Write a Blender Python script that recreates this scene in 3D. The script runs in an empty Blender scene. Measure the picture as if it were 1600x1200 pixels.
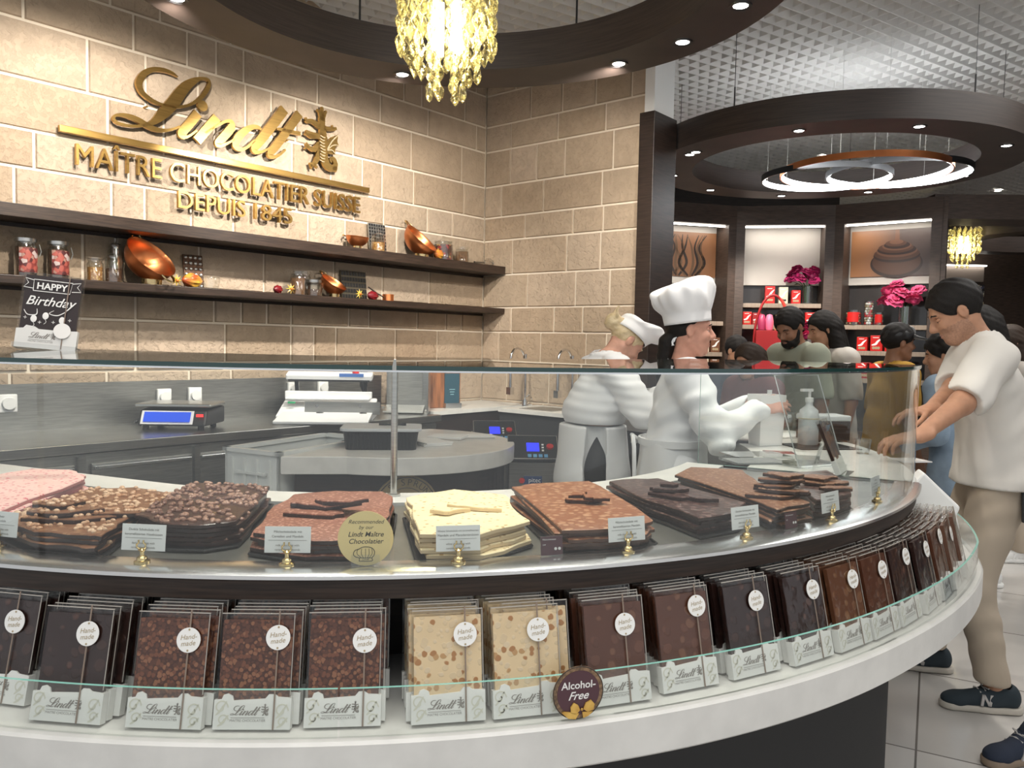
import bpy, math, random
import numpy as np
from mathutils import Matrix, Vector
from math import pi, sin, cos, radians, degrees, sqrt, atan2, hypot
sc = bpy.context.scene
COL = sc.collection
# ------------------------------------------------------------------ camera
CAM = Vector((0, 0, 1.46)); FPX = 1240.0
_p, _r = radians(3.05), 0.020
_f = Vector((0, cos(_p), -sin(_p))); _u = Vector((0, sin(_p), cos(_p))); _x = Vector((1, 0, 0))
_R = cos(_r)*_x + sin(_r)*_u; _U = cos(_r)*_u - sin(_r)*_x
cd = bpy.data.cameras.new('camera'); cam = bpy.data.objects.new('camera', cd); COL.objects.link(cam)
cd.sensor_width = 36; cd.lens = 36*FPX/1600; cd.clip_start = .05; cd.clip_end = 100
m = Matrix((_R, _U, -_f)).transposed().to_4x4(); m.translation = CAM; cam.matrix_world = m
sc.camera = cam
vs = sc.view_settings
vs.view_transform = 'Standard'; vs.look = 'None'; vs.gamma = 1; vs.use_curve_mapping = False
vs.exposure = 0.42
sc.cycles.transparent_max_bounces = 40; sc.cycles.max_bounces = 8; sc.cycles.sample_clamp_indirect = 6
sc.cycles.caustics_reflective = False; sc.cycles.caustics_refractive = False
# ------------------------------------------------------------------ world: the lit mall around the shop
w = bpy.data.worlds.new('mall_light'); sc.world = w; w.use_nodes = True
w.node_tree.nodes['Background'].inputs[0].default_value = (.93, .96, 1, 1)
w.node_tree.nodes['Background'].inputs[1].default_value = .56
def light(name, kind, loc, energy, col=(1, 1, 1), size=.1, target=None, spot=70, blend=.6, sx=None, sy=None):
    l = bpy.data.lights.new(name, kind); l.energy = energy; l.color = col
    o = bpy.data.objects.new(name, l); COL.objects.link(o); o.location = loc
    if kind == 'AREA':
        l.shape = 'RECTANGLE'; l.size = sx or size; l.size_y = sy or size
    else: l.shadow_soft_size = size
    if kind == 'SPOT': l.spot_size = radians(spot); l.spot_blend = blend
    d = (Vector(target)-Vector(loc)) if target is not None else Vector((0, 0, -1))
    o.rotation_euler = d.to_track_quat('-Z', 'Y').to_euler()
    return o
# soft light of the many ceiling lamps of the mall behind and over the visitors
light('mall_ceiling_light', 'AREA', (.6, .2, 3.75), 66, (1, .97, .93), sx=5, sy=2.2)
light('hall_ceiling_light', 'AREA', (4.3, 4.2, 3.75), 66, (1, .97, .93), sx=2.2, sy=3)
# ------------------------------------------------------------------ pixel rays (frame 1600x1200) to points in the place
def ray(u, v): return _R*((u-800)/FPX) - _U*((v-600)/FPX) + _f
def pz(u, v, z):
    d = ray(u, v); return CAM + d*((z-CAM.z)/d.z)
def py(u, v, y):
    d = ray(u, v); return CAM + d*(y/d.y)
# ------------------------------------------------------------------ mesh builder
class B:
    def __init__(s): s.v = []; s.f = []; s.m = []; s.X = None
    def at(s, X=None): s.X = X; return s
    def add(s, vs_, fs, mi=0):
        o = len(s.v); X = s.X
        s.v += [tuple(X @ Vector(p)) for p in vs_] if X is not None else [tuple(p) for p in vs_]
        s.f += [tuple(i+o for i in f) for f in fs]
        s.m += (list(mi) if isinstance(mi, (list, tuple)) else [mi]*len(fs)); return s
    def box(s, c, d, mi=0, R=None):
        q = []
        for z in (-.5, .5):
            for x, y in ((-.5, -.5), (.5, -.5), (.5, .5), (-.5, .5)):
                p = Vector((x*d[0], y*d[1], z*d[2]))
                if R is not None: p = R @ p
                q.append(p+Vector(c))
        return s.add(q, [(3, 2, 1, 0), (4, 5, 6, 7), (0, 1, 5, 4), (1, 2, 6, 5), (2, 3, 7, 6), (3, 0, 4, 7)], mi)
    def cyl(s, a, b, ra, rb=None, n=16, mi=0, cap=True):
        rb = ra if rb is None else rb; a = Vector(a); b = Vector(b)
        q = (b-a).to_track_quat('Z', 'Y'); vs_ = []
        for c, r in ((a, ra), (b, rb)):
            for k in range(n):
                t = 2*pi*k/n; vs_.append(c + q @ Vector((r*cos(t), r*sin(t), 0)))
        fs = [(k, (k+1) % n, n+(k+1) % n, n+k) for k in range(n)]
        if cap: fs += [tuple(range(n-1, -1, -1)), tuple(range(n, 2*n))]
        return s.add(vs_, fs, mi)
    def lathe(s, prof, n=24, c=(0, 0, 0), mi=0, fn=None, caps=True):
        vs_ = []; fs = []; rows = []
        for i, (r, z) in enumerate(prof):
            if r < 1e-6: rows.append([len(vs_)]*n); vs_.append((c[0], c[1], c[2]+z)); continue
            rows.append(list(range(len(vs_), len(vs_)+n)))
            for k in range(n):
                t = 2*pi*k/n; rr = r*(fn(t, z, i) if fn else 1)
                vs_.append((c[0]+rr*cos(t), c[1]+rr*sin(t), c[2]+z))
        for i in range(len(prof)-1):
            A, C_ = rows[i], rows[i+1]
            if A[0] == A[1] and C_[0] == C_[1]: continue
            for k in range(n):
                k2 = (k+1) % n
                fs.append((A[k], C_[k2], C_[k]) if A[0] == A[1] else (A[k], A[k2], C_[k]) if C_[0] == C_[1] else (A[k], A[k2], C_[k2], C_[k]))
        if caps and prof[0][0] > 0: fs.append(tuple(rows[0][::-1]))
        if caps and prof[-1][0] > 0: fs.append(tuple(rows[-1]))
        return s.add(vs_, fs, mi)
    def prism(s, pts, z0, z1, mi=0, top=None):
        n = len(pts); top = top or pts
        vs_ = [(x, y, z0) for x, y in pts]+[(x, y, z1) for x, y in top]
        fs = [tuple(range(n-1, -1, -1)), tuple(range(n, 2*n))]+[(k, (k+1) % n, n+(k+1) % n, n+k) for k in range(n)]
        return s.add(vs_, fs, mi)
    def tube(s, pts, r, n=8, mi=0, closed=False):
        P = [Vector(p) for p in pts]; N = len(P); rs = r if isinstance(r, (list, tuple)) else [r]*N
        vs_ = []; up = None
        for i in range(N):
            d = (P[(i+1) % N]-P[i-1]) if (closed or 0 < i < N-1) else (P[1]-P[0] if i == 0 else P[-1]-P[-2])
            d = d.normalized() if d.length > 1e-9 else Vector((0, 0, 1))
            if up is None: up = Vector((0, 0, 1)) if abs(d.z) < .9 else Vector((1, 0, 0))
            a = up.cross(d).normalized(); up = d.cross(a).normalized()
            for k in range(n):
                t = 2*pi*k/n; vs_.append(P[i]+(a*cos(t)+up*sin(t))*rs[i])
        fs = []
        for i in range(N if closed else N-1):
            for k in range(n):
                a = i*n+k; b = i*n+(k+1) % n; c = ((i+1) % N)*n
                fs.append((a, b, c+(k+1) % n, c+k))
        if not closed: fs += [tuple(range(n-1, -1, -1)), tuple(range((N-1)*n, N*n))]
        return s.add(vs_, fs, mi)
    def ball(s, c, r, nu=12, nv=8, mi=0, R=None):
        r = (r, r, r) if not isinstance(r, (tuple, list)) else r; c = Vector(c); vs_ = [None]*(nu*(nv-1)+2)
        def q(x, y, z):
            p = Vector((x*r[0], y*r[1], z*r[2])); return c+(R @ p if R is not None else p)
        for i in range(1, nv):
            for k in range(nu):
                a = pi*i/nv; t = 2*pi*k/nu; vs_[(i-1)*nu+k] = q(sin(a)*cos(t), sin(a)*sin(t), cos(a))
        vs_[-2] = q(0, 0, 1); vs_[-1] = q(0, 0, -1); n = len(vs_); fs = []
        for k in range(nu):
            k2 = (k+1) % nu; fs.append((n-2, k, k2)); fs.append((n-1, (nv-2)*nu+k2, (nv-2)*nu+k))
            for i in range(nv-2): fs.append((i*nu+k, (i+1)*nu+k, (i+1)*nu+k2, i*nu+k2))
        return s.add(vs_, fs, mi)
    def sweep(s, prof, c, a0, a1, n, mi=0, off=None, run=None):
        """closed (r, z) profile swept about the vertical axis through c, degrees a0..a1; mi may be one slot per profile edge"""
        full = abs(a1-a0) >= 359.9; k = len(prof); vs_ = []; N = n if full else n+1
        for i in range(N):
            a = a0+(a1-a0)*i/n; t = radians(a); e = off(a) if off else 0
            g = 0
            if run is not None and a < run: g = radians(run-a)*2.0; t = radians(run)     # beyond this angle the sweep runs on straight
            for r, z in prof: vs_.append((c[0]+(r+e)*cos(t)+g*sin(t), c[1]+(r+e)*sin(t)-g*cos(t), z))
        fs = []; ms = []; ml = mi if isinstance(mi, (list, tuple)) else [mi]*k
        for i in range(n):
            for j in range(k):
                a = i*k+j; b = i*k+(j+1) % k; d = ((i+1) % N)*k
                fs.append((a, d+j, d+(j+1) % k, b)); ms.append(ml[j])
        if not full: fs += [tuple(range(k)), tuple(range(n*k+k-1, n*k-1, -1))]; ms += [ml[0]]*2
        return s.add(vs_, fs, ms)
    def quad(s, a, b, c, d, mi=0): return s.add([a, b, c, d], [(0, 1, 2, 3)], mi)
    def mesh(s, name, mats, smooth=None):
        me = bpy.data.meshes.new(name); me.from_pydata(s.v, [], s.f)
        for q in (mats if isinstance(mats, (list, tuple)) else [mats]): me.materials.append(q)
        if any(s.m): me.polygons.foreach_set('material_index', s.m)
        if smooth is not None:
            me.polygons.foreach_set('use_smooth', [True]*len(me.polygons)); me.set_sharp_from_angle(angle=radians(smooth))
        me.update(); return me
    def obj(s, name, mats, parent=None, smooth=None, bev=0, **kw):
        return link(s.mesh(name, mats, smooth), name, parent, bev, **kw)
def link(me, name, parent=None, bev=0, loc=None, rz=None, X=None, label=None):
    o = bpy.data.objects.new(name, me); COL.objects.link(o)
    if parent is not None: o.parent = parent
    if X is not None: o.matrix_local = X
    if loc is not None: o.location = loc
    if rz is not None: o.rotation_euler = (0, 0, rz)
    if bev:
        b = o.modifiers.new('edge', 'BEVEL'); b.width = bev; b.segments = 2; b.limit_method = 'ANGLE'; b.angle_limit = radians(40)
    if label: o['label'] = label
    return o
def tag(o, label, cat, group=None):
    o['label'] = label; o['category'] = cat
    if group: o['group'] = group
    return o
def thing(name, label, cat, loc=(0, 0, 0), rz=0, group=None, X=None):
    o = bpy.data.objects.new(name, None); COL.objects.link(o); o.empty_display_size = .1
    if X is not None: o.matrix_world = X
    else: o.location = loc; o.rotation_euler = (0, 0, rz)
    return tag(o, label, cat, group)
def struct(o): o['kind'] = 'structure'; return o
KIDS = {}
def dup(root, loc=None, rz=None, label=None, group=None, X=None):
    c = root.copy(); COL.objects.link(c)
    if X is not None: c.matrix_world = X
    else:
        if loc is not None: c.location = loc
        if rz is not None: c.rotation_euler = (0, 0, rz)
    if label: c['label'] = label
    if group: c['group'] = group
    if root.name not in KIDS: KIDS[root.name] = [(a, list(a.children)) for a in root.children]
    for a, g in KIDS[root.name]:
        d = a.copy(); COL.objects.link(d); d.parent = c
        for e in g:
            h = e.copy(); COL.objects.link(h); h.parent = d
    return c
def TR(x, y, z, rz=0, rx=0, ry=0, s=1):
    M_ = Matrix.Translation((x, y, z)) @ Matrix.Rotation(rz, 4, 'Z') @ Matrix.Rotation(ry, 4, 'Y') @ Matrix.Rotation(rx, 4, 'X')
    return M_ @ Matrix.Scale(s, 4) if s != 1 else M_
_tx = {}
def text(body, size=1, shear=0, ext=0, align='CENTER', res=3, sp=1, bold=0):
    k = (body, size, shear, ext, align, sp, bold)
    if k not in _tx:
        cu = bpy.data.curves.new('t', 'FONT'); cu.body = body; cu.size = size; cu.shear = shear; cu.extrude = ext
        cu.align_x = align; cu.resolution_u = res; cu.space_character = sp; cu.offset = bold
        o = bpy.data.objects.new('t', cu); me = o.to_mesh()
        _tx[k] = ([tuple(v.co) for v in me.vertices], [tuple(p.vertices) for p in me.polygons])
        o.to_mesh_clear(); bpy.data.objects.remove(o)
    return _tx[k]
def smoothline(P, sub=6):
    """Catmull-Rom through tuples of any length"""
    o = []; n = len(P)
    for i in range(n-1):
        a, b, c, d = P[max(i-1, 0)], P[i], P[i+1], P[min(i+2, n-1)]
        for k in range(sub):
            t = k/sub
            o.append(tuple(.5*(2*q+(r-p)*t+(2*p-5*q+4*r-s_)*t*t+(3*q-p-3*r+s_)*t**3) for p, q, r, s_ in zip(a, b, c, d)))
    o.append(tuple(P[-1])); return o
def ribbon(b, P, e, mi=0, sub=6):
    """flat lettering stroke in the x-y plane with half-width per point, thickness e"""
    L = smoothline(P, sub); n = len(L); vs_ = []
    for i, (x, y, w_) in enumerate(L):
        j, k = max(i-1, 0), min(i+1, n-1); dx, dy = L[k][0]-L[j][0], L[k][1]-L[j][1]; l = hypot(dx, dy) or 1
        nx, ny = -dy/l*w_, dx/l*w_
        vs_ += [(x+nx, y+ny, 0), (x-nx, y-ny, 0), (x+nx, y+ny, e), (x-nx, y-ny, e)]
    fs = []
    for i in range(n-1):
        a = 4*i; c = a+4
        fs += [(a+2, a+3, c+3, c+2), (a, c, c+1, a+1), (a, a+2, c+2, c), (a+1, c+1, c+3, a+3)]
    fs += [(0, 1, 3, 2), (4*n-4, 4*n-2, 4*n-1, 4*n-3)]
    b.add(vs_, fs, mi)
# ------------------------------------------------------------------ materials
def mat(name, col, rough=.5, metal=0, var=0, vs=20, bump=0, bs=60, emit=0, stretch=None, alpha=None, spec=.5, col2=None, coat=0, sheen=0, bd=.004):
    M_ = bpy.data.materials.new(name); M_.use_nodes = True; nt = M_.node_tree; b = nt.nodes['Principled BSDF']; L = nt.links
    b.inputs['Base Color'].default_value = (*col, 1); b.inputs['Roughness'].default_value = rough; b.inputs['Metallic'].default_value = metal
    b.inputs['Specular IOR Level'].default_value = spec; b.inputs['Coat Weight'].default_value = coat; b.inputs['Sheen Weight'].default_value = sheen
    tc = nt.nodes.new('ShaderNodeTexCoord'); src = tc.outputs['Object']
    if stretch:
        mp = nt.nodes.new('ShaderNodeMapping'); mp.inputs['Scale'].default_value = stretch; L.new(src, mp.inputs[0]); src = mp.outputs[0]
    if var or col2:
        n = nt.nodes.new('ShaderNodeTexNoise'); n.inputs['Scale'].default_value = vs; n.inputs['Detail'].default_value = 5; L.new(src, n.inputs[0])
        cr = nt.nodes.new('ShaderNodeValToRGB'); L.new(n.outputs[0], cr.inputs[0])
        c2 = col2 or tuple(min(1, c*(1+var)) for c in col); c1 = col if col2 else tuple(c*(1-var) for c in col)
        cr.color_ramp.elements[0].position = .35; cr.color_ramp.elements[1].position = .65
        cr.color_ramp.elements[0].color = (*c1, 1); cr.color_ramp.elements[1].color = (*c2, 1); L.new(cr.outputs[0], b.inputs['Base Color'])
    if bump:
        n2 = nt.nodes.new('ShaderNodeTexNoise'); n2.inputs['Scale'].default_value = bs; n2.inputs['Detail'].default_value = 4; L.new(src, n2.inputs[0])
        bp = nt.nodes.new('ShaderNodeBump'); bp.inputs['Strength'].default_value = bump; bp.inputs['Distance'].default_value = bd; L.new(n2.outputs[0], bp.inputs['Height']); L.new(bp.outputs[0], b.inputs['Normal'])
    if emit: b.inputs['Emission Color'].default_value = (*col, 1); b.inputs['Emission Strength'].default_value = emit
    return M_
def glass(name, tint=(1, 1, 1), ior=1.5, rough=.0, gain=1.0, base=0, bump=0, bs=40):
    """thin pane: clear transmission with fresnel reflection"""
    M_ = bpy.data.materials.new(name); M_.use_nodes = True; nt = M_.node_tree; L = nt.links; nt.nodes.clear()
    o = nt.nodes.new('ShaderNodeOutputMaterial'); t = nt.nodes.new('ShaderNodeBsdfTransparent'); g = nt.nodes.new('ShaderNodeBsdfGlossy')
    t.inputs[0].default_value = (*tint, 1); g.inputs['Roughness'].default_value = rough; g.inputs[0].default_value = (1, 1, 1, 1)
    fr = nt.nodes.new('ShaderNodeFresnel'); fr.inputs[0].default_value = ior
    mx = nt.nodes.new('ShaderNodeMixShader'); ma = nt.nodes.new('ShaderNodeMath'); ma.operation = 'MULTIPLY_ADD'; ma.use_clamp = True
    ma.inputs[1].default_value = gain; ma.inputs[2].default_value = base
    ge = nt.nodes.new('ShaderNodeNewGeometry'); mi_ = nt.nodes.new('ShaderNodeMath'); mi_.operation = 'MULTIPLY_ADD'
    mi_.inputs[1].default_value = 1/ior-ior; mi_.inputs[2].default_value = ior; L.new(ge.outputs['Backfacing'], mi_.inputs[0]); L.new(mi_.outputs[0], fr.inputs[0])
    L.new(fr.outputs[0], ma.inputs[0]); L.new(ma.outputs[0], mx.inputs[0]); L.new(t.outputs[0], mx.inputs[1]); L.new(g.outputs[0], mx.inputs[2]); L.new(mx.outputs[0], o.inputs[0])
    if bump:
        tc = nt.nodes.new('ShaderNodeTexCoord'); n = nt.nodes.new('ShaderNodeTexNoise'); n.inputs['Scale'].default_value = bs; L.new(tc.outputs['Object'], n.inputs[0])
        bp = nt.nodes.new('ShaderNodeBump'); bp.inputs['Strength'].default_value = bump; bp.inputs['Distance'].default_value = .01
        L.new(n.outputs[0], bp.inputs['Height']); L.new(bp.outputs[0], g.inputs['Normal']); L.new(bp.outputs[0], fr.inputs['Normal'])
    return M_
def speck(name, base, spots, scale=60, thr=.35, rough=.45, base2=None, spec=.5, soft=.05, rnd=1.0, bump=.25):
    """chocolate with nuts or crunch: voronoi cells coloured as inclusions"""
    M_ = bpy.data.materials.new(name); M_.use_nodes = True; nt = M_.node_tree; L = nt.links; b = nt.nodes['Principled BSDF']
    b.inputs['Roughness'].default_value = rough; b.inputs['Specular IOR Level'].default_value = spec
    tc = nt.nodes.new('ShaderNodeTexCoord'); v = nt.nodes.new('ShaderNodeTexVoronoi'); v.inputs['Scale'].default_value = scale; v.inputs['Randomness'].default_value = rnd
    nz = nt.nodes.new('ShaderNodeTexNoise'); nz.inputs['Scale'].default_value = scale*.7
    va = nt.nodes.new('ShaderNodeVectorMath'); va.operation = 'MULTIPLY_ADD'; va.inputs[1].default_value = (.5/scale,)*3
    L.new(tc.outputs['Object'], nz.inputs[0]); L.new(nz.outputs['Color'], va.inputs[0]); L.new(tc.outputs['Object'], va.inputs[2]); L.new(va.outputs[0], v.inputs[0])
    cr = nt.nodes.new('ShaderNodeValToRGB'); L.new(v.outputs['Distance'], cr.inputs[0])
    cr.color_ramp.elements[0].position = max(0, thr-soft); cr.color_ramp.elements[1].position = thr+soft
    cr.color_ramp.elements[0].color = (1, 1, 1, 1); cr.color_ramp.elements[1].color = (0, 0, 0, 1)
    sp = nt.nodes.new('ShaderNodeSeparateColor'); L.new(v.outputs['Color'], sp.inputs[0])
    c2 = nt.nodes.new('ShaderNodeValToRGB'); L.new(sp.outputs[0], c2.inputs[0]); c2.color_ramp.interpolation = 'CONSTANT'
    el = c2.color_ramp.elements
    for i, (pos, c) in enumerate(spots):
        e = el[i] if i < 2 else el.new(pos)
        e.position = pos; e.color = (*c, 1)
    mx = nt.nodes.new('ShaderNodeMix'); mx.data_type = 'RGBA'
    n3 = nt.nodes.new('ShaderNodeTexNoise'); n3.inputs['Scale'].default_value = 9; L.new(tc.outputs['Object'], n3.inputs[0])
    c3 = nt.nodes.new('ShaderNodeValToRGB'); L.new(n3.outputs[0], c3.inputs[0]); c3.color_ramp.elements[0].color = (*base, 1); c3.color_ramp.elements[1].color = (*(base2 or tuple(min(1, q*1.35) for q in base)), 1)
    L.new(cr.outputs[0], mx.inputs['Factor']); L.new(c3.outputs[0], mx.inputs['A']); L.new(c2.outputs[0], mx.inputs['B']); L.new(mx.outputs['Result'], b.inputs['Base Color'])
    if bump:
        bp = nt.nodes.new('ShaderNodeBump'); bp.inputs['Strength'].default_value = bump; bp.inputs['Distance'].default_value = .003; L.new(cr.outputs[0], bp.inputs['Height']); L.new(bp.outputs[0], b.inputs['Normal'])
    return M_
K = {}
K['wood'] = mat('dark_wood', (.020, .012, .009), .45, var=.45, vs=3, stretch=(2, 2, 30), bump=.1, bs=8)
K['woodh'] = mat('dark_wood_level', (.032, .019, .013), .45, var=.45, vs=3, stretch=(3, 3, 60))
K['woodcab'] = mat('brown_wood', (.055, .036, .027), .5, var=.35, vs=3, stretch=(3, 3, 40), bump=.05, bs=10)
K['ringw'] = mat('ring_wood', (.030, .020, .016), .5, var=.3, vs=4, stretch=(1, 1, 30))
K['black'] = mat('black_plastic', (.012, .012, .013), .4)
K['blackm'] = mat('black_matt', (.015, .015, .016), .7)
K['white'] = mat('white_card', (.80, .80, .78), .55)
K['cream'] = mat('cream_panel', (.50, .47, .43), .6, var=.04, vs=3)
K['slab'] = mat('white_stone', (.66, .65, .62), .3, var=.05, vs=14, bump=.05, bs=60)
K['steel'] = mat('brushed_steel', (.55, .55, .53), .28, 1, var=.08, vs=6, stretch=(1, 1, 40))
K['steeld'] = mat('dull_steel', (.42, .42, .40), .38, 1, var=.12, vs=4, stretch=(2, 2, 30))
K['chrome'] = mat('chrome', (.75, .75, .76), .12, 1)
K['alu'] = mat('bright_aluminium', (.82, .83, .84), .22, 1)
K['brass'] = mat('polished_brass', (.72, .55, .28), .18, 1)
K['gold'] = mat('brushed_gold', (.52, .325, .105), .34, 1, var=.1, vs=8, stretch=(1, 1, 12))
K['copper'] = mat('polished_copper', (.72, .26, .10), .36, 1, var=.12, vs=5)
K['glass'] = glass('clear_glass', (.97, .985, .975), 1.5)
K['gedge'] = mat('green_glass_edge', (.012, .045, .042), .08, spec=.8)
K['gedgel'] = mat('pale_green_glass_edge', (.22, .46, .40), .15, spec=.8)
K['jar'] = glass('jar_glass', (.94, .95, .94), 1.5, gain=1.6, base=.02)
K['film'] = glass('cellophane', (.93, .93, .92), 1.4, rough=.12, gain=.9, base=.0, bump=.6, bs=22)
K['acryl'] = glass('clear_acrylic', (.95, .96, .96), 1.5, gain=1.5, base=.03)
K['red'] = mat('red_packaging', (.55, .015, .012), .35)
K['lamp'] = mat('lamp_lens', (1, .95, .88), .4, emit=14)
K['led'] = mat('led_strip', (1, .93, .84), .4, emit=9)
K['cool'] = mat('led_ring_strip', (.93, .97, 1), .4, emit=16)
K['ink'] = mat('dark_ink', (.03, .025, .022), .5)
K['inkg'] = mat('grey_ink', (.22, .20, .18), .5)
K['inkgold'] = mat('gold_ink', (.38, .30, .18), .4)
# ------------------------------------------------------------------ wall frames
A1 = radians(49.81); D1 = Vector((cos(A1), sin(A1), 0)); NW = Vector((-sin(A1), cos(A1), 0)); W0 = Vector((-2.815, 4.348, 0))
COR = W0+D1*3.926
MW = Matrix.Translation(W0) @ Matrix.Rotation(A1, 4, 'Z')                 # x along the sign wall, -y into the room
MR = Matrix.Translation(COR) @ Matrix.Rotation(A1-pi/2, 4, 'Z')           # x along the right wall, -y into the room
O = Vector((-.5, 3.4, 0))                                                  # middle of the round counter
def po(th, r, z=0): return Vector((O.x+r*cos(radians(th)), O.y+r*sin(radians(th)), z))
def facing(th, r, z, tilt=0):
    """frame on the round counter: x to the right seen from outside, -y outward"""
    return Matrix.Translation(po(th, r, z)) @ Matrix.Rotation(radians(th)+pi/2, 4, 'Z') @ Matrix.Rotation(tilt, 4, 'X')
rnd = random.Random(7)
# ================================================================== STRUCTURE
CEIL = 3.86
def stone_mat():
    M_ = bpy.data.materials.new('sandstone_blocks'); M_.use_nodes = True; nt = M_.node_tree; L = nt.links; b = nt.nodes['Principled BSDF']
    at = nt.nodes.new('ShaderNodeAttribute'); at.attribute_name = 'tone'; cr = nt.nodes.new('ShaderNodeValToRGB'); L.new(at.outputs['Fac'], cr.inputs[0])
    e = cr.color_ramp.elements; e[0].color = (.46, .345, .235, 1); e[1].color = (.57, .45, .335, 1)
    x = e.new(.5); x.color = (.515, .40, .285, 1)
    tc = nt.nodes.new('ShaderNodeTexCoord'); n = nt.nodes.new('ShaderNodeTexNoise'); n.inputs['Scale'].default_value = 9; n.inputs['Detail'].default_value = 6; L.new(tc.outputs['Object'], n.inputs[0])
    mx = nt.nodes.new('ShaderNodeMix'); mx.data_type = 'RGBA'; mx.blend_type = 'MULTIPLY'; mx.inputs['Factor'].default_value = .35
    L.new(cr.outputs[0], mx.inputs['A']); L.new(n.outputs[0], mx.inputs['B']); L.new(mx.outputs['Result'], b.inputs['Base Color'])
    n2 = nt.nodes.new('ShaderNodeTexNoise'); n2.inputs['Scale'].default_value = 30; n2.inputs['Detail'].default_value = 6; n2.inputs['Roughness'].default_value = .62; L.new(tc.outputs['Object'], n2.inputs[0])
    r2 = nt.nodes.new('ShaderNodeValToRGB'); r2.color_ramp.elements[0].position = .30; r2.color_ramp.elements[1].position = .52; L.new(n2.outputs[0], r2.inputs[0])
    bp = nt.nodes.new('ShaderNodeBump'); bp.inputs['Strength'].default_value = .55; bp.inputs['Distance'].default_value = .012; L.new(r2.outputs[0], bp.inputs['Height']); L.new(bp.outputs[0], b.inputs['Normal'])
    b.inputs['Roughness'].default_value = .85; return M_
K['stone'] = stone_mat(); K['mortar'] = mat('pale_mortar', (.72, .64, .52), .9)
COURSES = [-.55, -.3, 0, .31, .53, .84, .95+.15, 1.235, 1.545, 1.765, 2.06, 2.37, 2.58, 2.86, 3.175, 3.40, 3.68]
COURSES = [0, .31, .62, .93, 1.235, 1.545, 1.765, 2.06, 2.37, 2.58, 2.86, 3.175, 3.40, 3.68, 3.92]
def stone_wall(name, X, x0, x1, seed):
    r = random.Random(seed); b = B(); tones = []
    b.box(((x0+x1)/2, .06, 1.96), (x1-x0+.10 if x0 < -.5 else x1-x0, .1, 3.92), 1); tones += [.5]*6
    for a, c in zip(COURSES[:-1], COURSES[1:]):
        x = x0-(r.uniform(0, .3) if x0 < -.5 else 0)
        while x < x1:
            w_ = min(r.choice((.2, .3, .34, .48, .52, .6)), x1-x)
            if x1-x-w_ < .12: w_ = x1-x
            d = r.uniform(0, .004); g = .0065; i = .006
            vs_ = []
            for yy, s_ in ((.012, 0), (-.002-d, i)):
                for px, pz_ in ((x+g+s_, a+g+s_), (x+w_-g-s_, a+g+s_), (x+w_-g-s_, c-g-s_), (x+g+s_, c-g-s_)): vs_.append((px, yy, pz_))
            b.add(vs_, [(4, 5, 6, 7), (0, 1, 5, 4), (1, 2, 6, 5), (2, 3, 7, 6), (3, 0, 4, 7)], 0)
            tones += [r.random()]*5; x += w_
    me = b.mesh(name, [K['stone'], K['mortar']])
    at = me.attributes.new('tone', 'FLOAT', 'FACE'); at.data.foreach_set('value', tones)
    return struct(link(me, name, X=X))
stone_wall('wall_left', MW, -2.2, 3.926, 3)
stone_wall('wall_right', MR, 0, 1.69, 5)
# white end of the right wall, dark post in front of it
b = B(); b.box((1.735, .1, 1.96), (.085, .3, 3.92)); struct(b.obj('trim_1', K['white'], X=MR))
b = B(); b.box((1.80, -.02, 1.60), (.13, .34, 3.2)); struct(b.obj('trim_2', K['wood'], X=MR, bev=.004))
# floor: large polished pale tiles laid at an angle
def floor_mat():
    M_ = mat('pale_marble_tiles', (.62, .60, .57), .16, var=.07, vs=1.6)
    nt = M_.node_tree; L = nt.links; b = nt.nodes['Principled BSDF']
    tc = nt.nodes.new('ShaderNodeTexCoord'); mp = nt.nodes.new('ShaderNodeMapping'); mp.inputs['Rotation'].default_value = (0, 0, radians(28)); L.new(tc.outputs['Object'], mp.inputs[0])
    bk = nt.nodes.new('ShaderNodeTexBrick'); bk.offset = 0; bk.inputs['Scale'].default_value = 1; bk.inputs['Brick Width'].default_value = .8; bk.inputs['Row Height'].default_value = .8; bk.inputs['Mortar Size'].default_value = .004
    bk.inputs['Color1'].default_value = (1, 1, 1, 1); bk.inputs['Color2'].default_value = (.86, .86, .86, 1); bk.inputs['Mortar'].default_value = (.25, .24, .23, 1); L.new(mp.outputs[0], bk.inputs[0])
    old = b.inputs['Base Color'].links[0].from_socket; mx = nt.nodes.new('ShaderNodeMix'); mx.data_type = 'RGBA'; mx.blend_type = 'MULTIPLY'; mx.inputs['Factor'].default_value = 1
    L.new(old, mx.inputs['A']); L.new(bk.outputs[0], mx.inputs['B']); L.new(mx.outputs['Result'], b.inputs['Base Color']); return M_
b = B(); b.box((2.5, 6, -.05), (16, 20, .1)); struct(b.obj('floor', floor_mat()))
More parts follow.
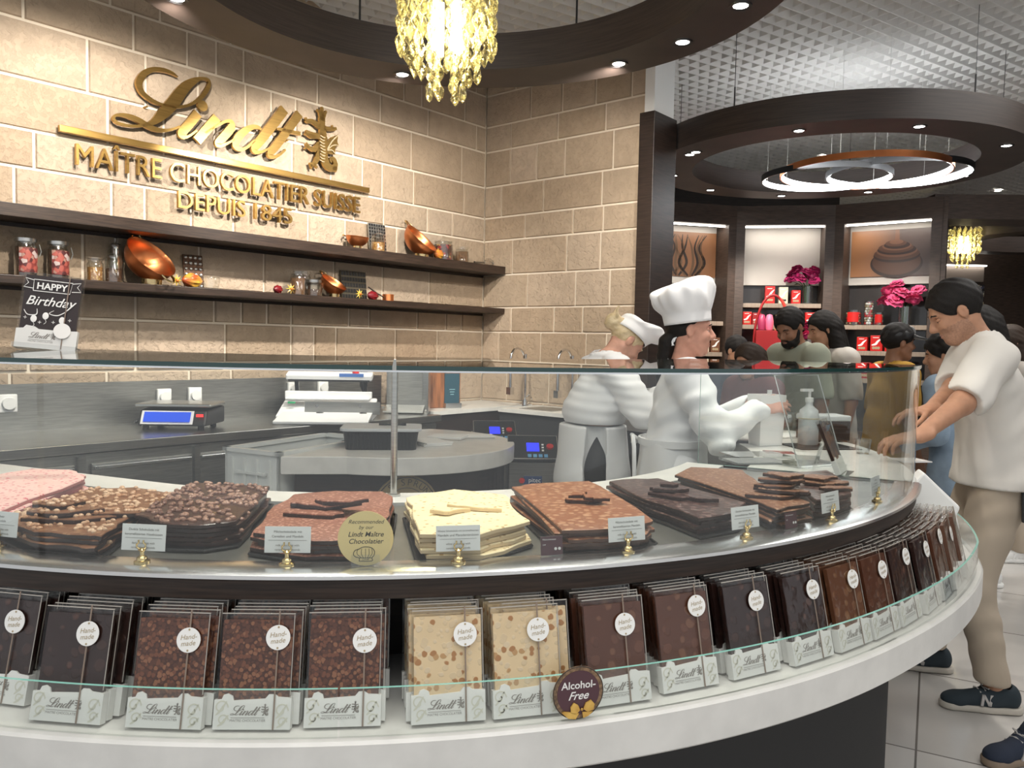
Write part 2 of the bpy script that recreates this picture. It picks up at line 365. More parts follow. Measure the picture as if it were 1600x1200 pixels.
# ceiling: white egg-crate of V-shaped blades under a white soffit
K['ceil'] = mat('white_ceiling_grid', (.60, .59, .57), .7)
b = B(); x0, x1, y0, y1 = -4.5, 9.5, -1.0, 14.5
b.box(((x0+x1)/2, (y0+y1)/2, CEIL+.12), (x1-x0, y1-y0, .05))
a_ = radians(33); ca, sa = cos(a_), sin(a_); cx, cy = (x0+x1)/2, (y0+y1)/2; P_ = .125; H_ = .055
for ax in (0, 1):
    for i in range(-84, 85):
        o_ = i*P_; Lh = 10.4
        prof = ((-.003, 0), (.003, 0), (.052, H_), (-.052, H_)) if ax == 0 else ((-.003, .012), (.003, .012), (.04, H_), (-.04, H_))
        vs_ = []; clip = []
        # clip the blade's centre line to the ceiling rectangle
        px, py_ = (-sa*o_, ca*o_) if ax == 0 else (ca*o_, sa*o_); dx, dy = (ca, sa) if ax == 0 else (-sa, ca)
        t0, t1 = -99, 99
        for p_, d_, lo, hi in ((px+cx, dx, x0, x1), (py_+cy, dy, y0, y1)):
            q0, q1 = sorted(((lo-p_)/d_, (hi-p_)/d_)); t0 = max(t0, q0); t1 = min(t1, q1)
        if t1-t0 < .2: continue
        for t in (t0, t1):
            for s_, z in prof:
                nx, ny = -dy, dx
                vs_.append((cx+px+dx*t+nx*s_, cy+py_+dy*t+ny*s_, CEIL+z))
        b.add(vs_, [(0, 1, 5, 4), (1, 2, 6, 5), (3, 0, 4, 7), (0, 3, 2, 1), (4, 5, 6, 7)])
struct(b.obj('ceiling', K['ceil']))
# ================================================================== CEILING RINGS with downlights
def downlight(parent, loc, target, energy, col=(1, .93, .84), spot=62):
    b = B(); b.lathe([(.036, -.004), (.05, -.006), (.052, 0), (.036, 0)], 20, caps=False); h = b.obj('downlight', K['black'], parent, 40, loc=loc)
    b = B(); b.cyl((0, 0, -.002), (0, 0, .0), .034, n=20); l = b.obj('lamp_lens', K['lamp'], h)
    if energy:
        p = parent.matrix_world @ Vector(loc) if parent is not None else Vector(loc)
        light('downlight_beam', 'SPOT', (p.x, p.y, p.z-.03), energy, col, .03, target or (p.x, p.y, 0), spot, .6)
    return h
def ring(label, cx, cy, ri, ro, z0, z1, lamps, wires, en):
    t = thing('ceiling_ring', label, 'ceiling ring', (cx, cy, 0)); bpy.context.view_layer.update()
    b = B(); b.sweep([(ri, z0), (ro, z0), (ro, z1), (ri, z1)], (0, 0), 0, 360, 96); b.obj('hoop', K['ringw'], t, 40)
    rm = (ri+ro)/2
    for a, tg, e, *sp_ in lamps: downlight(t, (rm*cos(radians(a)), rm*sin(radians(a)), z0-.001), tg, e*en, spot=sp_[0] if sp_ else 62)
    for a in wires:
        x, y = rm*cos(radians(a)), rm*sin(radians(a))
        b = B(); b.cyl((x, y, z1-.005), (x, y, CEIL+.05), .0025, n=6); b.cyl((x, y, z1-.004), (x, y, z1+.2), .006, n=8); b.obj('wire', K['black'], t)
    return t
def wp(t_, off, z): q = W0+D1*t_-NW*off; return (q.x, q.y, z)
RW = lambda s_, off, z: tuple(MR @ Vector((s_, -off, z)))
R1 = ring('large dark wood ring hanging over the round counter around the gold glass lamp', -.29, 3.45, 1.145, 1.475, 3.0, 3.2,
     [(107, wp(2.2, 0, 1.85), 2.9, 108), (168, wp(.75, 0, 2.25), 1.75, 100), (192, wp(-.2, 0, 2.3), 1.5, 95), (50, RW(.5, 0, 1.9), 2.0, 96), (31, RW(1.3, 0, 1.4), 1.5), (10, None, .7), (-15, None, .8), (-60, None, .8), (-105, None, .9), (-140, None, .8)], [62, 118, 165, 10, -60], 60)
R2 = ring('dark wood ring hanging before the shelving bays around three led hoops', 2.66, 6.87, 1.13, 1.49, 3.0, 3.2,
     [(-160, None, .7), (-120, None, 1), (-85, None, 1), (-40, None, 1), (10, None, 1), (52, (3.95, 8.7, 1.5), 2.2, 80), (88, (2.95, 9.1, 1.5), 2.2, 80), (124, (2.1, 9.1, 1.5), 2.0, 80), (160, None, .8), (196, None, .8)], [-142, -65, -15, 60, 150], 42)
# ================================================================== ROUND COUNTER
def grow(a): return .045*max(0, min(1, (a+50)/22))**1.5 if a < 60 else .045
CT = thing('round_counter', 'round display counter with white stone ledge, dark wood fascia and glass screen', 'counter', (0, 0, 0))
A0, AE, AW, RUN = -150, -27, 46, -113
b = B(); b.sweep([(1.90, 0), (1.95, 0), (1.95, .72), (1.90, .72)], O, A0, 60, 140, run=RUN); b.obj('base', K['blackm'], CT, 40)
K['fascia'] = K['woodh']
b = B(); b.sweep([(1.78, .72), (2.145, .72), (2.15, .725), (2.15, .795), (2.145, .80), (1.78, .80)], O, A0, 8, 160, off=grow, run=RUN); b.obj('ledge', K['slab'], CT, 30, label='white stone ledge')
b = B(); b.sweep([(1.765, .80), (1.785, .80), (1.785, .99), (1.765, .99)], O, A0, AE+2, 120, run=RUN); b.obj('recess_panel', K['wood'], CT, 40)
b = B(); b.sweep([(1.765, .9905), (2.005, .9905), (2.005, 1.026), (1.765, 1.026)], O, A0, AE, 130, run=RUN); b.obj('fascia', K['fascia'], CT, 40)
b = B(); b.sweep([(1.94, 1.026), (2.012, 1.026), (2.018, 1.03), (2.018, 1.037), (2.008, 1.042), (1.94, 1.042)], O, A0, AE, 140, run=RUN); b.obj('rim', K['alu'], CT, 50, label='bright metal rim')
b = B(); b.sweep([(1.40, 1.015), (1.94, 1.015), (1.94, 1.034), (1.40, 1.034)], O, A0, AE, 120, run=RUN); b.obj('deck', K['steeld'], CT, 40)
b = B(); b.sweep([(1.27, .99), (1.40, .99), (1.40, 1.042), (1.27, 1.042)], O, A0, AE, 120, run=RUN); b.obj('rear_ledge', K['slab'], CT, 40)
b = B(); b.sweep([(1.29, 0), (1.31, 0), (1.31, .99), (1.29, .99)], O, A0, AE, 120, run=RUN); b.obj('rear_panel', K['blackm'], CT, 40)
b = B(); b.sweep([(1.48, .985), (2.0, .985), (2.005, .99), (2.005, 1.037), (2.0, 1.042), (1.48, 1.042)], O, AE, AW, 80); b.obj('worktop', K['slab'], CT, 30, label='white stone worktop')
b = B(); b.sweep([(1.52, 0), (1.93, 0), (1.93, .985), (1.52, .985)], O, AE+3, AW-1, 60); b.obj('worktop_base', K['wood'], CT, 40)
ZG = 1.413
for a0, a1 in ((-149, -128), (-127.8, -100.4), (-100.2, -81.8), (-81.6, -54.4), (-54.4, AE)):
    if a1-a0 < 1: continue
    b = B(); b.sweep([(1.998, 1.040), (1.998, ZG-.008), (1.990, ZG-.008), (1.990, 1.040)], O, a0, a1, max(6, int(a1-a0)), mi=[0, 1, 0, 1], run=RUN); b.obj('glass_screen', [K['glass'], K['gedgel']], CT, 40, label='clear curved front pane')
for a0, a1 in ((-149, -81.8), (-81.6, AE)):
    b = B(); b.sweep([(1.27, ZG-.008), (2.003, ZG-.008), (2.003, ZG), (1.27, ZG)], O, a0, a1, 70, mi=[0, 1, 0, 1], run=RUN); b.obj('glass_top', [K['glass'], K['gedge']], CT, 40, label='clear top pane with dark green edge')
b = B(); b.sweep([(1.986, ZG-.0115), (2.001, ZG-.0115), (2.001, ZG-.0085), (1.986, ZG-.0085)], O, A0, AE, 130, run=RUN); b.obj('edge_strip', K['alu'], CT)
for a in (-81.7,):
    p = po(a, 1.31); b = B(); b.cyl((p.x, p.y, 1.042), (p.x, p.y, ZG-.008), .009, n=14); b.cyl((p.x, p.y, 1.042), (p.x, p.y, 1.048), .018, n=14)
    b.obj('post', K['steel'], CT, 40)
# end pane at the right of the display
b = B(); q0, q1 = po(AE, 1.31), po(AE, 1.996); d = (q1-q0)
t = Vector((-d.y, d.x, 0)).normalized()*.004
b.add([q0-t+Vector((0, 0, 1.042)), q1-t+Vector((0, 0, 1.042)), q1+t+Vector((0, 0, 1.042)), q0+t+Vector((0, 0, 1.042)), q0-t+Vector((0, 0, ZG-.008)), q1-t+Vector((0, 0, ZG-.008)), q1+t+Vector((0, 0, ZG-.008)), q0+t+Vector((0, 0, ZG-.008))],
      [(3, 2, 1, 0), (4, 5, 6, 7), (0, 1, 5, 4), (1, 2, 6, 5), (2, 3, 7, 6), (3, 0, 4, 7)], [1, 1, 0, 1, 0, 1]); b.obj('glass_end', [K['glass'], K['gedgel']], CT, label='clear end pane of the display')
for a0, a1 in ((-149, -84), (-83.9, -33), (-32.9, -6)):
    b = B(); b.sweep([(2.134, .80), (2.134, .883), (2.128, .883), (2.128, .80)], O, a0, a1, 60, mi=[0, 1, 0, 0], off=grow, run=RUN); b.obj('low_glass', [K['glass'], K['gedgel']], CT, 40, label='low clear pane along the ledge')
light('deck_fill', 'AREA', (po(-75, 1.6)+Vector((0, 0, 3.78))), 46, (1, .95, .88), sx=1.6, sy=.8, target=po(-75, 1.75, 1.0))  # added fill to brighten the deck, no fixture belongs to it
# ================================================================== SHELVING BAYS round the second ring
C2 = Vector((2.66, 6.87, 0)); AP = 2.36; BW = 2*AP*math.tan(radians(13))
TX = Matrix.Rotation(pi/2, 4, 'X')
K['mirror'] = mat('dark_back_panel', (.045, .042, .042), .12, spec=.7)
def grad_print(name, c1, c2, axis=0, lo=-.4, hi=.4):
    M_ = bpy.data.materials.new(name); M_.use_nodes = True; nt = M_.node_tree; L = nt.links; b = nt.nodes['Principled BSDF']; b.inputs['Roughness'].default_value = .4
    tc = nt.nodes.new('ShaderNodeTexCoord'); sp = nt.nodes.new('ShaderNodeSeparateXYZ'); L.new(tc.outputs['Object'], sp.inputs[0])
    mr = nt.nodes.new('ShaderNodeMapRange'); mr.inputs[1].default_value = lo; mr.inputs[2].default_value = hi; L.new(sp.outputs[axis], mr.inputs[0])
    cr = nt.nodes.new('ShaderNodeValToRGB'); cr.color_ramp.elements[0].color = (*c1, 1); cr.color_ramp.elements[1].color = (*c2, 1); L.new(mr.outputs[0], cr.inputs[0]); L.new(cr.outputs[0], b.inputs['Base Color']); return M_
def bay(phi, label, shelves, panel, x0=-.44, x1=.44):
    a = radians(phi); X = Matrix.Translation(C2+Vector((cos(a), sin(a), 0))*AP) @ Matrix.Rotation(a-pi/2, 4, 'Z')
    t = thing('shelving_bay', label, 'shelving', X=X)
    b = B(); h = BW/2-.002; top = 3.08
    for s0, s1 in ((-h, x0), (x1, h)): b.box(((s0+s1)/2, .21, top/2), (s1-s0, .42, top))
    b.box((0, .21, 2.97), (x1-x0, .42, .22)); b.box((0, .21, .25), (x1-x0, .42, .5)); b.box((0, .40, 1.7), (x1-x0, .04, 2.4))
    b.obj('carcass', K['woodcab'], t)
    b = B(); b.box((0, .365, 1.35), (x1-x0, .03, 1.7)); b.obj('back_panel', K['mirror'], t)
    b = B(); b.box((0, .33, (2.86+panel)/2), (x1-x0, .09, 2.86-panel)); b.obj('light_panel', K['cream'], t, label='pale beige upper panel')
    b = B(); b.box((0, .10, 2.852), (x1-x0, .03, .014)); b.obj('led_strip', K['led'], t, label='lit strip under the header')
    for z in shelves:
        b = B(); b.box((0, .20, z-.03), (x1-x0-.01, .30, .05)); b.obj('shelf', K['shelf'], t, bev=.003)
    q = X @ Vector((0, .1, 2.82)); light('strip_glow', 'AREA', q, 1.6, (1, .92, .82), sx=.8, sy=.06, target=X @ Vector((0, .26, 2.2))).rotation_euler.rotate_axis('Z', 0)
    return t, X
K['shelf'] = mat('pale_shelf_edge', (.30, .235, .18), .5, var=.12, vs=3, stretch=(30, 2, 2))
b0, X0 = bay(131, 'dark wood shelving bay hidden mostly behind the stone wall end', [1.97, 1.75, 1.39, 1.1], 2.19)
b1, X1 = bay(105, 'dark wood shelving bay with the vanilla pod picture', [1.75, 1.39, 1.05], 2.19)
b2, X2 = bay(79.3, 'dark wood shelving bay with a plain pale panel and peonies', [1.97, 1.72, 1.46, 1.15], 2.19)
b3, X3 = bay(53.5, 'dark wood shelving bay with the melted chocolate picture', [1.73, 1.44, 1.13], 2.19)
# printed pictures (flat panels)
def picture(X, label, cx, cz, w_, h_, bg):
    t = thing('picture_panel', label, 'picture', X=X @ Matrix.Translation((cx, .275, cz)))
    b = B(); b.box((0, 0, 0), (w_, .016, h_)); b.obj('board', bg, t); return t
pc = picture(X1, 'picture of dark vanilla pods on an orange brown ground', .02, 2.53, .82, .52, grad_print('orange_print', (.10, .05, .026), (.24, .11, .05)))
b = B(); r = random.Random(2)
for k in range(16):
    x = -.33+.036*k+r.uniform(-.02, .02); c = r.uniform(-.12, .1)
    ribbon(b.at(Matrix.Translation((0, -.0085, 0)) @ TX), [(x-c*.3, -.25, .012), (x+c, -.1, .017), (x+c*.2, .08, .012), (x+r.uniform(-.1, .12), .23, .004)], .001, mi=k % 2)
b.obj('print', [mat('pod_print', (.022, .014, .010), .4), mat('pod_print_light', (.10, .055, .028), .4)], pc)
pc = picture(X3, 'picture of glossy melted chocolate poured into a swirl', .0, 2.54, .84, .52, grad_print('swirl_print_ground', (.34, .15, .06), (.06, .04, .034), 0, -.42, .1))
b = B(); br = [mat('swirl_print_%s' % n_, c, .4) for n_, c in (('deep', (.022, .010, .007)), ('mid', (.062, .026, .014)), ('light', (.12, .055, .03)))]
def ell(cx, cz, rx, rz, mi, y, n=40):
    b.at(Matrix.Translation((0, -y, 0)) @ TX).add([(cx+rx*cos(2*pi*k/n), cz+rz*sin(2*pi*k/n), 0) for k in range(n)], [tuple(range(n))], mi)
for i, q in enumerate([(.06, -.12, .27, .16, 0), (.06, -.10, .25, .145, 1), (.06, -.03, .24, .08, 0), (.06, -.01, .235, .072, 1), (.06, .02, .21, .07, 2), (.06, .035, .20, .06, 0), (.05, .055, .18, .058, 1), (.06, .075, .15, .05, 2), (.06, .085, .135, .042, 0), (.05, .105, .11, .036, 1), (.055, .12, .07, .026, 2)]): ell(*q, y=.0085+.0003*i)
ribbon(b.at(Matrix.Translation((0, -.0125, 0)) @ TX), [(.06, .11, .026), (.062, .2, .022), (.06, .258, .02)], .0005, 2); b.obj('print', br, pc)
# ---- goods on the shelves
def swirlbox(name, label, X, w_, d_, h_, col, group, cat='gift box', ink=None):
    t = thing(name, label, cat, X=X, group=group)
    b = B(); b.box((0, 0, h_/2), (w_, d_, h_)); b.obj('carton', col, t, bev=.003)
    b = B().at(Matrix.Translation((0, -d_/2-.0006, 0)) @ TX)
    ribbon(b, [(-w_*.38, h_*.38, w_*.05), (-w_*.05, h_*.45, w_*.10), (w_*.12, h_*.62, w_*.09), (w_*.42, h_*.80, w_*.03)], .0004, 0)
    ribbon(b, [(-w_*.3, h_*.86, w_*.03), (w_*.2, h_*.86, w_*.03)], .0004, 0)
    for q in (-.22, .0, .2): b.ball((q*w_, h_*.2, 0), (w_*.13, w_*.13, .0006), 10, 6, 1)
    b.obj('print', [K['white'], ink or K['inkgold']], t); return t
GW = 'red gift boxes in the shelving bays'
K['redd'] = mat('deep_red_packaging', (.30, .01, .012), .4); K['orange'] = mat('orange_packaging', (.62, .19, .03), .4); K['creambox'] = mat('cream_packaging', (.70, .62, .46), .45)
K['brownbox'] = mat('brown_packaging', (.16, .07, .035), .45)
def onshelf(X, x, z, y=.12): return X @ Matrix.Translation((x, y, z-.004))
for x, z, w_, h_, m_, lb in ((-.13, 1.97, .11, .20, 'red', 'tall red box with white swirl on the top shelf of the plain panel bay'), (.16, 1.97, .10, .155, 'red', 'red swirl box beside the peony vase on the top shelf'),
        (.02, 1.97, .10, .19, 'creambox', 'cream box between two red boxes on the top shelf'), (-.378, 1.72, .10, .15, 'red', 'red swirl box at the left end of the second shelf'), (-.27, 1.72, .10, .14, 'redd', 'deep red box next to the end of the second shelf'),
        (.02, 1.72, .10, .14, 'red', 'red swirl box behind the handled gift basket'), (.18, 1.72, .11, .15, 'redd', 'deep red box above the bearded customer'), (.33, 1.72, .12, .15, 'red', 'red swirl box near the bright pink peonies'),
        (-.12, 1.46, .1, .14, 'red', 'red box left of the two cream boxes on the third shelf'), (.02, 1.46, .11, .15, 'creambox', 'first cream box with dark ribbon print on the third shelf'), (.14, 1.46, .10, .15, 'creambox', 'second cream box with dark ribbon print on the third shelf'), (.30, 1.46, .13, .13, 'white', 'white box beside the bearded customer on the third shelf')):
    swirlbox('gift_box', lb, onshelf(X2, x, z), w_, .08, h_, K[m_], GW, ink=K['ink'] if m_ in ('creambox', 'white') else None)
for x, z, w_, h_, m_, lb in ((-.22, 1.44, .11, .155, 'red', 'small red swirl box first below the tin in the picture bay'), (-.07, 1.44, .125, .175, 'red', 'red swirl box second below the glass cylinder'), (.08, 1.44, .125, .175, 'red', 'red swirl box third on the low shelf beside the cap wearer'),
        (-.34, 1.13, .13, .18, 'red', 'red swirl box on the low shelf behind the long haired woman'), (-.18, 1.13, .13, .18, 'redd', 'deep red box on the low shelf behind the long haired woman'), (.22, 1.13, .13, .2, 'red', 'red box behind the cap wearer on the low shelf')):
    swirlbox('gift_box', lb, onshelf(X3, x, z), w_, .08, h_, K[m_], GW)
for x, z, m_, lb in ((-.36, 1.39, 'brownbox', 'brown box with ribbon print beside the shorter cook hat'), (-.23, 1.39, 'orange', 'orange brown box on the low shelf of the vanilla bay'), (.22, 1.39, 'creambox', 'pale box with ribbon print in front of the tall cook hat face'), (.36, 1.39, 'brownbox', 'brown box at the right end of the vanilla bay shelf')):
    swirlbox('gift_box', lb, onshelf(X1, x, z), .115, .08, .17, K[m_], 'brown and cream boxes in the vanilla bay')
def balljar(label, X, r_, h_, n, lab=True):
    t = thing('candy_jar', label, 'jar', X=X, group='glass jars of red sweets')
    b = B(); b.lathe([(r_, .003), (r_, h_), (r_-.003, h_), (r_-.003, .006), (0, .006)], 20); b.obj('jar', K['jar'], t, 50)
    b = B(); r = random.Random(n); k = 0
    z = .02
    while z < h_-.02:
        for j in range(7):
            a = j*2*pi/7+k*.4; b.ball(((r_-.018)*cos(a), (r_-.018)*sin(a), z), .0155, 8, 6, r.choice((0, 0, 1, 2)))
        b.ball((0, 0, z+.008), .016, 8, 6, 0); z += .027; k += 1
    c = b.obj('sweets', [K['red'], K['white'], K['inkgold']], t, 60); c['kind'] = 'stuff'
    if lab:
        b = B(); b.sweep([(r_+.001, h_*.2), (r_+.0016, h_*.2), (r_+.0016, h_*.85), (r_+.001, h_*.85)], (0, 0), -125, -40, 10); b.obj('paper_label', K['red'], t)
    return t
balljar('short glass jar of red sweets with red label at the shelf end', onshelf(X3, -.33, 1.73), .085, .17, 1)
balljar('tall glass cylinder of red and white sweets', onshelf(X3, -.17, 1.73), .05, .27, 2, False)
balljar('small glass jar of red sweets beside the tall cylinder', onshelf(X3, -.065, 1.73), .05, .14, 3)
balljar('glass jar of brown sweets behind the tall cook hat', onshelf(X1, -.33, 1.75), .07, .2, 4, False)
# peonies
def petal_bloom(seed, r_):
    r = random.Random(seed); b = B()
    for ringi, (n, tilt, s_) in enumerate(((5, .2, .55), (7, .55, .8), (9, .95, 1.0), (9, 1.3, 1.0))):
        for k in range(n):
            a = 2*pi*k/n+ringi*.4+r.uniform(-.2, .2); tl = tilt+r.uniform(-.15, .15); q = []
            for i in range(4):
                for j in range(3):
                    u = i/3; v = (j-1)*(.35+.55*sin(pi*min(u+.15, 1)))*.85
                    bend = tl*(.35+.75*u); x = u*s_*sin(bend); z = u*s_*cos(bend)-.2; wv = .08*sin(7*v+ringi)*u
                    q.append(((x*cos(a)-v*s_*sin(a))*r_, (x*sin(a)+v*s_*cos(a))*r_, (z+wv)*r_))
            fs = [(i*3+j, i*3+j+1, i*3+j+4, i*3+j+3) for i in range(3) for j in range(2)]
            b.add(q, fs, r.choice((0, 0, 1)))
    b.ball((0, 0, -.05*r_), r_*.5, 8, 6, 1); return b
def bouquet(label, X, blooms, ca, cb, vh, vr):
    v = thing('flower_vase', label.replace('bunch of', 'glass vase holding the').replace(' peonies', ' peonies stems'), 'vase', X=X, group='glass vases in the shelving bays')
    b = B(); b.lathe([(vr, .002), (vr*1.05, vh), (vr*1.0, vh), (vr*.95, .008), (0, .008)], 20); b.obj('vessel', K['jar'], v, 50)
    t = thing('peony_bouquet', label, 'flowers', X=X)
    g = mat('stem_green', (.035, .07, .025), .6)
    for i, (x, y, z, r_) in enumerate(blooms):
        b = B(); b.tube([(x*.1, y*.1, .012), (x*.25, y*.25, vh), (x, y, z)], .0035, 5); b.obj('stem', g, t)
        petal_bloom(i+3, r_).obj('bloom', [ca, cb], t, 60, X=TR(x, y, z, i*1.3, .5 if i % 2 else -.1, -.4))
        if i % 2 == 0:
            b = B(); b.add([(0, 0, 0), (.03, .02, .02), (.075, 0, .015), (.03, -.02, .02)], [(0, 1, 2, 3)]); b.obj('leaf', g, t, X=TR(x*.8, y*.8, z-.06, i*2.1))
K['pk1'] = mat('magenta_petal', (.42, .018, .12), .6, var=.25, vs=30); K['pk2'] = mat('deep_magenta_petal', (.20, .008, .06), .6)
K['pk3'] = mat('pink_petal', (.72, .10, .24), .6, var=.2, vs=30); K['pk4'] = mat('rose_petal', (.5, .03, .12), .6)
bouquet('bunch of dark magenta peonies on the top shelf', onshelf(X2, .29, 1.974, .13), [(-.17, 0, .34, .085), (-.09, -.04, .29, .08), (-.02, .0, .36, .085), (.04, -.02, .32, .075), (-.12, .02, .40, .07), (.07, -.03, .26, .07), (-.2, -.03, .27, .07), (.07, .0, .38, .07)], K['pk1'], K['pk2'], .2, .06)
bouquet('bunch of pink peonies in the chocolate picture bay', onshelf(X3, .20, 1.734, .13), [(-.2, 0, .27, .10), (-.1, -.05, .26, .10), (-.04, 0, .35, .10), (-.18, .02, .37, .085), (.09, -.04, .27, .09), (.12, 0, .37, .085), (-.1, .03, .45, .08), (.04, .02, .29, .085)], K['pk3'], K['pk4'], .2, .07)
bouquet('bunch of bright pink peonies behind the customers heads', onshelf(X2, .36, 1.46, -.06), [(-.08, 0, .26, .09), (.02, -.04, .28, .09), (.06, .03, .22, .085), (-.04, .02, .18, .08), (-.1, -.02, .14, .08)], K['pk3'], K['pk1'], .1, .05)
# gift basket with a hoop handle on a tall red stand
t = thing('gift_basket', 'red gift basket with tall ribbon hoop handle and pastel eggs of packets', 'gift basket', X=X2 @ Matrix.Translation((-.16, -.42, 0)))
b = B(); b.box((0, 0, .68), (.50, .34, 1.36)); b.obj('plinth', K['redd'], t, bev=.004)
b = B(); b.box((0, 0, 1.50), (.36, .24, .28)); b.obj('carton', K['redd'], t, bev=.004)
b = B(); b.tube([(.19*cos(a), -.02, 1.5+(.53*sin(a) if sin(a) > 0 else 0)) for a in [pi*k/24 for k in range(25)]], .014, 8); b.obj('handle', K['redd'], t, 60)
b = B(); b.tube([(.188*cos(a), -.045, 1.5+.53*sin(a)) for a in [.05+1.1*k/12 for k in range(13)]], .017, 8); b.obj('ribbon', mat('red_ribbon', (.7, .06, .04), .3), t, 60)
for i, (x, m_) in enumerate(((-.115, mat('rose_packet', (.36, .03, .09), .4)), (-.035, mat('pink_packet', (.72, .14, .25), .4)), (.06, mat('yellow_packet', (.75, .52, .2), .4)), (.12, mat('pale_packet', (.75, .6, .35), .4)))):
    b = B(); b.lathe([(0, 0), (.038, .005), (.047, .09), (.03, .17), (0, .18)], 14, (x, -.05, 1.64)); b.obj('packet', m_, t, 60)
# ---- header beam, passage and far shop to the right of the bays
b = B(); e = C2+Vector((cos(radians(40.3)), sin(radians(40.3)), 0))*2.43
q = e+Vector((.03, -.02, 0)); b.add([(q.x, q.y, 0), (q.x+.22, q.y+.5, 0), (q.x+.10, q.y+.56, 0), (q.x-.10, q.y+.08, 0), (q.x, q.y, 3.08), (q.x+.22, q.y+.5, 3.08), (q.x+.10, q.y+.56, 3.08), (q.x-.10, q.y+.08, 3.08)],
      [(3, 2, 1, 0), (4, 5, 6, 7), (0, 1, 5, 4), (1, 2, 6, 5), (2, 3, 7, 6), (3, 0, 4, 7)]); struct(b.obj('trim_3', K['woodcab']))
b = B(); b.box((6.3, 8.75, 3.0), (3.6, .5, .26), R=Matrix.Rotation(radians(-3), 3, 'Z')); struct(b.obj('trim_4', K['woodcab']))
b = B(); b.box((6.5, 13.6, 1.96), (8, .1, 3.92)); struct(b.obj('wall_back', K['woodcab']))
b = B(); b.box((1.2, 11.2, 1.96), (6.6, .1, 3.92)); struct(b.obj('wall_far', K['wood']))
b = B(); b.box((9.4, 7.5, 1.96), (.1, 13, 3.92)); struct(b.obj('wall_side', K['woodcab']))
t = thing('ceiling_ring', 'farthest dark ring seen through the passage', 'ceiling ring', (7.7, 11.2, 0))
b = B(); b.sweep([(1.2, 3.0), (1.55, 3.0), (1.55, 3.24), (1.2, 3.24)], (0, 0), 0, 360, 64); b.obj('hoop', K['ringw'], t, 40)
b = B(); b.cyl((0, 1.35, 3.23), (0, 1.35, CEIL+.05), .004, n=6); b.obj('wire', K['black'], t)
# lit glitter portal in the far shop
K['glit'] = speck('glitter_mosaic', (.02, .02, .025), [(0, (.05, .05, .07)), (.35, (.6, .52, .36)), (.6, (.10, .11, .2)), (.8, (.9, .85, .7))], 26, .55, .15, rnd=1, spec=.8, bump=0)
t = thing('glitter_portal', 'far doorway framed by glittering mosaic', 'portal', (7.38, 13.4, 0))
b = B(); b.box((.38, 0, 1.17), (.2, .12, 2.34)); b.box((0, 0, 2.43), (.96, .12, .26)); b.obj('mosaic_frame', K['glit'], t)
b = B(); b.box((.13, .04, 1.15), (.28, .04, 2.28)); b.obj('pane', mat('pale_blue_pane', (.16, .24, .36), .3), t)
b = B(); b.box((-.2, .04, 1.15), (.38, .05, 2.28)); b.obj('door_leaf', K['woodcab'], t)
b = B(); b.box((.04, 0, 2.74), (.88, .06, .24)); b.obj('lit_panel', mat('brown_beige_panel', (.17, .14, .12), .6), t); b = B(); b.box((.04, -.06, 2.88), (.9, .05, .02)); b.obj('led_strip', K['led'], t)
light('portal_glow', 'AREA', (7.4, 13.2, 2.86), .2, (1, .92, .8), sx=.8, sy=.05, target=(7.4, 13.45, 2.2))
for i, (x, y, lb) in enumerate(((7.2, 12.0, 'bright downlight in the far passage ceiling'), (py(1363, 31, 5.4).x, 5.45, 'white round downlight in the grid ceiling right of the large ring'), (3.9, 9.4+.7, 'small downlight behind the shelving bays'))):
    t = thing('ceiling_downlight', lb, 'downlight', (x, y, CEIL-.004)); b = B(); b.lathe([(.045, -.005), (.062, -.006), (.064, .004), (.045, .004)], 20, caps=False); b.obj('bezel', K['white'], t, 40)
    b = B(); b.cyl((0, 0, -.002), (0, 0, .002), .043, n=20); b.obj('lamp_lens', K['lamp'], t); light('downlight_beam', 'SPOT', (x, y, CEIL-.05), 12 if i != 1 else 40, (1, .95, .88), .04, (x, y, 0), 90)
light('passage_light', 'AREA', (7.2, 11, 3.5), 26, (1, .95, .9), sx=2, sy=3)
# led hoops inside the second ring
t = thing('led_hoop_lamp', 'three interlaced led hoops glowing white inside the second ring', 'ceiling lamp', (0, 0, 0))
for cx, cy, d, z, m_ in ((2.72, 7.06, 1.06, 2.955, 'black'), (2.97, 6.87, 1.34, 2.97, 'copper'), (3.30, 6.96, 1.14, 2.985, 'black')):
    b = B(); r_ = d/2; b.sweep([(r_, z-.025), (r_+.012, z-.025), (r_+.012, z+.025), (r_, z+.025)], (cx, cy), 0, 360, 72); h = b.obj('hoop', K[m_], t, 40)
    b = B(); b.sweep([(r_-.006, z-.022), (r_, z-.022), (r_, z+.022), (r_-.006, z+.022)], (cx, cy), 0, 360, 72); b.obj('glowing_strip', K['cool'], h, 40)
    for a in (20, 140, 260):
        x, y = cx+r_*cos(radians(a)), cy+r_*sin(radians(a)); b = B(); b.cyl((x, y, z+.02), (x, y, CEIL+.05), .0018, n=6); b.obj('wire', K['steel'], h)
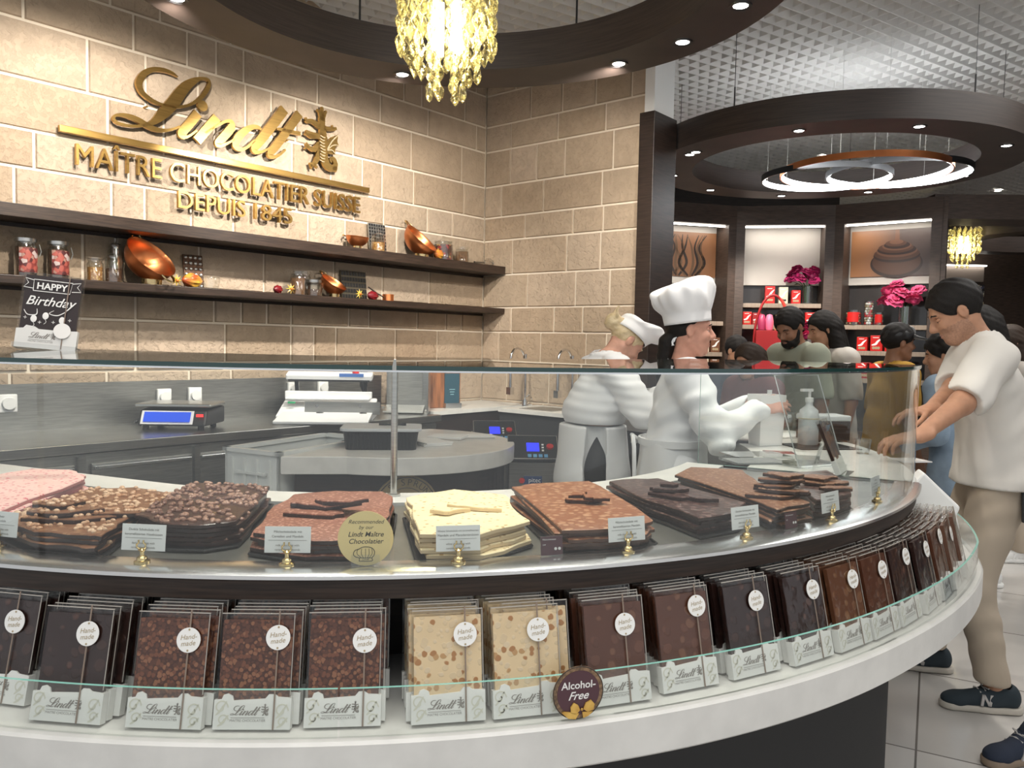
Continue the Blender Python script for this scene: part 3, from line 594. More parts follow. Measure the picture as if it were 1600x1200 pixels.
# ================================================================== BACK OF HOUSE behind the counter (sign-wall frame: x along, -y into the room)
def wall_thing(name, label, cat, x, y, z, rz=0, group=None, F=None): return thing(name, label, cat, X=(F or MW) @ TR(x, y, z, rz), group=group)
t = wall_thing('steel_workbench', 'long stainless steel workbench with drawers under the sign wall', 'workbench', 0, 0, 0)
b = B(); b.box((.85, -.37, .875), (3.7, .70, .05)); b.obj('worktop', K['steel'], t, bev=.004)
b = B(); b.box((.85, -.018, 1.035), (3.7, .012, .27)); b.obj('splashback', K['steeld'], t)
b = B(); b.box((.85, -.38, .42), (3.66, .60, .84)); b.obj('body', K['steeld'], t)
for i, x in enumerate((-.75, -.15, .47, 1.05)):
    for z, h in ((.69, .20), (.47, .20), (.23, .24)):
        if i == 3 and z < .5: continue
        b = B(); b.box((x, -.69, z), (.54, .02, h)); dr = b.obj('drawer', K['steeld'], t, bev=.003)
        b = B(); b.box((x, -.71, z+h/2-.02), (.52, .025, .018)); b.obj('handle', K['alu'], dr, bev=.003)
    b = B(); b.box((x+.30, -.693, .42), (.035, .03, .82)); b.obj('upright', K['steel'], t)
t = wall_thing('undercounter_chiller', 'dark undercounter machine with coloured maker plate below the workbench', 'machine', 1.52, -.76, 0)
b = B(); b.box((0, 0, .42), (.36, .05, .80)); b.obj('body', K['steeld'], t, bev=.003)
b = B(); b.box((-.12, -.028, .42), (.05, .01, .78)); b.box((.13, -.028, .60), (.06, .01, .10)); b.obj('door_gap', K['black'], t)
b = B(); b.box((.07, -.029, .74), (.20, .006, .055)); p_ = b.obj('maker_plate', mat('blue_plate', (.02, .05, .16), .3), t)
v, f = text('pitec', .05); B().at(TR(.10, -.0335, .725) @ TX).add(v, f).obj('lettering', K['white'], p_)
b = B(); b.box((-.015, -.033, .74), (.02, .004, .04)); b.box((.01, -.033, .74), (.018, .004, .04), 1); b.obj('mark', [K['red'], K['orange']], p_)
b = B()
for k in range(6): b.box((.1, -.03, .45-k*.03), (.10, .008, .014))
b.obj('vent', K['black'], t)
# wall sockets
for x, z, lb in ((.03, 1.066, 'white wall socket at the left edge of the steel splashback'), (.905, 1.068, 'white wall socket with round flap above the scale, left one'), (1.11, 1.071, 'white wall socket with round flap above the scale, right one'), (1.86, 1.085, 'white wall socket behind the sealing machine, left one'), (2.12, 1.09, 'white wall socket behind the sealing machine, right one')):
    t = wall_thing('wall_socket', lb, 'socket', x, -.024, z, group='wall sockets above the workbench')
    b = B(); b.box((0, -.012, 0), (.09, .024, .10)); b.obj('plate', K['white'], t, bev=.006)
    b = B(); b.cyl((.0, -.024, 0), (.0, -.04, 0), .036, .033, 20); b.obj('flap', K['white'], t, 40)
# scale
S = MW @ TR(.84, -.36, .9012, radians(-46), s=1.22)
t = thing('kitchen_scale', 'black and steel weighing scale with a blue display on the workbench', 'scale', X=S)
b = B(); b.add([(-.16, -.11, .02), (.16, -.11, .02), (.18, .14, .02), (-.18, .14, .02), (-.16, -.075, .095), (.16, -.075, .095), (.18, .14, .105), (-.18, .14, .105)], [(3, 2, 1, 0), (4, 5, 6, 7), (0, 1, 5, 4), (1, 2, 6, 5), (2, 3, 7, 6), (3, 0, 4, 7)]); b.obj('body', K['black'], t, bev=.01)
b = B(); b.box((0, .03, .118), (.36, .24, .016)); b.obj('pan', K['steel'], t, bev=.006)
b = B(); b.add([(-.145, -.114, .03), (.10, -.114, .03), (.10, -.083, .092), (-.145, -.083, .092)], [(0, 1, 2, 3)]); b.obj('screen_frame', K['white'], t)
b = B(); b.add([(-.132, -.1145, .042), (.087, -.1145, .042), (.087, -.089, .087), (-.132, -.089, .087)], [(0, 1, 2, 3)]); b.obj('screen', mat('blue_screen', (.01, .05, .42), .3, emit=.8), t)
b = B(); b.box((.13, -.1, .072), (.03, .01, .012)); b.obj('red_light', mat('red_glow', (.9, .02, .02), .4, emit=2), t)
b = B()
for x in (-.13, .13):
    for y in (-.08, .11): b.cyl((x, y, 0), (x, y, .022), .015, n=12)
b.obj('feet', K['blackm'], t)
b = B(); b.tube([(-.17, .13, .06), (-.22, .15, .05), (-.26, .12, .015), (-.22, .2, .008), (-.12, .24, .008)], .006, 6); b.obj('cable', K['black'], t, 60)
# bag sealing machine
S = MW @ TR(1.87, -.43, .9015, radians(-45)) @ Matrix.Diagonal((1.2, 1.12, 1.0, 1))
t = thing('sealing_machine', 'white tray sealing machine with lifted arm on the workbench', 'sealing machine', X=S)
K['whitep'] = mat('white_machine', (.74, .75, .76), .35)
b = B(); b.add([(-.27, -.13, 0), (.27, -.13, 0), (.27, .2, 0), (-.27, .2, 0), (-.27, -.13, .03), (.27, -.13, .03), (.27, .2, .13), (-.27, .2, .13)], [(3, 2, 1, 0), (4, 5, 6, 7), (0, 1, 5, 4), (1, 2, 6, 5), (2, 3, 7, 6), (3, 0, 4, 7)]); b.obj('body', K['whitep'], t, bev=.008)
b = B(); b.box((.02, -.27, .032), (.50, .28, .018), R=Matrix.Rotation(.12, 3, 'X')); b.obj('front_tray', K['whitep'], t, bev=.003)
b = B(); b.box((.10, -.12, .085), (.42, .008, .085)); b.obj('stop_plate', K['steel'], t)
for x in (-.02, .22):
    b = B(); b.cyl((x, -.16, .02), (x, -.16, .05), .006, n=8); b.ball((x, -.16, .055), (.022, .009, .007), 10, 6); b.obj('knob', K['black'], t, 50)
    b = B(); b.cyl((x-.02, -.128, .1), (x-.02, -.124, .1), .010, n=12); b.obj('bolt', K['alu'], t)
b = B(); b.box((.0, .06, .16), (.50, .03, .05)); b.box((0, .02, .135), (.48, .05, .012)); b.obj('seal_bar', K['whitep'], t, bev=.004)
b = B(); b.box((0, .10, .29), (.50, .09, .045), R=Matrix.Rotation(.25, 3, 'X')); b.obj('lifting_arm', K['whitep'], t, bev=.01)
b = B(); b.box((0, .085, .263), (.47, .05, .02)); b.obj('seal_jaw', K['black'], t)
b = B(); b.box((.13, .055, .30), (.14, .012, .022), R=Matrix.Rotation(.25, 3, 'X')); b.obj('display', mat('blue_strip', (.05, .13, .35), .3, emit=.3), t)
b = B(); b.cyl((.15, .10, .312), (.15, .10, .33), .02, n=14); b.obj('stop_button', K['red'], t, 40)
b = B(); b.box((-.2, -.02, .11), (.04, .02, .012)); b.obj('switch', mat('green_switch', (.02, .3, .12), .3), t)
for x in (-.2, .2):
    b = B(); b.cyl((x, .17, .1), (x, .13, .29), .012, n=10); b.obj('hinge_post', K['black'], t, 50)
# stainless hooded partition
S = MW @ TR(2.62, -.42, .9015, radians(-47))
t = thing('steel_hood', 'stainless steel box with folded lid at the end of the workbench', 'steel box', X=S)
b = B(); b.box((0, .12, .205), (.34, .012, .40)); b.box((.165, -.02, .205), (.012, .30, .40)); b.obj('shell', K['steel'], t, bev=.002)
b = B(); b.box((-.02, -.02, .03), (.3, .24, .012), R=Matrix.Rotation(.12, 3, 'X')); b.obj('sheet', K['steel'], t)
b = B(); b.box((-.02, .108, .2), (.26, .006, .24)); b.obj('inner_panel', K['steeld'], t)
# black slim device standing behind the sealing machine
t = wall_thing('hand_blender', 'tall slim black hand blender standing behind the sealing machine', 'blender', 2.36, -.22, .9015)
b = B(); b.lathe([(.035, 0), (.035, .03), (.012, .06), (.012, .16), (.03, .20), (.032, .30), (.02, .33), (0, .335)], 14); b.obj('shaft', K['black'], t, 50)
# dark corner counters under both walls
t = wall_thing('corner_counter', 'dark corner counter with white top under the stone walls', 'counter', 0, 0, 0)
b = B(); b.box((3.32, -.30, .44), (1.20, .58, .88)); b.obj('cabinet', K['wood'], t)
b = B(); b.box((3.32, -.31, .90), (1.20, .60, .03)); b.obj('worktop', K['slab'], t)
t = wall_thing('chocolate_warmer', 'wooden dispenser cabinet with dark blue front panel beside the stone corner', 'dispenser', 3.02, -.26, .915, radians(-20))
b = B(); b.box((0, 0, .15), (.40, .30, .30)); b.obj('cabinet', mat('orange_wood', (.27, .10, .035), .4, var=.4, vs=4, stretch=(8, 8, 1)), t, bev=.006)
b = B(); b.box((.12, -.155, .15), (.13, .012, .26)); b.obj('panel', mat('teal_panel', (.02, .07, .10), .3), t); b = B(); b.box((.12, -.17, .02), (.14, .05, .04)); b.obj('drip_tray', K['steel'], t)
b = B()
for k in range(3): b.box((.12, -.1625, .15-.02*k), (.05-.01*k, .002, .006))
b.obj('print', mat('pale_blue_print', (.25, .45, .5), .4), t)
# taps with spray hoses
def tap(lb, x):
    t = thing('spray_tap', lb, 'tap', X=MR @ TR(x, -.12, .915), group='tall taps on the corner counter')
    b = B(); b.cyl((0, 0, 0), (0, 0, .05), .028, .024, 14); b.cyl((0, 0, .05), (0, 0, .44), .012, n=10); b.obj('riser', K['chrome'], t, 40)
    b = B(); b.tube([(0, -.02+.09*cos(a)-.09, .40+.09*sin(a)) for a in [pi*k/14 for k in range(15)]], .011, 8); b.obj('spout', K['chrome'], t, 60)
    b = B(); b.cyl((0, -.2, .40), (0, -.2, .15), .012, .015, 10); b.box((0, -.2, .13), (.045, .05, .06)); b.obj('spray_head', K['chrome'], t, 40)
    b = B(); b.tube([(.02, 0, .07), (.06, -.01, .10), (.09, -.02, .06)], .006, 6); b.obj('lever', K['chrome'], t, 50)
tap('tall chrome spray tap nearer the stone corner', .62); tap('tall chrome spray tap nearer the bending cook', 1.12)
t = thing('sink_unit', 'dark sink unit with black front under the taps', 'sink', X=MR)
b = B(); b.box((1.18, -.27, .44), (1.0, .50, .88)); b.obj('cabinet', K['blackm'], t)
b = B(); b.box((1.18, -.28, .90), (1.0, .52, .03)); b.obj('worktop', K['slab'], t)
b = B(); b.box((1.0, -.3, .914), (.34, .3, .008)); b.obj('basin', K['steeld'], t)
# tempering machines
def pitec(lb, x, y, rz):
    t = thing('tempering_machine', lb, 'machine', (x, y, 0), rz, group='tempering machines behind the round table')
    b = B(); b.box((0, .22, .44), (.27, .42, .78)); b.obj('housing', K['steel'], t, bev=.006)
    b = B(); b.add([(-.14, -.02, .82), (.14, -.02, .82), (.14, .16, .93), (-.14, .16, .93), (-.14, .0, .80), (.14, .0, .80), (.14, .18, .80), (-.14, .18, .80)], [(0, 1, 2, 3), (4, 7, 6, 5), (0, 4, 5, 1), (1, 5, 6, 2), (2, 6, 7, 3), (3, 7, 4, 0)]); p_ = b.obj('control_panel', K['black'], t, bev=.003)
    Q = Matrix.Translation((0, .07, .876)) @ Matrix.Rotation(math.atan2(.11, .18), 4, 'X')
    b = B(); b.at(Q).box((0, -.0, .001), (.07, .07, .006)); b.obj('display', mat('royal_blue_display', (.02, .03, .75), .3, emit=1.1), p_)
    b = B(); b.at(Q).cyl((.095, .0, 0), (.095, 0, .012), .02, n=14); b.obj('stop_button', K['red'], p_, 40)
    b = B(); b.at(Q)
    for k in range(3): b.box((.055, -.03+k*.025, .002), (.012, .012, .004))
    for k in range(4): b.box((-.02+.03*k, -.075, .001), (.02, .025, .004), 1)
    b.obj('buttons', [K['white'], mat('sky_blue_key', (.12, .35, .6), .4)], p_)
    b = B(); b.at(Q)
    for s_ in (-1, 1): b.box((s_*.138, 0, .002), (.004, .20, .004))
    for s_ in (-1, 1): b.box((0, s_*.10, .002), (.28, .004, .004))
    b.obj('rim', K['alu'], p_)
    b = B(); b.box((.0, .006, .70), (.10, .006, .05)); q_ = b.obj('maker_plate', K['plate'], t); v, f = text('pitec', .035); B().at(TR(.01, .0028, .692) @ TX).add(v, f).obj('lettering', K['white'], q_)
    b = B(); b.cyl((-.06, .0035, .70), (-.06, .002, .70), .016, n=12); b.obj('mark', K['red'], q_)
    b = B()
    for sx in (-.1, .1):
        for yy in (.06, .38): b.cyl((sx, yy, 0), (sx, yy, .06), .025, n=10)
    b.obj('castors', K['blackm'], t)
K['plate'] = mat('blue_maker_plate', (.03, .06, .16), .3)
pitec('tempering machine with blue display left of the cooks', .125, 4.32, radians(2)); pitec('tempering machine with blue display half behind the round table', -.10, 5.12, radians(6))
# round work table with a gold emblem
TC = Vector((-.62, 4.36, 0))
t = thing('work_table', 'white topped half round work table with dark base and gold round emblem', 'table', (0, 0, 0))
def dshape(r_, k): return [(-1.08+k, 3.70+k*1.2)]+[(TC.x+r_*cos(radians(a)), TC.y+r_*sin(radians(a))) for a in range(-104, 86, 5)]+[(-.60+k, 4.93-k)]
b = B(); b.prism(dshape(.64, 0), .815, .90); b.obj('tabletop', K['slab'], t, bev=.004)
b = B(); b.prism(dshape(.585, .05), .0, .815); b.obj('base', K['wood'], t)
a = radians(-78); n_ = Vector((cos(a), sin(a), 0)); ec = TC+n_*.592+Vector((0, 0, .655)); EX = Matrix.Translation(ec) @ Matrix.Rotation(a+pi/2, 4, 'Z')
b = B().at(EX @ TX); b.cyl((0, 0, -.012), (0, 0, .004), .155, n=48); em = b.obj('emblem', mat('antique_gold_plate', (.36, .28, .15), .35, .6), t, 40)
b = B().at(EX @ TX); b.tube([(.145*cos(2*pi*k/48), .145*sin(2*pi*k/48), .005) for k in range(48)], .003, 5, closed=True); b.tube([(.095*cos(2*pi*k/40), .095*sin(2*pi*k/40), .005) for k in range(40)], .002, 5, closed=True)
for k, ch in enumerate('S SPRÜNGLI'):
    if ch == ' ': continue
    an = radians(128-k*15); v, f = text(ch, .044); b.at(EX @ TX @ Matrix.Translation((.107*cos(an), .107*sin(an), .0045)) @ Matrix.Rotation(an-pi/2, 4, 'Z')).add(v, f)
b.obj('lettering', K['ink'], em)
# tray tub on the table
S = TR(pz(595, 700, .9).x+.0, pz(595, 700, .9).y+.03, .90, radians(6), s=1.12)
t = thing('plastic_tub', 'black ribbed plastic tub with a clear lid on the white work table', 'tub', X=S)
b = B(); w_, d_, h_ = .34, .22, .085; n_ = 24
def rr(w_, d_, r_, rib=0):
    o = []
    for cx, cy, a0 in ((w_/2-r_, d_/2-r_, 0), (-w_/2+r_, d_/2-r_, 90), (-w_/2+r_, -d_/2+r_, 180), (w_/2-r_, -d_/2+r_, 270)):
        for k in range(5): a = radians(a0+k*22.5); o.append((cx+r_*cos(a), cy+r_*sin(a)))
    return o
b.prism(rr(w_*.93, d_*.9, .03), 0, h_, top=rr(w_, d_, .035))
for k in range(17):
    x = -.135+.0169*k; b.box((x, -d_*.475, h_*.48), (.006, .012, h_*.8), R=Matrix.Rotation(.11, 3, 'X')); b.box((x, d_*.475, h_*.48), (.006, .012, h_*.8), R=Matrix.Rotation(-.11, 3, 'X'))
b.obj('tub', K['black'], t)
b = B(); b.prism(rr(w_+.025, d_+.025, .04), h_, h_+.014); b.obj('lid', mat('frosted_lid', (.55, .57, .58), .3), t, bev=.003)
p = pz(660, 664, .9+.1)
t = thing('marker_pen', 'black pen lying on the tub lid', 'pen', (S.translation.x+.05, S.translation.y+.03, .90+.112), radians(8)); b = B(); b.cyl((-.07, 0, .006), (.05, 0, .006), .006, n=10); b.obj('barrel', K['black'], t, 40); b = B(); b.cyl((.05, 0, .006), (.07, 0, .006), .007, n=10); b.obj('cap', K['blackm'], t, 40)
for i, (u, v_, w_, d_, rz, lb) in enumerate(((672, 692, .16, .22, .5, 'white paper sheets beside the black tub'), (700, 684, .2, .14, -.3, 'grey edged paper stack in the middle of the work table'), (742, 682, .22, .13, .15, 'flat white paper pad near the round end of the work table'))):
    p = pz(u, v_, .905); t = thing('paper_stack', lb, 'paper', (p.x, p.y, .90), rz, group='papers on the work table')
    for k in range(3 if i != 2 else 2):
        b = B(); b.box((0, 0, .004+.006*k), (w_, d_, .005), R=Matrix.Rotation(.06*k, 3, 'Z')); b.obj('sheet', K['white'] if k or i == 0 else K['cream'], t)
# big white crate left of the table
t = thing('plastic_crate', 'large white plastic crate standing left of the work table', 'crate', (-1.10, 3.74, .0), atan2(.89, .46))
K['crate'] = mat('white_crate', (.70, .72, .70), .35)
b = B(); L_, W_, H0, H1 = .74, .345, .30, .905
b.box((L_/2, .006, (H0+H1)/2), (L_, .012, H1-H0)); b.box((L_/2, W_, (H0+H1)/2), (L_, .012, H1-H0)); b.box((.006, W_/2, (H0+H1)/2), (.012, W_, H1-H0)); b.box((L_, W_/2, H0+.24), (.012, W_, .48)); b.box((L_, .06, H1-.06), (.012, .12, .12)); b.box((L_, W_-.06, H1-.06), (.012, .12, .12)); b.box((L_, W_/2, H1-.012), (.012, W_, .024)); b.box((L_/2, W_/2, H0), (L_, W_, .012))
for k in range(4): b.box((-.006, .05+k*.082, .62), (.012, .012, .5))
b.box((-.008, W_/2, .80), (.014, .2, .012)); b.box((-.008, W_/2, .72), (.014, .2, .012)); b.obj('shell', K['crate'], t)
b = B(); b.box((L_/2, W_/2, H1), (L_+.03, W_+.03, .02)); c = b.obj('lip', K['crate'], t)
me = c.data; c_ = B()
for x0, x1, y0, y1 in ((-.012, .02, -.012, W_+.012), (L_-.02, L_+.012, -.012, W_+.012), (-.012, L_+.012, -.012, .018), (-.012, L_+.012, W_-.018, W_+.012)): c_.box(((x0+x1)/2, (y0+y1)/2, H1), (x1-x0, y1-y0, .02))
c.data = c_.mesh('lip', [K['crate']])
b = B(); b.box((L_/2, W_/2, .15), (L_-.05, W_-.05, .29)); b.obj('dolly', K['blackm'], t)
p = pz(880, 685, .85)
t = thing('waste_bucket', 'small white bucket behind the bending cook', 'bucket', (.395, 4.60, .70)); b = B(); b.lathe([(.0, 0), (.06, 0), (.08, .17), (.083, .17), (.083, .18), (.074, .18), (.06, .01), (0, .01)], 20); b.obj('pail', K['whitep'], t, 40)
b = B(); b.box((0, 0, -.35), (.18, .2, .70)); b.obj('stand', K['black'], t)
# ================================================================== WALL SIGN
LET = dict(L=[(-.214, .354, .003), (-.256, .368, .0103), (-.317, .369, .0131), (-.377, .353, .0144), (-.426, .315, .0186), (-.455, .26, .02), (-.446, .214, .0171), (-.412, .184, .0143), (-.358, .163, .0116), (-.302, .159, .0088), (-.22, .166, .0089), (-.141, .197, .009), (-.071, .252, .0121), (-.022, .32, .0137), (-.003, .371, .0098), (-.022, .389, .0091), (-.071, .378, .0121), (-.13, .338, .024), (-.183, .28, .0327), (-.246, .185, .0368), (-.308, .107, .0321), (-.358, .051, .0203), (-.398, .023, .0115), (-.457, -.002, .008), (-.524, -.014, .0079), (-.58, -.012, .0084), (-.605, .004, .0084), (-.598, .027, .0078), (-.556, .041, .0107), (-.504, .04, .0156), (-.456, .03, .0171), (-.408, .011, .0172), (-.353, -.001, .0145), (-.298, .005, .0102), (-.247, .024, .0074), (-.2, .051, .0074)],
 i=[(-.082, .16, .0302), (-.131, .091, .0284), (-.189, .013, .0267), (-.179, -.01, .0134), (-.142, .003, .0075), (-.088, .05, .0066)], n1=[(.05, .162, .0307), (-.017, .075, .0304), (-.088, -.016, .0301)],
 n2=[(-.033, .046, .0076), (.05, .11, .0086), (.119, .154, .0099), (.153, .153, .0172), (.15, .116, .0265), (.101, .053, .0263), (.056, -.003, .0231), (.079, -.012, .0123), (.124, .011, .0078), (.177, .048, .0069)],
 d=[(.375, .153, .008), (.35, .164, .0128), (.301, .153, .0175), (.241, .109, .0237), (.194, .051, .0267), (.183, .006, .0219), (.218, -.011, .0126), (.266, .012, .0089), (.326, .072, .008)], ds=[(.558, .333, .0346), (.468, .211, .0342), (.375, .088, .0322), (.323, .018, .0256), (.338, -.006, .0144), (.388, .009, .0081), (.438, .04, .0071)],
 ts=[(.683, .331, .0302), (.597, .211, .0298), (.501, .08, .0288), (.444, .003, .0227), (.469, -.014, .0124), (.52, .012, .0092), (.569, .057, .0066)], tb=[(.497, .184, .0065), (.539, .188, .0115), (.691, .192, .0134)])
def script_logo(b, X, e=.012, sub=6, mi=0):
    b.at(X)
    for k, P in LET.items(): ribbon(b, P, e, mi, sub)
    b.cyl((-.0495, .2135, 0), (-.0495, .2135, e), .034, n=18, mi=mi); return b
DRAG = [([(-.012, .16, .028), (-.012, .118, .026), (-.004, .077, .03), (0, .04, .03)]), ([(-.03, .1, .022), (-.076, .117, .018), (-.105, .123, .016), (-.142, .115, .014), (-.15, .14, .005)]), ([(0, .028, .026), (-.06, .028, .02), (-.112, .023, .024), (-.15, .045, .008)]), ([(-.07, .018, .016), (-.16, .02, .006)]),
 ([(.007, .098, .018), (.053, .1, .015), (.09, .107, .014), (.118, .12, .01)]), ([(.085, .108, .008), (.082, .135, .004)]), ([(-.02, -.02, .014), (-.05, -.03, .014), (-.074, -.073, .018), (-.118, -.07, .014), (-.151, -.045, .012)]), ([(-.13, -.06, .009), (-.16, -.085, .005)]), ([(-.02, -.05, .02), (-.051, -.131, .02), (-.073, -.172, .016), (-.115, -.19, .014)]), ([(-.08, -.178, .01), (-.05, -.2, .008)]), ([(-.1, -.185, .01), (-.1, -.215, .006)]),
 ([(.008, .045, .026), (0, -.009, .036), (-.004, -.06, .038), (.009, -.12, .036), (.04, -.17, .03), (.086, -.181, .024), (.112, -.15, .02), (.095, -.112, .016), (.066, -.118, .012), (.075, -.14, .008)]), ([(.086, -.185, .014), (.117, -.172, .011), (.112, -.202, .006)]),
 ([(-.012, .15, .02), (-.03, .2, .013), (-.055, .215, .008)]), ([(-.012, .15, .02), (-.012, .21, .013), (-.01, .245, .008)]), ([(-.012, .15, .02), (.012, .2, .013), (.026, .225, .008)])]
def dragon(b, X, e=.012, sub=5, mi=0):
    b.at(X)
    for P in DRAG: ribbon(b, P, e, mi, sub)
    W_ = [(.03, -.003), (.069, .042), (.138, .078), (.127, .029), (.143, -.006), (.112, -.018), (.109, -.076), (.047, -.081), (.023, -.042)]
    b.prism(W_, 0, e*.8, mi); return b
def wing_ribs(b, X, e, mi):
    b.at(X)
    for P in (((.035, -.05, .004), (.08, .02, .005), (.135, .075, .003)), ((.035, -.055, .004), (.09, -.01, .004), (.14, -.006, .003)), ((.035, -.06, .004), (.075, -.05, .004), (.108, -.074, .003))): ribbon(b, P, e, mi, 4)
    for k in range(9):
        z = .03-.022*k; x = .004-.004*sin(k); ribbon(b, [(x-.034, z+.006, .0035), (x, z-.004, .004), (x+.01, z+.002, .002)], e, mi, 3)
t = wall_thing('wall_sign', 'gold metal shop lettering with underline and crest on the stone wall', 'sign', 0, 0, 0)
SO = -.045
b = B(); script_logo(b, TR(1.2, SO+.0, 2.72) @ TX, .022, 8); b.obj('script_lettering', K['gold'], t)
b = B(); dragon(b, TR(2.09, SO, 2.9) @ TX, .018); b.obj('crest', K['gold'], t)
b = B(); wing_ribs(b, TR(2.09, SO-.0185, 2.9) @ TX, .003, 0); b.obj('crest_relief', K['inkgold'], t)
b = B(); b.box((1.415, SO, 2.613), (2.23, .03, .038)); b.obj('underline_bar', K['gold'], t, bev=.002)
def fit_text(b, s_, x0, x1, z0, h, X, ext):
    v, f = text(s_, 1, ext=ext, align='LEFT', res=5); xs = [q[0] for q in v]; cap = .72; sx = (x1-x0)/(max(xs)-min(xs)); sz = h/cap
    b.at(X).add([(x0+(q[0]-min(xs))*sx, z0+q[1]*sz, q[2]) for q in v], f)
b = B(); fit_text(b, 'MAÎTRE CHOCOLATIER SUISSE', .385, 2.44, 2.425, .125, MW.inverted() @ MW @ TR(0, SO-.005, 0) @ TX, .013); b.obj('tagline', K['gold'], t)
for s_, x0, x1 in (('DEPUIS', .99, 1.46), ('1845', 1.53, 1.83)):
    b = B(); fit_text(b, s_, x0, x1, 2.265, .112, TR(0, SO-.005, 0) @ TX, .013); b.obj('dateline', K['gold'], t)
b = B()
for x, z in ((.35, 2.613), (1.4, 2.613), (2.48, 2.613), (.8, 2.85), (1.3, 2.8), (1.8, 2.85), (2.09, 2.85)): b.cyl((x, 0, z), (x, SO, z), .006, n=8)
b.obj('standoff', K['gold'], t)
# ================================================================== WALL SHELVES and what stands on them
for z, h, lb in ((2.13, .07, 'upper dark wood shelf along the stone wall'), (1.757, .045, 'lower dark wood shelf along the stone wall')):
    t = wall_thing('wall_shelf', lb, 'shelf', 0, 0, 0); b = B(); b.box((.86, -.137, z-h/2), (6.12, .266, h)); b.obj('board', K['woodh'], t, bev=.003)
    b = B(); b.box((.86, -.008, z-h-.012), (6.1, .012, .02)); b.obj('wall_batten', K['wood'], t)
ZU, ZL = 2.131, 1.758
def copperbowl(lb, x, z, r_, tilt, rz, ringh, hands=2, y=-.14):
    tilt = radians(18+degrees(tilt)*1.08); rz = -1.15; y = -max(.14, r_+.03)
    t = wall_thing('copper_bowl', lb, 'bowl', x, y, z, rz)
    b = B(); b.lathe([(r_*.36, 0), (r_*.38, ringh), (r_*.35, ringh), (r_*.33, 0)], 24, caps=False); b.obj('ring_stand', K['brass'], t, 40)
    b = B(); P = [(r_*sin(a), -r_*.92*cos(a)) for a in [1.50*k/10 for k in range(11)]]; Q = [(q[0]*.975, q[1]*.975+.001) for q in P[::-1]]
    b.at(TR(0, 0, ringh+r_*.82) @ Matrix.Rotation(tilt, 4, 'Y')); b.lathe([(0, -r_*.92)]+P[1:]+[(r_*1.03, -r_*.02), (r_*1.03, .0)]+Q[:-1]+[(0, -r_*.9)], 36); bo = b.obj('bowl', K['copper'], t, 50)
    for s_ in ((1, -1) if hands == 2 else (-1,)):
        b = B(); b.at(TR(0, 0, ringh+r_*.82) @ Matrix.Rotation(tilt, 4, 'Y')); b.tube([(s_*(r_*1.02+.07*r_/.1*sin(a)*.5), .04*cos(a), .0) for a in [pi*k/10 for k in range(11)]], .006, 6); b.obj('handle', K['brass'], t, 60)
copperbowl('small copper pan on a brass ring, leftmost on the upper shelf', 2.35, ZU, .085, radians(-12), .3, .03, 1)
copperbowl('large tilted copper bowl on the upper shelf', 2.98, ZU, .15, radians(24), .5, .035, 1)
copperbowl('large tilted copper bowl with two handles on the lower shelf', .76, ZL, .155, radians(27), .5, .045)
copperbowl('dark copper pan with handle before the wire rack on the lower shelf', 2.14, ZL, .10, radians(16), .4, .035, 1)
def jar(lb, x, z, r_, h_, fill, lid='knob', fh=.7, y=-.13, extra=None):
    t = wall_thing('storage_jar', lb, 'jar', x, y, z, group='jars on the wall shelves')
    b = B(); b.lathe([(0, .001), (r_, .002), (r_, h_*.86), (r_*.86, h_*.92), (r_*.86, h_), (r_*.82, h_), (r_*.82, h_*.92), (r_*.95, h_*.85), (r_*.95, .005), (0, .005)], 20); b.obj('jar', K['jar'], t, 50)
    b = B(); b.lathe([(0, .006), (r_*.93, .007), (r_*.93, h_*fh), (0, h_*fh+.004)], 18); b.obj('contents', fill, t, 50)
    b = B()
    if lid == 'knob': b.lathe([(r_*.9, h_), (r_*.93, h_+.008), (r_*.5, h_+.02), (r_*.14, h_+.024), (r_*.22, h_+.05), (0, h_+.055)], 18); b.obj('lid', K['jar'], t, 50)
    else: b.lathe([(r_*.95, h_), (r_*.97, h_+.018), (0, h_+.02)], 18); b.obj('lid', K['jar'] if lid == 'flat' else K['steel'], t, 40)
    if extra:
        b = B(); b.sweep([(r_+.001, h_*.12), (r_+.002, h_*.12), (r_+.002, h_*.82), (r_+.001, h_*.82)], (0, 0), -140, -30, 12, mi=0); b.obj('paper_label', extra, t)
        b = B(); b.tube([(r_+.006, -.02, h_*.95), (r_+.016, -.02, h_*.75), (r_+.006, -.02, h_*.6)], .0025, 5); b.obj('clip', K['steel'], t)
    return t
K['nuts'] = speck('nut_fill', (.30, .14, .04), [(0, (.55, .33, .11)), (.4, (.4, .2, .06)), (.7, (.65, .42, .17))], 70, .42)
K['cocoa'] = mat('cocoa_fill', (.09, .045, .025), .8, var=.4, vs=60); K['browni'] = mat('brown_fill', (.17, .085, .04), .8, var=.3, vs=60)
K['mixf'] = speck('sweet_fill', (.05, .01, .008), [(0, (.35, .02, .02)), (.4, (.5, .3, .08)), (.7, (.06, .03, .02))], 45, .5)
K['redlab'] = speck('red_picture_label', (.16, .03, .025), [(0, (.34, .08, .06)), (.3, (.42, .34, .32)), (.5, (.07, .015, .015)), (.8, (.3, .18, .14))], 38, .6)
jar('clip top jar with a red picture label, left of the pair', .095, ZL, .055, .19, K['cocoa'], 'steel', .85, extra=K['redlab'])
jar('clip top jar with a red picture label, right of the pair', .257, ZL, .055, .19, K['cocoa'], 'steel', .85, extra=K['redlab'])
jar('jar of nuts cut by the left edge of the photo', -.09, ZL, .05, .12, K['nuts'], 'flat', .6)
jar('small jar filled with yellow nuts on the lower shelf', .455, ZL, .045, .12, K['nuts'], 'flat', .68)
jar('knob lidded glass jar of dark beans beside the big copper bowl', .56, ZL, .05, .15, K['cocoa'], 'knob', .55)
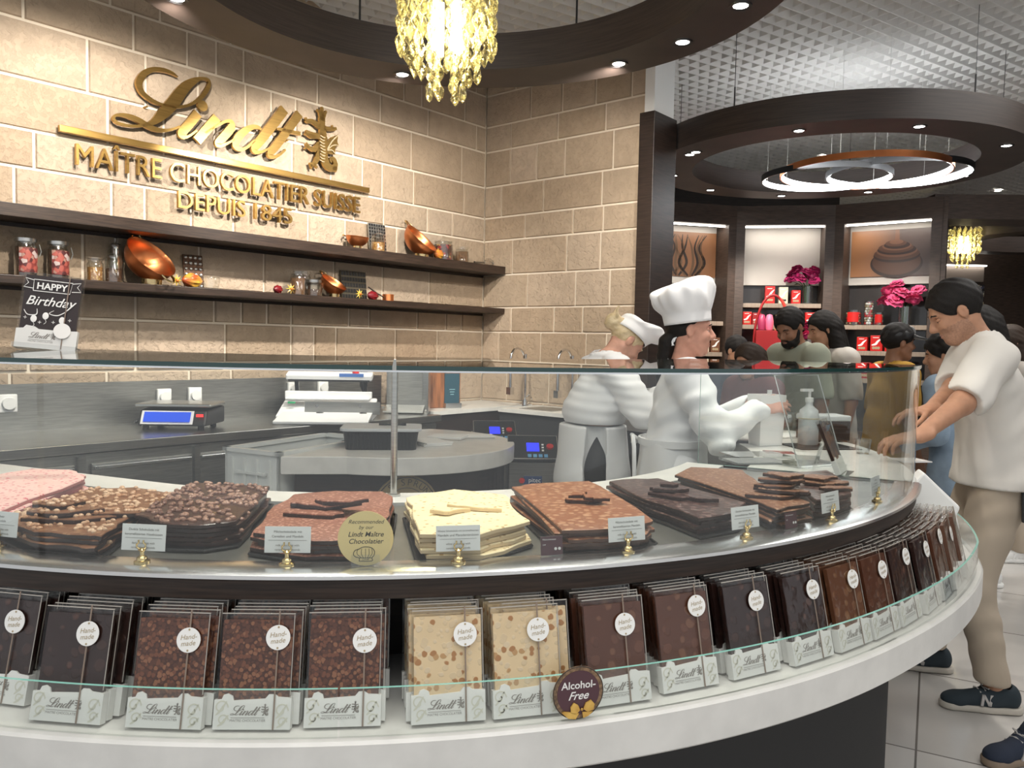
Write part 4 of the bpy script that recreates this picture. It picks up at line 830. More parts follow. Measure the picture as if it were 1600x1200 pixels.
jar('taller dim glass jar behind the jar of beans', .60, ZL, .045, .22, K['cocoa'], 'knob', .3, y=-.06)
jar('jar of brown powder beside the yellow star on the lower shelf', 1.83, ZL, .055, .15, K['browni'], 'flat', .8)
jar('glass jar with steel band between powder jar and copper pan', 1.965, ZL, .06, .10, K['cocoa'], 'steel', .5)
jar('dim glass jar at the back between powder jar and pan', 1.93, ZL, .05, .16, K['cocoa'], 'flat', .6, y=-.06)
jar('glass jar of mixed nuts in front of the grey mould', 2.56, ZU, .055, .13, K['nuts'], 'knob', .6)
jar('big knob lidded jar of red and gold sweets on the upper shelf', 3.27, ZU, .085, .155, K['mixf'], 'knob', .85)
jar('short jar of brown powder near the shelf end', 3.5, ZU, .06, .12, K['browni'], 'flat', .82)
def mould(lb, x, z, w_, h_, y, cols, rows, m_, hole):
    t = wall_thing('chocolate_mould', lb, 'mould', x, y, z, group='chocolate moulds on the shelves'); b = B(); R_ = Matrix.Rotation(-.14, 3, 'X')
    b.box((0, 0, h_/2), (w_, .012, h_), R=None); 
    for i in range(cols):
        for j in range(rows):
            cx = -w_/2+w_*(i+.5)/cols; cz = h_*(j+.5)/rows
            if hole: b.box((cx, -.007, cz), (w_/cols*.72, .006, h_/rows*.66), 1)
            else: b.ball((cx, -.006, cz), (w_/cols*.36, .008, h_/rows*.34), 8, 6, 1)
    b.at(None); o = b.obj('plate', [m_, K['black'] if hole else K['steel']], t, 40, X=Matrix.Rotation(-.12, 4, 'X')); return t
mould('grey chocolate mould standing between the copper pan and bowl', 2.62, ZU+.002, .17, .235, -.06, 7, 9, K['steeld'], True)
mould('narrow dark chocolate mould on the lower shelf', 1.10, ZL+.002, .13, .22, -.05, 4, 6, K['cocoa'], False)
mould('square dark grid mould behind the copper pan', 2.40, ZL+.002, .24, .22, -.05, 9, 5, mat('dark_bronze', (.10, .085, .06), .45, .5), True)
def pod(lb, x, z, l_, m1, m2, rz=0, y=-.16):
    t = wall_thing('cocoa_pod', lb, 'cocoa pod', x, y, z, rz, group='painted cocoa pods on the shelves')
    b = B(); N = 20; P = [(sin(pi*k/N)**.8*l_*.30*(1-.25*(k/N)), (k/N-.5)*l_) for k in range(N+1)]; P[0] = (0, P[0][1]); P[-1] = (0, P[-1][1])
    b.at(Matrix.Translation((0, 0, l_*.27)) @ Matrix.Rotation(pi/2, 4, 'Y')); b.lathe(P, 30, fn=lambda a, z_, i: 1+.07*cos(10*a)); b.obj('husk', mat('pod_skin_'+m1, PODC[m1], .25, col2=PODC[m2], vs=9), t, 60)
    b = B(); b.cyl((l_*.48, 0, l_*.27), (l_*.56, 0, l_*.28), .006, .004, 8); b.obj('stalk', K['brownbox'], t)
PODC = dict(red=(.28, .015, .02), dark=(.12, .01, .015), yel=(.75, .45, .06), org=(.5, .1, .03))
pod('red and yellow cocoa pod beside the large copper bowl on the lower shelf', 1.03, ZL, .17, 'red', 'yel', .3)
pod('dark red cocoa pod left of the yellow star', 1.65, ZL, .11, 'dark', 'red', .5)
pod('dark red cocoa pod in front of the square grid mould', 2.49, ZL, .13, 'dark', 'red', .2)
pod('orange and yellow cocoa pod in front of the jar of sweets', 3.16, ZU, .15, 'org', 'yel', .3, -.19)
def star(lb, x, z):
    t = wall_thing('star_fruit_ornament', lb, 'ornament', x, -.17, z, group='yellow star ornaments'); b = B()
    for k in range(8):
        a = 2*pi*k/8; b.add([(0, -.016, .04), (.014*cos(a-.4), -.006, .04+.014*sin(a-.4)), (.04*cos(a), 0, .04+.04*sin(a)), (.014*cos(a+.4), -.006, .04+.014*sin(a+.4)), (0, .012, .04)], [(0, 1, 2), (0, 2, 3), (4, 2, 1), (4, 3, 2)])
    b.obj('petals', mat('yellow_ornament', (.75, .52, .08), .3), t); b = B(); b.ball((0, -.012, .04), .012, 8, 6); b.obj('heart', K['orange'], t, 60)
star('yellow star ornament below the large copper bowl', .92, ZL); star('yellow star ornament beside the leftmost dark pod', 1.745, ZL); star('yellow star ornament before the grid mould', 2.35, ZL)
t = wall_thing('glass_cloche', 'small clear glass dish with ribs behind the red cocoa pod', 'glass dish', 1.17, -.13, ZL); b = B(); b.lathe([(0, .002), (.05, .003), (.058, .06), (.05, .085), (.0, .095)], 20, fn=lambda a, z_, i: 1+.03*cos(12*a)); b.obj('dish', K['jar'], t, 60)
t = wall_thing('copper_ring', 'small copper cutter ring at the right end of the lower shelf goods', 'cutter', 2.66, -.14, ZL); b = B(); b.lathe([(.045, 0), (.045, .055), (.041, .055), (.041, 0)], 24, caps=False); b.obj('band', K['copper'], t, 40)
b = B(); b.tube([(-.045, 0, .03), (-.12, .0, .06), (-.2, 0, .10)], .005, 6); b.obj('handle', K['black'], t)
t = wall_thing('wire_whisk', 'steel wire whisk lying at the right end of the upper shelf', 'whisk', 3.78, -.15, ZU, .1)
b = B(); b.cyl((-.16, 0, .02), (-.02, 0, .03), .009, n=10); b.obj('handle', K['steel'], t, 50)
for k in range(5):
    a = pi*k/5; b = B(); b.tube([(-.02+.15*s_, .038*sin(pi*min(1, s_*1.02))*cos(a)*sg, .036+.036*sin(pi*min(1, s_*1.02))*sin(a)*sg) for sg, s_ in [(1, q/9) for q in range(10)]+[(-1, 1-q/9) for q in range(1, 10)]], .0014, 4); b.obj('wire_loop', K['steel'], t)
# ================================================================== WRAPPED CHOCOLATE TABLETS on the ledge
CH = dict(
 milk=speck('milk_chocolate_nut', (.085, .030, .016), [(0, (.13, .05, .028)), (.5, (.10, .036, .02)), (.8, (.17, .075, .042))], 42, .4, .3),
 dark=speck('dark_chocolate_nut', (.024, .010, .008), [(0, (.05, .022, .016)), (.5, (.032, .014, .011)), (.85, (.09, .04, .028))], 42, .38, .3),
 crisp=speck('crisp_chocolate', (.055, .018, .010), [(0, (.17, .06, .03)), (.4, (.10, .034, .018)), (.75, (.26, .11, .055))], 150, .58, .35),
 white=speck('white_chocolate_nut', (.66, .50, .30), [(0, (.42, .20, .075)), (.25, (.72, .57, .38)), (.5, (.52, .30, .13)), (.62, (.70, .54, .34))], 80, .46, .4),
 caramel=speck('nut_milk_chocolate', (.115, .045, .022), [(0, (.2, .09, .045)), (.5, (.13, .05, .026)), (.8, (.24, .12, .06))], 40, .4, .3))
K['band'] = mat('white_paper_band', (.72, .72, .69), .5); K['orn'] = mat('pale_gold_ornament', (.60, .59, .50), .5); K['tagc'] = mat('white_tag', (.80, .79, .76), .5); K['string'] = mat('taupe_ribbon', (.23, .17, .13), .4)
PW, PH, PD = .128, .190, .0135
bandpts = [(-PW/2, 0), (PW/2, 0), (PW/2, .050), (PW/2-.006, .051), (.042, .052), (.036, .056), (.026, .056), (.020, .049), (-.018, .047), (-.032, .046), (-.034, .053), (-.042, .057), (-.049, .055), (-.052, .048), (-PW/2, .047)]
ME = {}
b = B(); b.at(TX).prism(bandpts, -PD-.0012, .0012); ME['band'] = b.mesh('band', [K['band']])
b = B(); lg = TR(-.013, -.0015, .0235) @ TX @ Matrix.Scale(.038, 4); script_logo(b, lg, .003, 3); dragon(b, TR(.0215, -.0015, .031) @ TX @ Matrix.Scale(.042, 4), .003, 2)
b.at(None).box((-.007, -.0014, .0188), (.056, .0006, .0006)); v, f = text('MAITRE CHOCOLATIER', .0056); b.at(TR(-.007, -.0014, .0125) @ TX).add(v, f); ME['logo'] = b.mesh('logo', [K['inkg']])
b = B(); b.at(TR(0, -.00135, 0) @ TX)
for cx, cz, s_ in ((-.052, .035, 1), (-.048, .015, .8), (.048, .03, 1), (.05, .012, .7)):
    ribbon(b, [(cx+.012*s_*cos(a)*(1-a/9), cz+.012*s_*sin(a)*(1-a/9), .0011) for a in [.6*k for k in range(13)]], .0002, 0, 2); ribbon(b, [(cx-.008, cz-.012*s_, .001), (cx, cz-.004, .002), (cx+.009, cz+.010*s_, .001)], .0002, 0, 3)
ME['orn'] = b.mesh('ornament', [K['orn']])
K['filmtop'] = glass('crumpled_cellophane', (.95, .93, .9), 1.45, rough=.22, gain=1.0, base=.14, bump=1.0, bs=90)
K['glint'] = mat('wrapper_glint', (.50, .46, .41), .2)  # pale strips on the wrapper edges, cellophane glints put into the colour
b = B(); b.box((0, PD/2, .0965), (PW-.002, PD, .181)); b.m[1] = 1; b.box((0, .0012, .1868), (PW-.004, .0014, .0016), 2); b.box((.061, .0008, .12), (.0012, .0012, .13), 2); ME['film'] = b.mesh('wrapper', [K['film'], K['filmtop'], K['glint']])
for k, m_ in CH.items():
    b = B(); b.box((0, PD/2, .090), (PW-.010, PD-.004, .172)); ME[k] = b.mesh('chocolate', [m_])
b = B(); b.at(TX); b.cyl((0, 0, 0), (0, 0, .0012), .0205, n=28); ME['tag'] = b.mesh('tag', [K['tagc']])
b = B(); v, f = text('Hand-', .0115, shear=.25); b.at(TR(0, -.0016, .0015) @ TX @ Matrix.Rotation(.12, 4, 'Z')).add(v, f); v, f = text('made', .0115, shear=.25); b.at(TR(.0, -.0016, -.009) @ TX @ Matrix.Rotation(.12, 4, 'Z')).add(v, f)
b.at(TX); b.cyl((0, .017, .001), (0, .017, .0016), .0018, n=8); b.cyl((0, -.017, .001), (0, -.017, .0016), .0018, n=8); ME['hand'] = b.mesh('lettering', [K['inkgold']])
b = B(); b.box((0, -.0026, .096), (.0026, .0009, .192)); ME['string'] = b.mesh('ribbon', [K['string']])
ORD = ['', 'second', 'third', 'fourth', 'fifth', 'sixth', 'seventh', 'eighth', 'ninth', 'tenth', 'eleventh', 'twelfth']
CN = dict(milk='milk chocolate', dark='dark chocolate', crisp='crisp milk chocolate', white='white nut chocolate', caramel='nut milk chocolate')
ROWS = [(-101.2, 'dark', 8, .018, 'at the left edge of the photo', 2.07), (-96.4, 'dark', 8, .022, 'second from the left edge', 2.112), (-91.8, 'crisp', 7, .030, 'first of three crisp rows', 2.113), (-87.8, 'crisp', 7, .036, 'second of three crisp rows', 2.11), (-83.8, 'crisp', 7, .034, 'third of three crisp rows', 2.105),
        (-79.1, 'white', 8, .030, 'first of the two white rows', 2.112), (-75.2, 'white', 8, .022, 'behind the round plum sign', 2.113), (-70.2, 'milk', 9, .020, 'right of the round plum sign', 2.11), (-65.8, 'milk', 9, .030, 'second right of the round plum sign', 2.10), (-61.3, 'dark', 9, .020, 'third right of the round plum sign', 2.10), (-57.1, 'dark', 9, .026, 'fourth right of the plum sign', 2.108),
        (-53.2, 'caramel', 9, .026, 'fifth right of the plum sign', 2.112), (-49.4, 'milk', 10, .026, 'sixth right of the plum sign', 2.115), (-45.6, 'dark', 10, .030, 'seventh right of the plum sign', 2.118), (-41.8, 'dark', 10, .024, 'eighth right of the plum sign', 2.125), (-38.0, 'milk', 10, .026, 'ninth right of the plum sign', 2.13), (-34.2, 'caramel', 9, .02, 'second from right ledge end', 2.14), (-30.4, 'caramel', 8, .02, 'last at the right ledge end', 2.15)]
pr = random.Random(4)
for ri, (th, kind, n, tx, where, r0) in enumerate(ROWS):
    for k in range(n):
        r_ = r0-.0172*k; dth = pr.uniform(-.2, .2)+(.9 if ri == 6 and k == 1 else 0); tl = radians(-14+pr.uniform(-.1, .1))
        X = facing(th+dth, r_+min(.0, 0), .8044+pr.uniform(0, .0015), tl)
        X = X @ Matrix.Translation((0, 0, .0005))
        lab = ('front %s tablet of the row %s' % (CN[kind], where)) if k == 0 else ('%s tablet from the front, row %s' % (ORD[k], where))
        t = thing('chocolate_tablet', lab, 'wrapped chocolate', X=X, group='wrapped tablets on the ledge, row '+where)
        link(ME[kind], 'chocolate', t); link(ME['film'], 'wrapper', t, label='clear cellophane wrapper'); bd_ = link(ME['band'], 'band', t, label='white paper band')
        if k == 0 or (ri == 6 and k == 1):
            link(ME['logo'], 'logo', bd_); link(ME['orn'], 'ornament', bd_)
            link(ME['string'], 'ribbon', t, loc=(tx, 0, 0)); tg = link(ME['tag'], 'tag', t, loc=(tx, -.0034, .145+pr.uniform(-.008, .008)), label='round white tag')
            link(ME['hand'], 'lettering', tg)
# ================================================================== OPEN CHOCOLATE SHEETS on the deck
DS = dict(
 pink=(speck('pink_berry_chocolate', (.70, .42, .38), [(0, (.55, .06, .10)), (.3, (.72, .44, .40)), (.55, (.5, .08, .12)), (.8, (.66, .30, .30))], 85, .30, .5, (.76, .52, .47), bump=.1), mat('pink_edge', (.45, .17, .16), .6)),
 hmilk=(speck('open_milk_hazelnut', (.17, .075, .038), [(0, (.30, .16, .085)), (.5, (.24, .12, .06))], 70, .34, .4), None),
 hdark=(speck('open_dark_hazelnut', (.040, .018, .014), [(0, (.11, .055, .04)), (.5, (.07, .03, .024))], 70, .34, .3), None),
 crisp=(speck('open_crisp_milk', (.22, .085, .055), [(0, (.42, .19, .13)), (.4, (.30, .12, .08)), (.75, (.5, .26, .19))], 120, .42, .5), None),
 white=(speck('open_white_nut', (.76, .62, .38), [(0, (.52, .33, .14)), (.3, (.78, .66, .44)), (.6, (.6, .42, .2)), (.75, (.77, .64, .42))], 75, .30, .5, bump=.35), None),
 almond=(speck('open_milk_almond', (.235, .088, .042), [(0, (.44, .22, .12)), (.45, (.29, .12, .06)), (.65, (.48, .26, .15))], 62, .42, .4, soft=.10), None),
 dalmond=(speck('open_dark_almond', (.05, .023, .020), [(0, (.15, .085, .07)), (.5, (.07, .035, .03)), (.75, (.19, .11, .095))], 62, .42, .3, soft=.1), None),
 crunch=(speck('open_milk_crunch', (.19, .085, .048), [(0, (.36, .20, .12)), (.4, (.26, .12, .07)), (.7, (.42, .25, .16))], 85, .4, .45), None))
K['edged'] = mat('dark_shaded_edge', (.030, .013, .010), .35); K['edgem'] = mat('milk_chocolate_edge', (.085, .034, .018), .4); K['edgew'] = mat('white_chocolate_edge', (.70, .54, .33), .5)  # sheet sides darker than the tops, shade put into the colour
K['nutb'] = mat('roasted_hazelnut', (.42, .22, .12), .4, col2=(.62, .42, .28), vs=14); K['nutd'] = mat('glazed_hazelnut', (.16, .075, .055), .3, col2=(.38, .22, .16), vs=14)
def outline(P, r, jit=.006, n=3):
    o = []
    for i, p in enumerate(P):
        q = P[(i+1) % len(P)]
        for k in range(n):
            t_ = k/n; o.append((p[0]+(q[0]-p[0])*t_+r.uniform(-jit, jit)*(1 if k else .3), p[1]+(q[1]-p[1])*t_+r.uniform(-jit, jit)*(1 if k else .3)))
    return o
def inside(p, P):
    c = False
    for i in range(len(P)):
        a, q = P[i], P[i-1]
        if (a[1] > p[1]) != (q[1] > p[1]) and p[0] < (q[0]-a[0])*(p[1]-a[1])/(q[1]-a[1])+a[0]: c = not c
    return c
def sheet(P, r, h, mats_, nuts=0, nutm=None, nr=.0065, name='chocolate_sheet', parent=None):
    """one slab with broken edge and its embedded nuts; origin at the middle of its underside"""
    Q = outline(P, r); n = len(Q); sx = [(x*.985, y*.985) for x, y in Q]
    b = B(); b.prism(Q, 0, h*.75, 1); b.add([(x, y, h*.75) for x, y in Q]+[(x, y, h) for x, y in sx], [tuple(range(n, 2*n))]+[(k, (k+1) % n, n+(k+1) % n, n+k) for k in range(n)], 0)
    if nuts:
        xs = [p[0] for p in P]; ys = [p[1] for p in P]; c = 0; tr = 0
        while c < nuts and tr < nuts*9:
            tr += 1; p = (r.uniform(min(xs), max(xs)), r.uniform(min(ys), max(ys)))
            if inside(p, sx): b.ball((*p, h+nr*.25), (nr*r.uniform(.8, 1.15), nr*r.uniform(.8, 1.15), nr*.8), 7, 5, 2); c += 1
    return b, mats_+([nutm] if nutm else [])
SW = {}
def stack(key, label, poly, kind, edge, n, z0, h, r, nuts=0, nutm=None, nr=.0065, tray=True):
    # keep the outline inside the glass
    P = []
    for x, y in poly:
        d = Vector((x, y, 0))-O
        if d.length > 1.945: d *= 1.945/d.length
        if d.length < 1.44: d *= 1.44/d.length
        P.append((O.x+d.x, O.y+d.y))
    cx = sum(p[0] for p in P)/len(P); cy = sum(p[1] for p in P)/len(P); L_ = [(x-cx, y-cy) for x, y in P]
    if tray:
        t = thing('display_tray', 'flat black tray under the stack of '+label, 'tray', (cx, cy, z0-.006)); big = [(x*1.05, y*1.05) for x, y in L_]
        b = B(); b.prism(big, 0, .0025); b.tube([(x, y, .004) for x, y in big], .003, 6, closed=True); b.obj('pan', K['black'], t)
    for k in range(n):
        top = k == n-1; s_ = 1 if top else r.uniform(.95, 1.0); a = 0 if top else r.uniform(-.05, .05); m_ = DS[kind][0]
        Pk = [(x*s_, y*s_) for x, y in L_]
        b, ms = sheet(Pk, r, h, [m_, edge], nuts if top else nuts//6, nutm, nr)
        o = b.obj('chocolate_sheet', ms, None, 35, loc=(cx+(0 if top else r.uniform(-.006, .006)), cy+(0 if top else r.uniform(-.006, .006)), z0+k*(h+.0012)), rz=a)
        tag(o, ('topmost sheet of ' if top else (ORD[n-1-k]+' sheet from the top of ' if n-1-k else ''))+label, 'chocolate', 'stacked sheets of '+label)
    SW[key] = (cx, cy, z0+n*(h+.0012)); return SW[key]
sr = random.Random(11)
ST = dict(A=[(-1.232, 1.747), (-1.271, 1.961), (-1.247, 2.053), (-1.145, 2.045), (-1.064, 1.976), (-1.039, 1.915), (-1.01, 1.557), (-1.05, 1.50)],
 B=[(-.996, 1.535), (-.988, 1.85), (-.90, 1.877), (-.772, 1.808), (-.756, 1.685), (-.753, 1.512), (-.743, 1.363), (-.778, 1.351), (-.884, 1.388)],
 C=[(-.745, 1.56), (-.765, 1.819), (-.76, 1.92), (-.633, 1.94), (-.574, 1.903), (-.55, 1.742), (-.53, 1.525), (-.576, 1.485), (-.654, 1.489)],
 D=[(-.505, 1.634), (-.505, 1.831), (-.418, 1.906), (-.303, 1.885), (-.266, 1.803), (-.248, 1.64), (-.262, 1.43), (-.352, 1.415), (-.478, 1.468)],
 E=[(-.204, 1.64), (-.234, 1.78), (-.135, 1.893), (-.01, 1.834), (.008, 1.699), (.04, 1.572), (-.051, 1.443), (-.165, 1.448)],
 F=[(.003, 1.924), (.038, 2.009), (.201, 2.028), (.233, 1.923), (.292, 1.59), (.263, 1.536), (.173, 1.496), (.099, 1.49)],
 G=[(.262, 2.09), (.291, 2.144), (.403, 2.157), (.553, 1.843), (.495, 1.732), (.402, 1.667), (.36, 1.779), (.318, 1.863)],
 H=[(.455, 2.178), (.524, 2.327), (.671, 2.286), (.655, 2.079), (.697, 1.82), (.617, 1.727), (.589, 1.735), (.578, 1.80)],
 I=[(.776, 2.236), (.929, 2.315), (.9, 2.142), (.846, 1.945), (.766, 1.84), (.72, 1.85)])
def toward(P, k):          # move a traced outline along its sight lines when its top lies lower than the tracing height
    return [(x*k, y*k) for x, y in P]
ZD = 1.0415
stack('A', 'pink berry chocolate at the left edge', toward(ST['A'], 1.04), 'pink', DS['pink'][1], 5, ZD, .009, sr)
stack('B', 'milk hazelnut chocolate beside the pink stack', toward(ST['B'], 1.04), 'hmilk', K['edged'], 4, ZD, .009, sr, 260, K['nutb'], .0062)
stack('C', 'dark hazelnut chocolate between two milk stacks', toward(ST['C'], 1.04), 'hdark', K['edged'], 5, ZD, .0085, sr, 260, K['nutd'], .0066)
stack('D', 'crisp milk chocolate behind the gold disc', toward(ST['D'], 1.04), 'crisp', K['edged'], 4, ZD, .009, sr)
stack('E', 'white nut chocolate in the middle', toward(ST['E'], 1.035), 'white', K['edgew'], 5, ZD, .009, sr)
stack('F', 'milk almond chocolate right of the white stack', toward(ST['F'], 1.05), 'almond', K['edgem'], 5, ZD, .0085, sr)
stack('G', 'dark almond chocolate right of the milk almond stack', toward(ST['G'], 1.04), 'dalmond', K['edged'], 4, ZD, .009, sr)
stack('H', 'milk crunch chocolate topped by a pile of shards', toward(ST['H'], 1.04), 'crunch', K['edged'], 5, ZD, .0085, sr)
stack('I', 'dark chocolate at the right end of the deck', toward(ST['I'], 1.05), 'dalmond', K['edged'], 4, ZD, .010, sr)
def shard(label, x, y, z, s_, kind, edge, rz=0, tx=0, ty=0, asp=.6, group=None, nuts=0, nutm=None):
    n = sr.choice((4, 5, 5, 6)); P = []
    for k in range(n):
        a = 2*pi*k/n+sr.uniform(-.3, .3); P.append((s_*cos(a)*sr.uniform(.8, 1.1), s_*asp*sin(a)*sr.uniform(.8, 1.1)))
    b, ms = sheet(P, sr, .0085, [DS[kind][0], edge], nuts, nutm, .006)
    o = b.obj('chocolate_shard', ms, None, 35); o.matrix_world = TR(x, y, z, rz, tx, ty); return tag(o, label, 'chocolate piece', group)
def pile(key, desc, kind, edge, L_, nuts=0, nutm=None):
    cx, cy, z = SW[key]
    for k, (dx, dy, dz, s_, rz, tx, ty, asp, w_) in enumerate(L_):
        shard(w_+' broken shard '+desc, cx+dx, cy+dy, z+dz, s_, kind, edge, rz, tx, ty, asp, 'broken shards '+desc, nuts, nutm)
pile('B', 'on the milk hazelnut stack', 'hmilk', K['edged'], [(-.02, -.10, .001, .095, .35, .02, .03, .45, 'lowest long'), (-.03, -.085, .011, .085, .15, -.04, -.02, .5, 'middle'), (-.055, -.075, .022, .05, .6, .05, .04, .6, 'topmost small'), (.06, -.05, .001, .07, .5, .0, .06, .28, 'slim right')], 14, K['nutb'])
pile('D', 'on the crisp stack', 'crisp', K['edged'], [(-.03, -.05, .001, .085, -.15, .03, .0, .5, 'lowest broad'), (.0, -.02, .012, .075, .25, .06, .03, .45, 'second'), (-.06, -.0, .008, .06, .9, -.08, .12, .4, 'left leaning'), (.02, -.03, .024, .065, -.1, .05, -.05, .5, 'topmost'), (.085, -.09, .001, .055, 1.2, .02, .15, .4, 'right standing')])
pile('E', 'on the white stack', 'white', K['edgew'], [(.02, .0, .001, .075, -.3, .02, .02, .35, 'flat slim'), (-.03, -.05, .001, .05, .5, .0, .03, .5, 'small front')])
pile('F', 'on the milk almond stack', 'almond', K['edged'], [(-.005, .0, .001, .05, .1, .03, .02, .5, 'lowest'), (-.012, .01, .011, .03, .6, .05, -.05, .6, 'topmost'), (.022, -.015, .009, .034, -.2, .0, .08, .6, 'right')])
pile('G', 'on the dark almond stack', 'dalmond', K['edged'], [(.01, -.03, .001, .075, -.4, .02, .02, .5, 'lowest broad'), (.0, -.01, .011, .055, .2, -.04, .03, .5, 'middle'), (.0, .0, .022, .028, .3, .06, .0, .6, 'topmost'), (.06, -.06, .001, .06, -.5, .0, .03, .4, 'front right')])
pile('H', 'on the milk crunch stack', 'crunch', K['edged'], [(.045, -.13, .001, .085, .1, .02, .0, .6, 'lowest broad'), (.045, -.12, .012, .075, -.2, -.03, .03, .6, 'second'), (.05, -.115, .023, .065, .3, .04, -.03, .6, 'third'), (.055, -.11, .034, .068, .0, -.03, .02, .6, 'fourth'), (.06, -.10, .045, .062, .25, .03, .03, .6, 'topmost pale')])
pile('I', 'on the dark right end stack', 'crunch', K['edged'], [(.0, .0, .001, .07, .2, .02, .02, .6, 'lowest'), (-.01, .01, .012, .06, -.2, .03, -.02, .6, 'topmost pale'), (.0, -.09, .001, .055, .4, .0, .05, .5, 'front')])
# ================================================================== PRICE CARDS, ROUND SIGNS
K['ink2'] = mat('card_ink', (.16, .15, .14), .6); K['plum'] = mat('plum_card', (.075, .028, .038), .4)
def holder(t):
    b = B(); b.lathe([(0, 0), (.0145, 0), (.0145, .003), (.010, .005), (.009, .010), (.004, .013), (.004, .020), (.0075, .024), (.004, .027), (0, .028)], 18); b.obj('base', K['brass'], t, 50)
    for s_ in (-1, 1):
        b = B(); b.tube([(0, -.002, .024), (s_*.008, -.003, .028), (s_*.0085, -.003, .034), (s_*.0045, -.003, .037), (s_*.0045, -.003, .042)], .0018, 6); b.obj('prong', K['brass'], t, 60)
CARDS = [(-104.6, 1.945, 'Erdbeer|Schokolade', 'price card at the left edge in front of the pink stack'), (-95.0, 1.972, 'Dunkle Schokolade mit|karamellisierten Haselnüssen', 'price card in front of the dark hazelnut stack'), (-87.3, 1.962, 'Milchschokolade mit|Cerealien und Mandeln', 'price card in front of the crisp stack'), (-78.1, 1.966, 'Weisse Schokolade mit karamellisierten|Mandeln und Macadamianüssen', 'price card in front of the white stack'), (-67.9, 1.966, 'Milchschokolade mit|karamellisierten Mandeln', 'price card in front of the milk almond stack'), (-58.9, 1.972, 'Dunkle Schokolade mit|karamellisierten Mandeln', 'price card in front of the dark almond stack'), (-49.4, 1.97, 'Milchschokolade|mit Mandeln', 'price card beside the shard pile'), (-39.6, 1.955, 'Dunkle|Schokolade', 'price card at the right end of the deck')]
for th, r_, tx_, lb in CARDS:
    t = thing('price_card', lb, 'price card', X=facing(th, r_, 1.0425)); holder(t)
    b = B(); b.box((0, 0, .045), (.084, .0012, .048)); cdm = b.obj('card', K['white'], t, X=TR(0, .001, 0, 0, -.12))
    b = B(); a_, c_ = tx_.split('|'); z = .0615
    for s_, sz in ((a_, .0062), (c_, .0062)):
        v, f = text(s_, sz); w_ = max(q[0] for q in v)-min(q[0] for q in v); k = min(1, .078/w_); b.at(TR(0, -.0011, z-.004) @ TX @ Matrix.Scale(k, 4)).add(v, f); z -= .0085
    b.at(None); b.box((0, -.0011, z-.0005), (.07, .0004, .0004)); z -= .0075
    o1 = b.obj('lettering', K['ink2'], cdm)
    b = B()
    for s_ in (('milk chocolate with' if 'Milch' in a_ else 'white chocolate with' if 'Weisse' in a_ else 'dark chocolate with'), 'caramelised almonds'):
        v, f = text(s_, .0055); b.at(TR(0, -.0011, z-.004) @ TX).add(v, f); z -= .008
    b.obj('lettering_small', K['inkg'], cdm)
for th, r_, lb in ((-72.6, 1.955, 'small plum allergen card left of the milk almond price card'), (-54.2, 1.965, 'small plum allergen card in front of the shard pile')):
    t = thing('allergen_card', lb, 'card', X=facing(th, r_, 1.0425)); b = B(); b.box((0, 0, .02), (.046, .0012, .038)); b.box((0, .008, .0008), (.046, .018, .0016)); b.obj('acrylic_stand', K['acryl'], t, X=TR(0, 0, 0, 0, -.15))
    b = B(); b.box((0, -.001, .02), (.045, .0008, .036)); c = b.obj('card', K['plum'], t, X=TR(0, 0, 0, 0, -.15)); b = B()
    v, f = text('Milchschokolade', .0042, align='LEFT'); b.at(TR(-.019, -.0016, .031) @ TX).add(v, f); v, f = text('CHF', .0036, align='LEFT'); b.at(TR(-.019, -.0016, .021) @ TX).add(v, f); b.at(TX); b.cyl((.008, .014, .0015), (.008, .014, .0018), .003, n=10); b.cyl((.016, .014, .0015), (.016, .014, .0018), .003, n=10); b.obj('lettering', K['tagc'], c)
# gold disc sign
K['golddisc'] = mat('gold_foil_card', (.80, .63, .30), .45, .05)
t = thing('round_sign', 'round gold recommendation sign in an acrylic foot on the metal rim', 'sign', X=facing(-83.1, 1.975, 1.0425))
b = B(); b.at(TX); b.cyl((0, .052, 0), (0, .052, .0015), .0505, n=48); dsc = b.obj('disc', K['golddisc'], t, 40)
b = B()
for s_, z, sz, sh, bo in (('Recommended', .0795, .0105, .3, 0), ('by our', .0695, .0098, .3, 0), ('Lindt Maître', .0555, .0130, .25, .0001), ('Chocolatier', .0425, .0130, .25, .0001)):
    v, f = text(s_, sz, shear=sh, bold=bo); b.at(TR(0, -.0018, z) @ TX).add(v, f)
b.obj('lettering', K['ink'], dsc)
b = B(); b.at(TR(0, -.0018, .004) @ TX)
hat = [(-.0115, .006), (-.0115, .012), (-.018, .014), (-.022, .019), (-.019, .026), (-.013, .028), (-.005, .032), (.006, .032), (.013, .029), (.0165, .023), (.015, .016), (.0115, .012), (.0115, .006)]
ribbon(b, [(x, y, .0006) for x, y in hat]+[(-.0115, .006, .0006)], .0003, 0, 3); ribbon(b, [(-.0115, .012, .0005), (.0115, .012, .0005)], .0003, 0, 2)
for x0, x1 in ((-.014, -.010), (-.007, -.005), (0, 0), (.006, .005), (.011, .009)): ribbon(b, [(x0, .029, .0004), (x0*1.1, .02, .0004), (x1*.8, .0125, .0004)], .0003, 0, 3)
v, f = text('Lindt', .006, shear=.4); b.at(TR(0, -.0018, .0115) @ TX).add(v, f); b.obj('hat_print', K['ink'], dsc)
b = B(); b.box((0, .001, .011), (.052, .008, .022)); b.obj('acrylic_foot', K['acryl'], t, bev=.001)
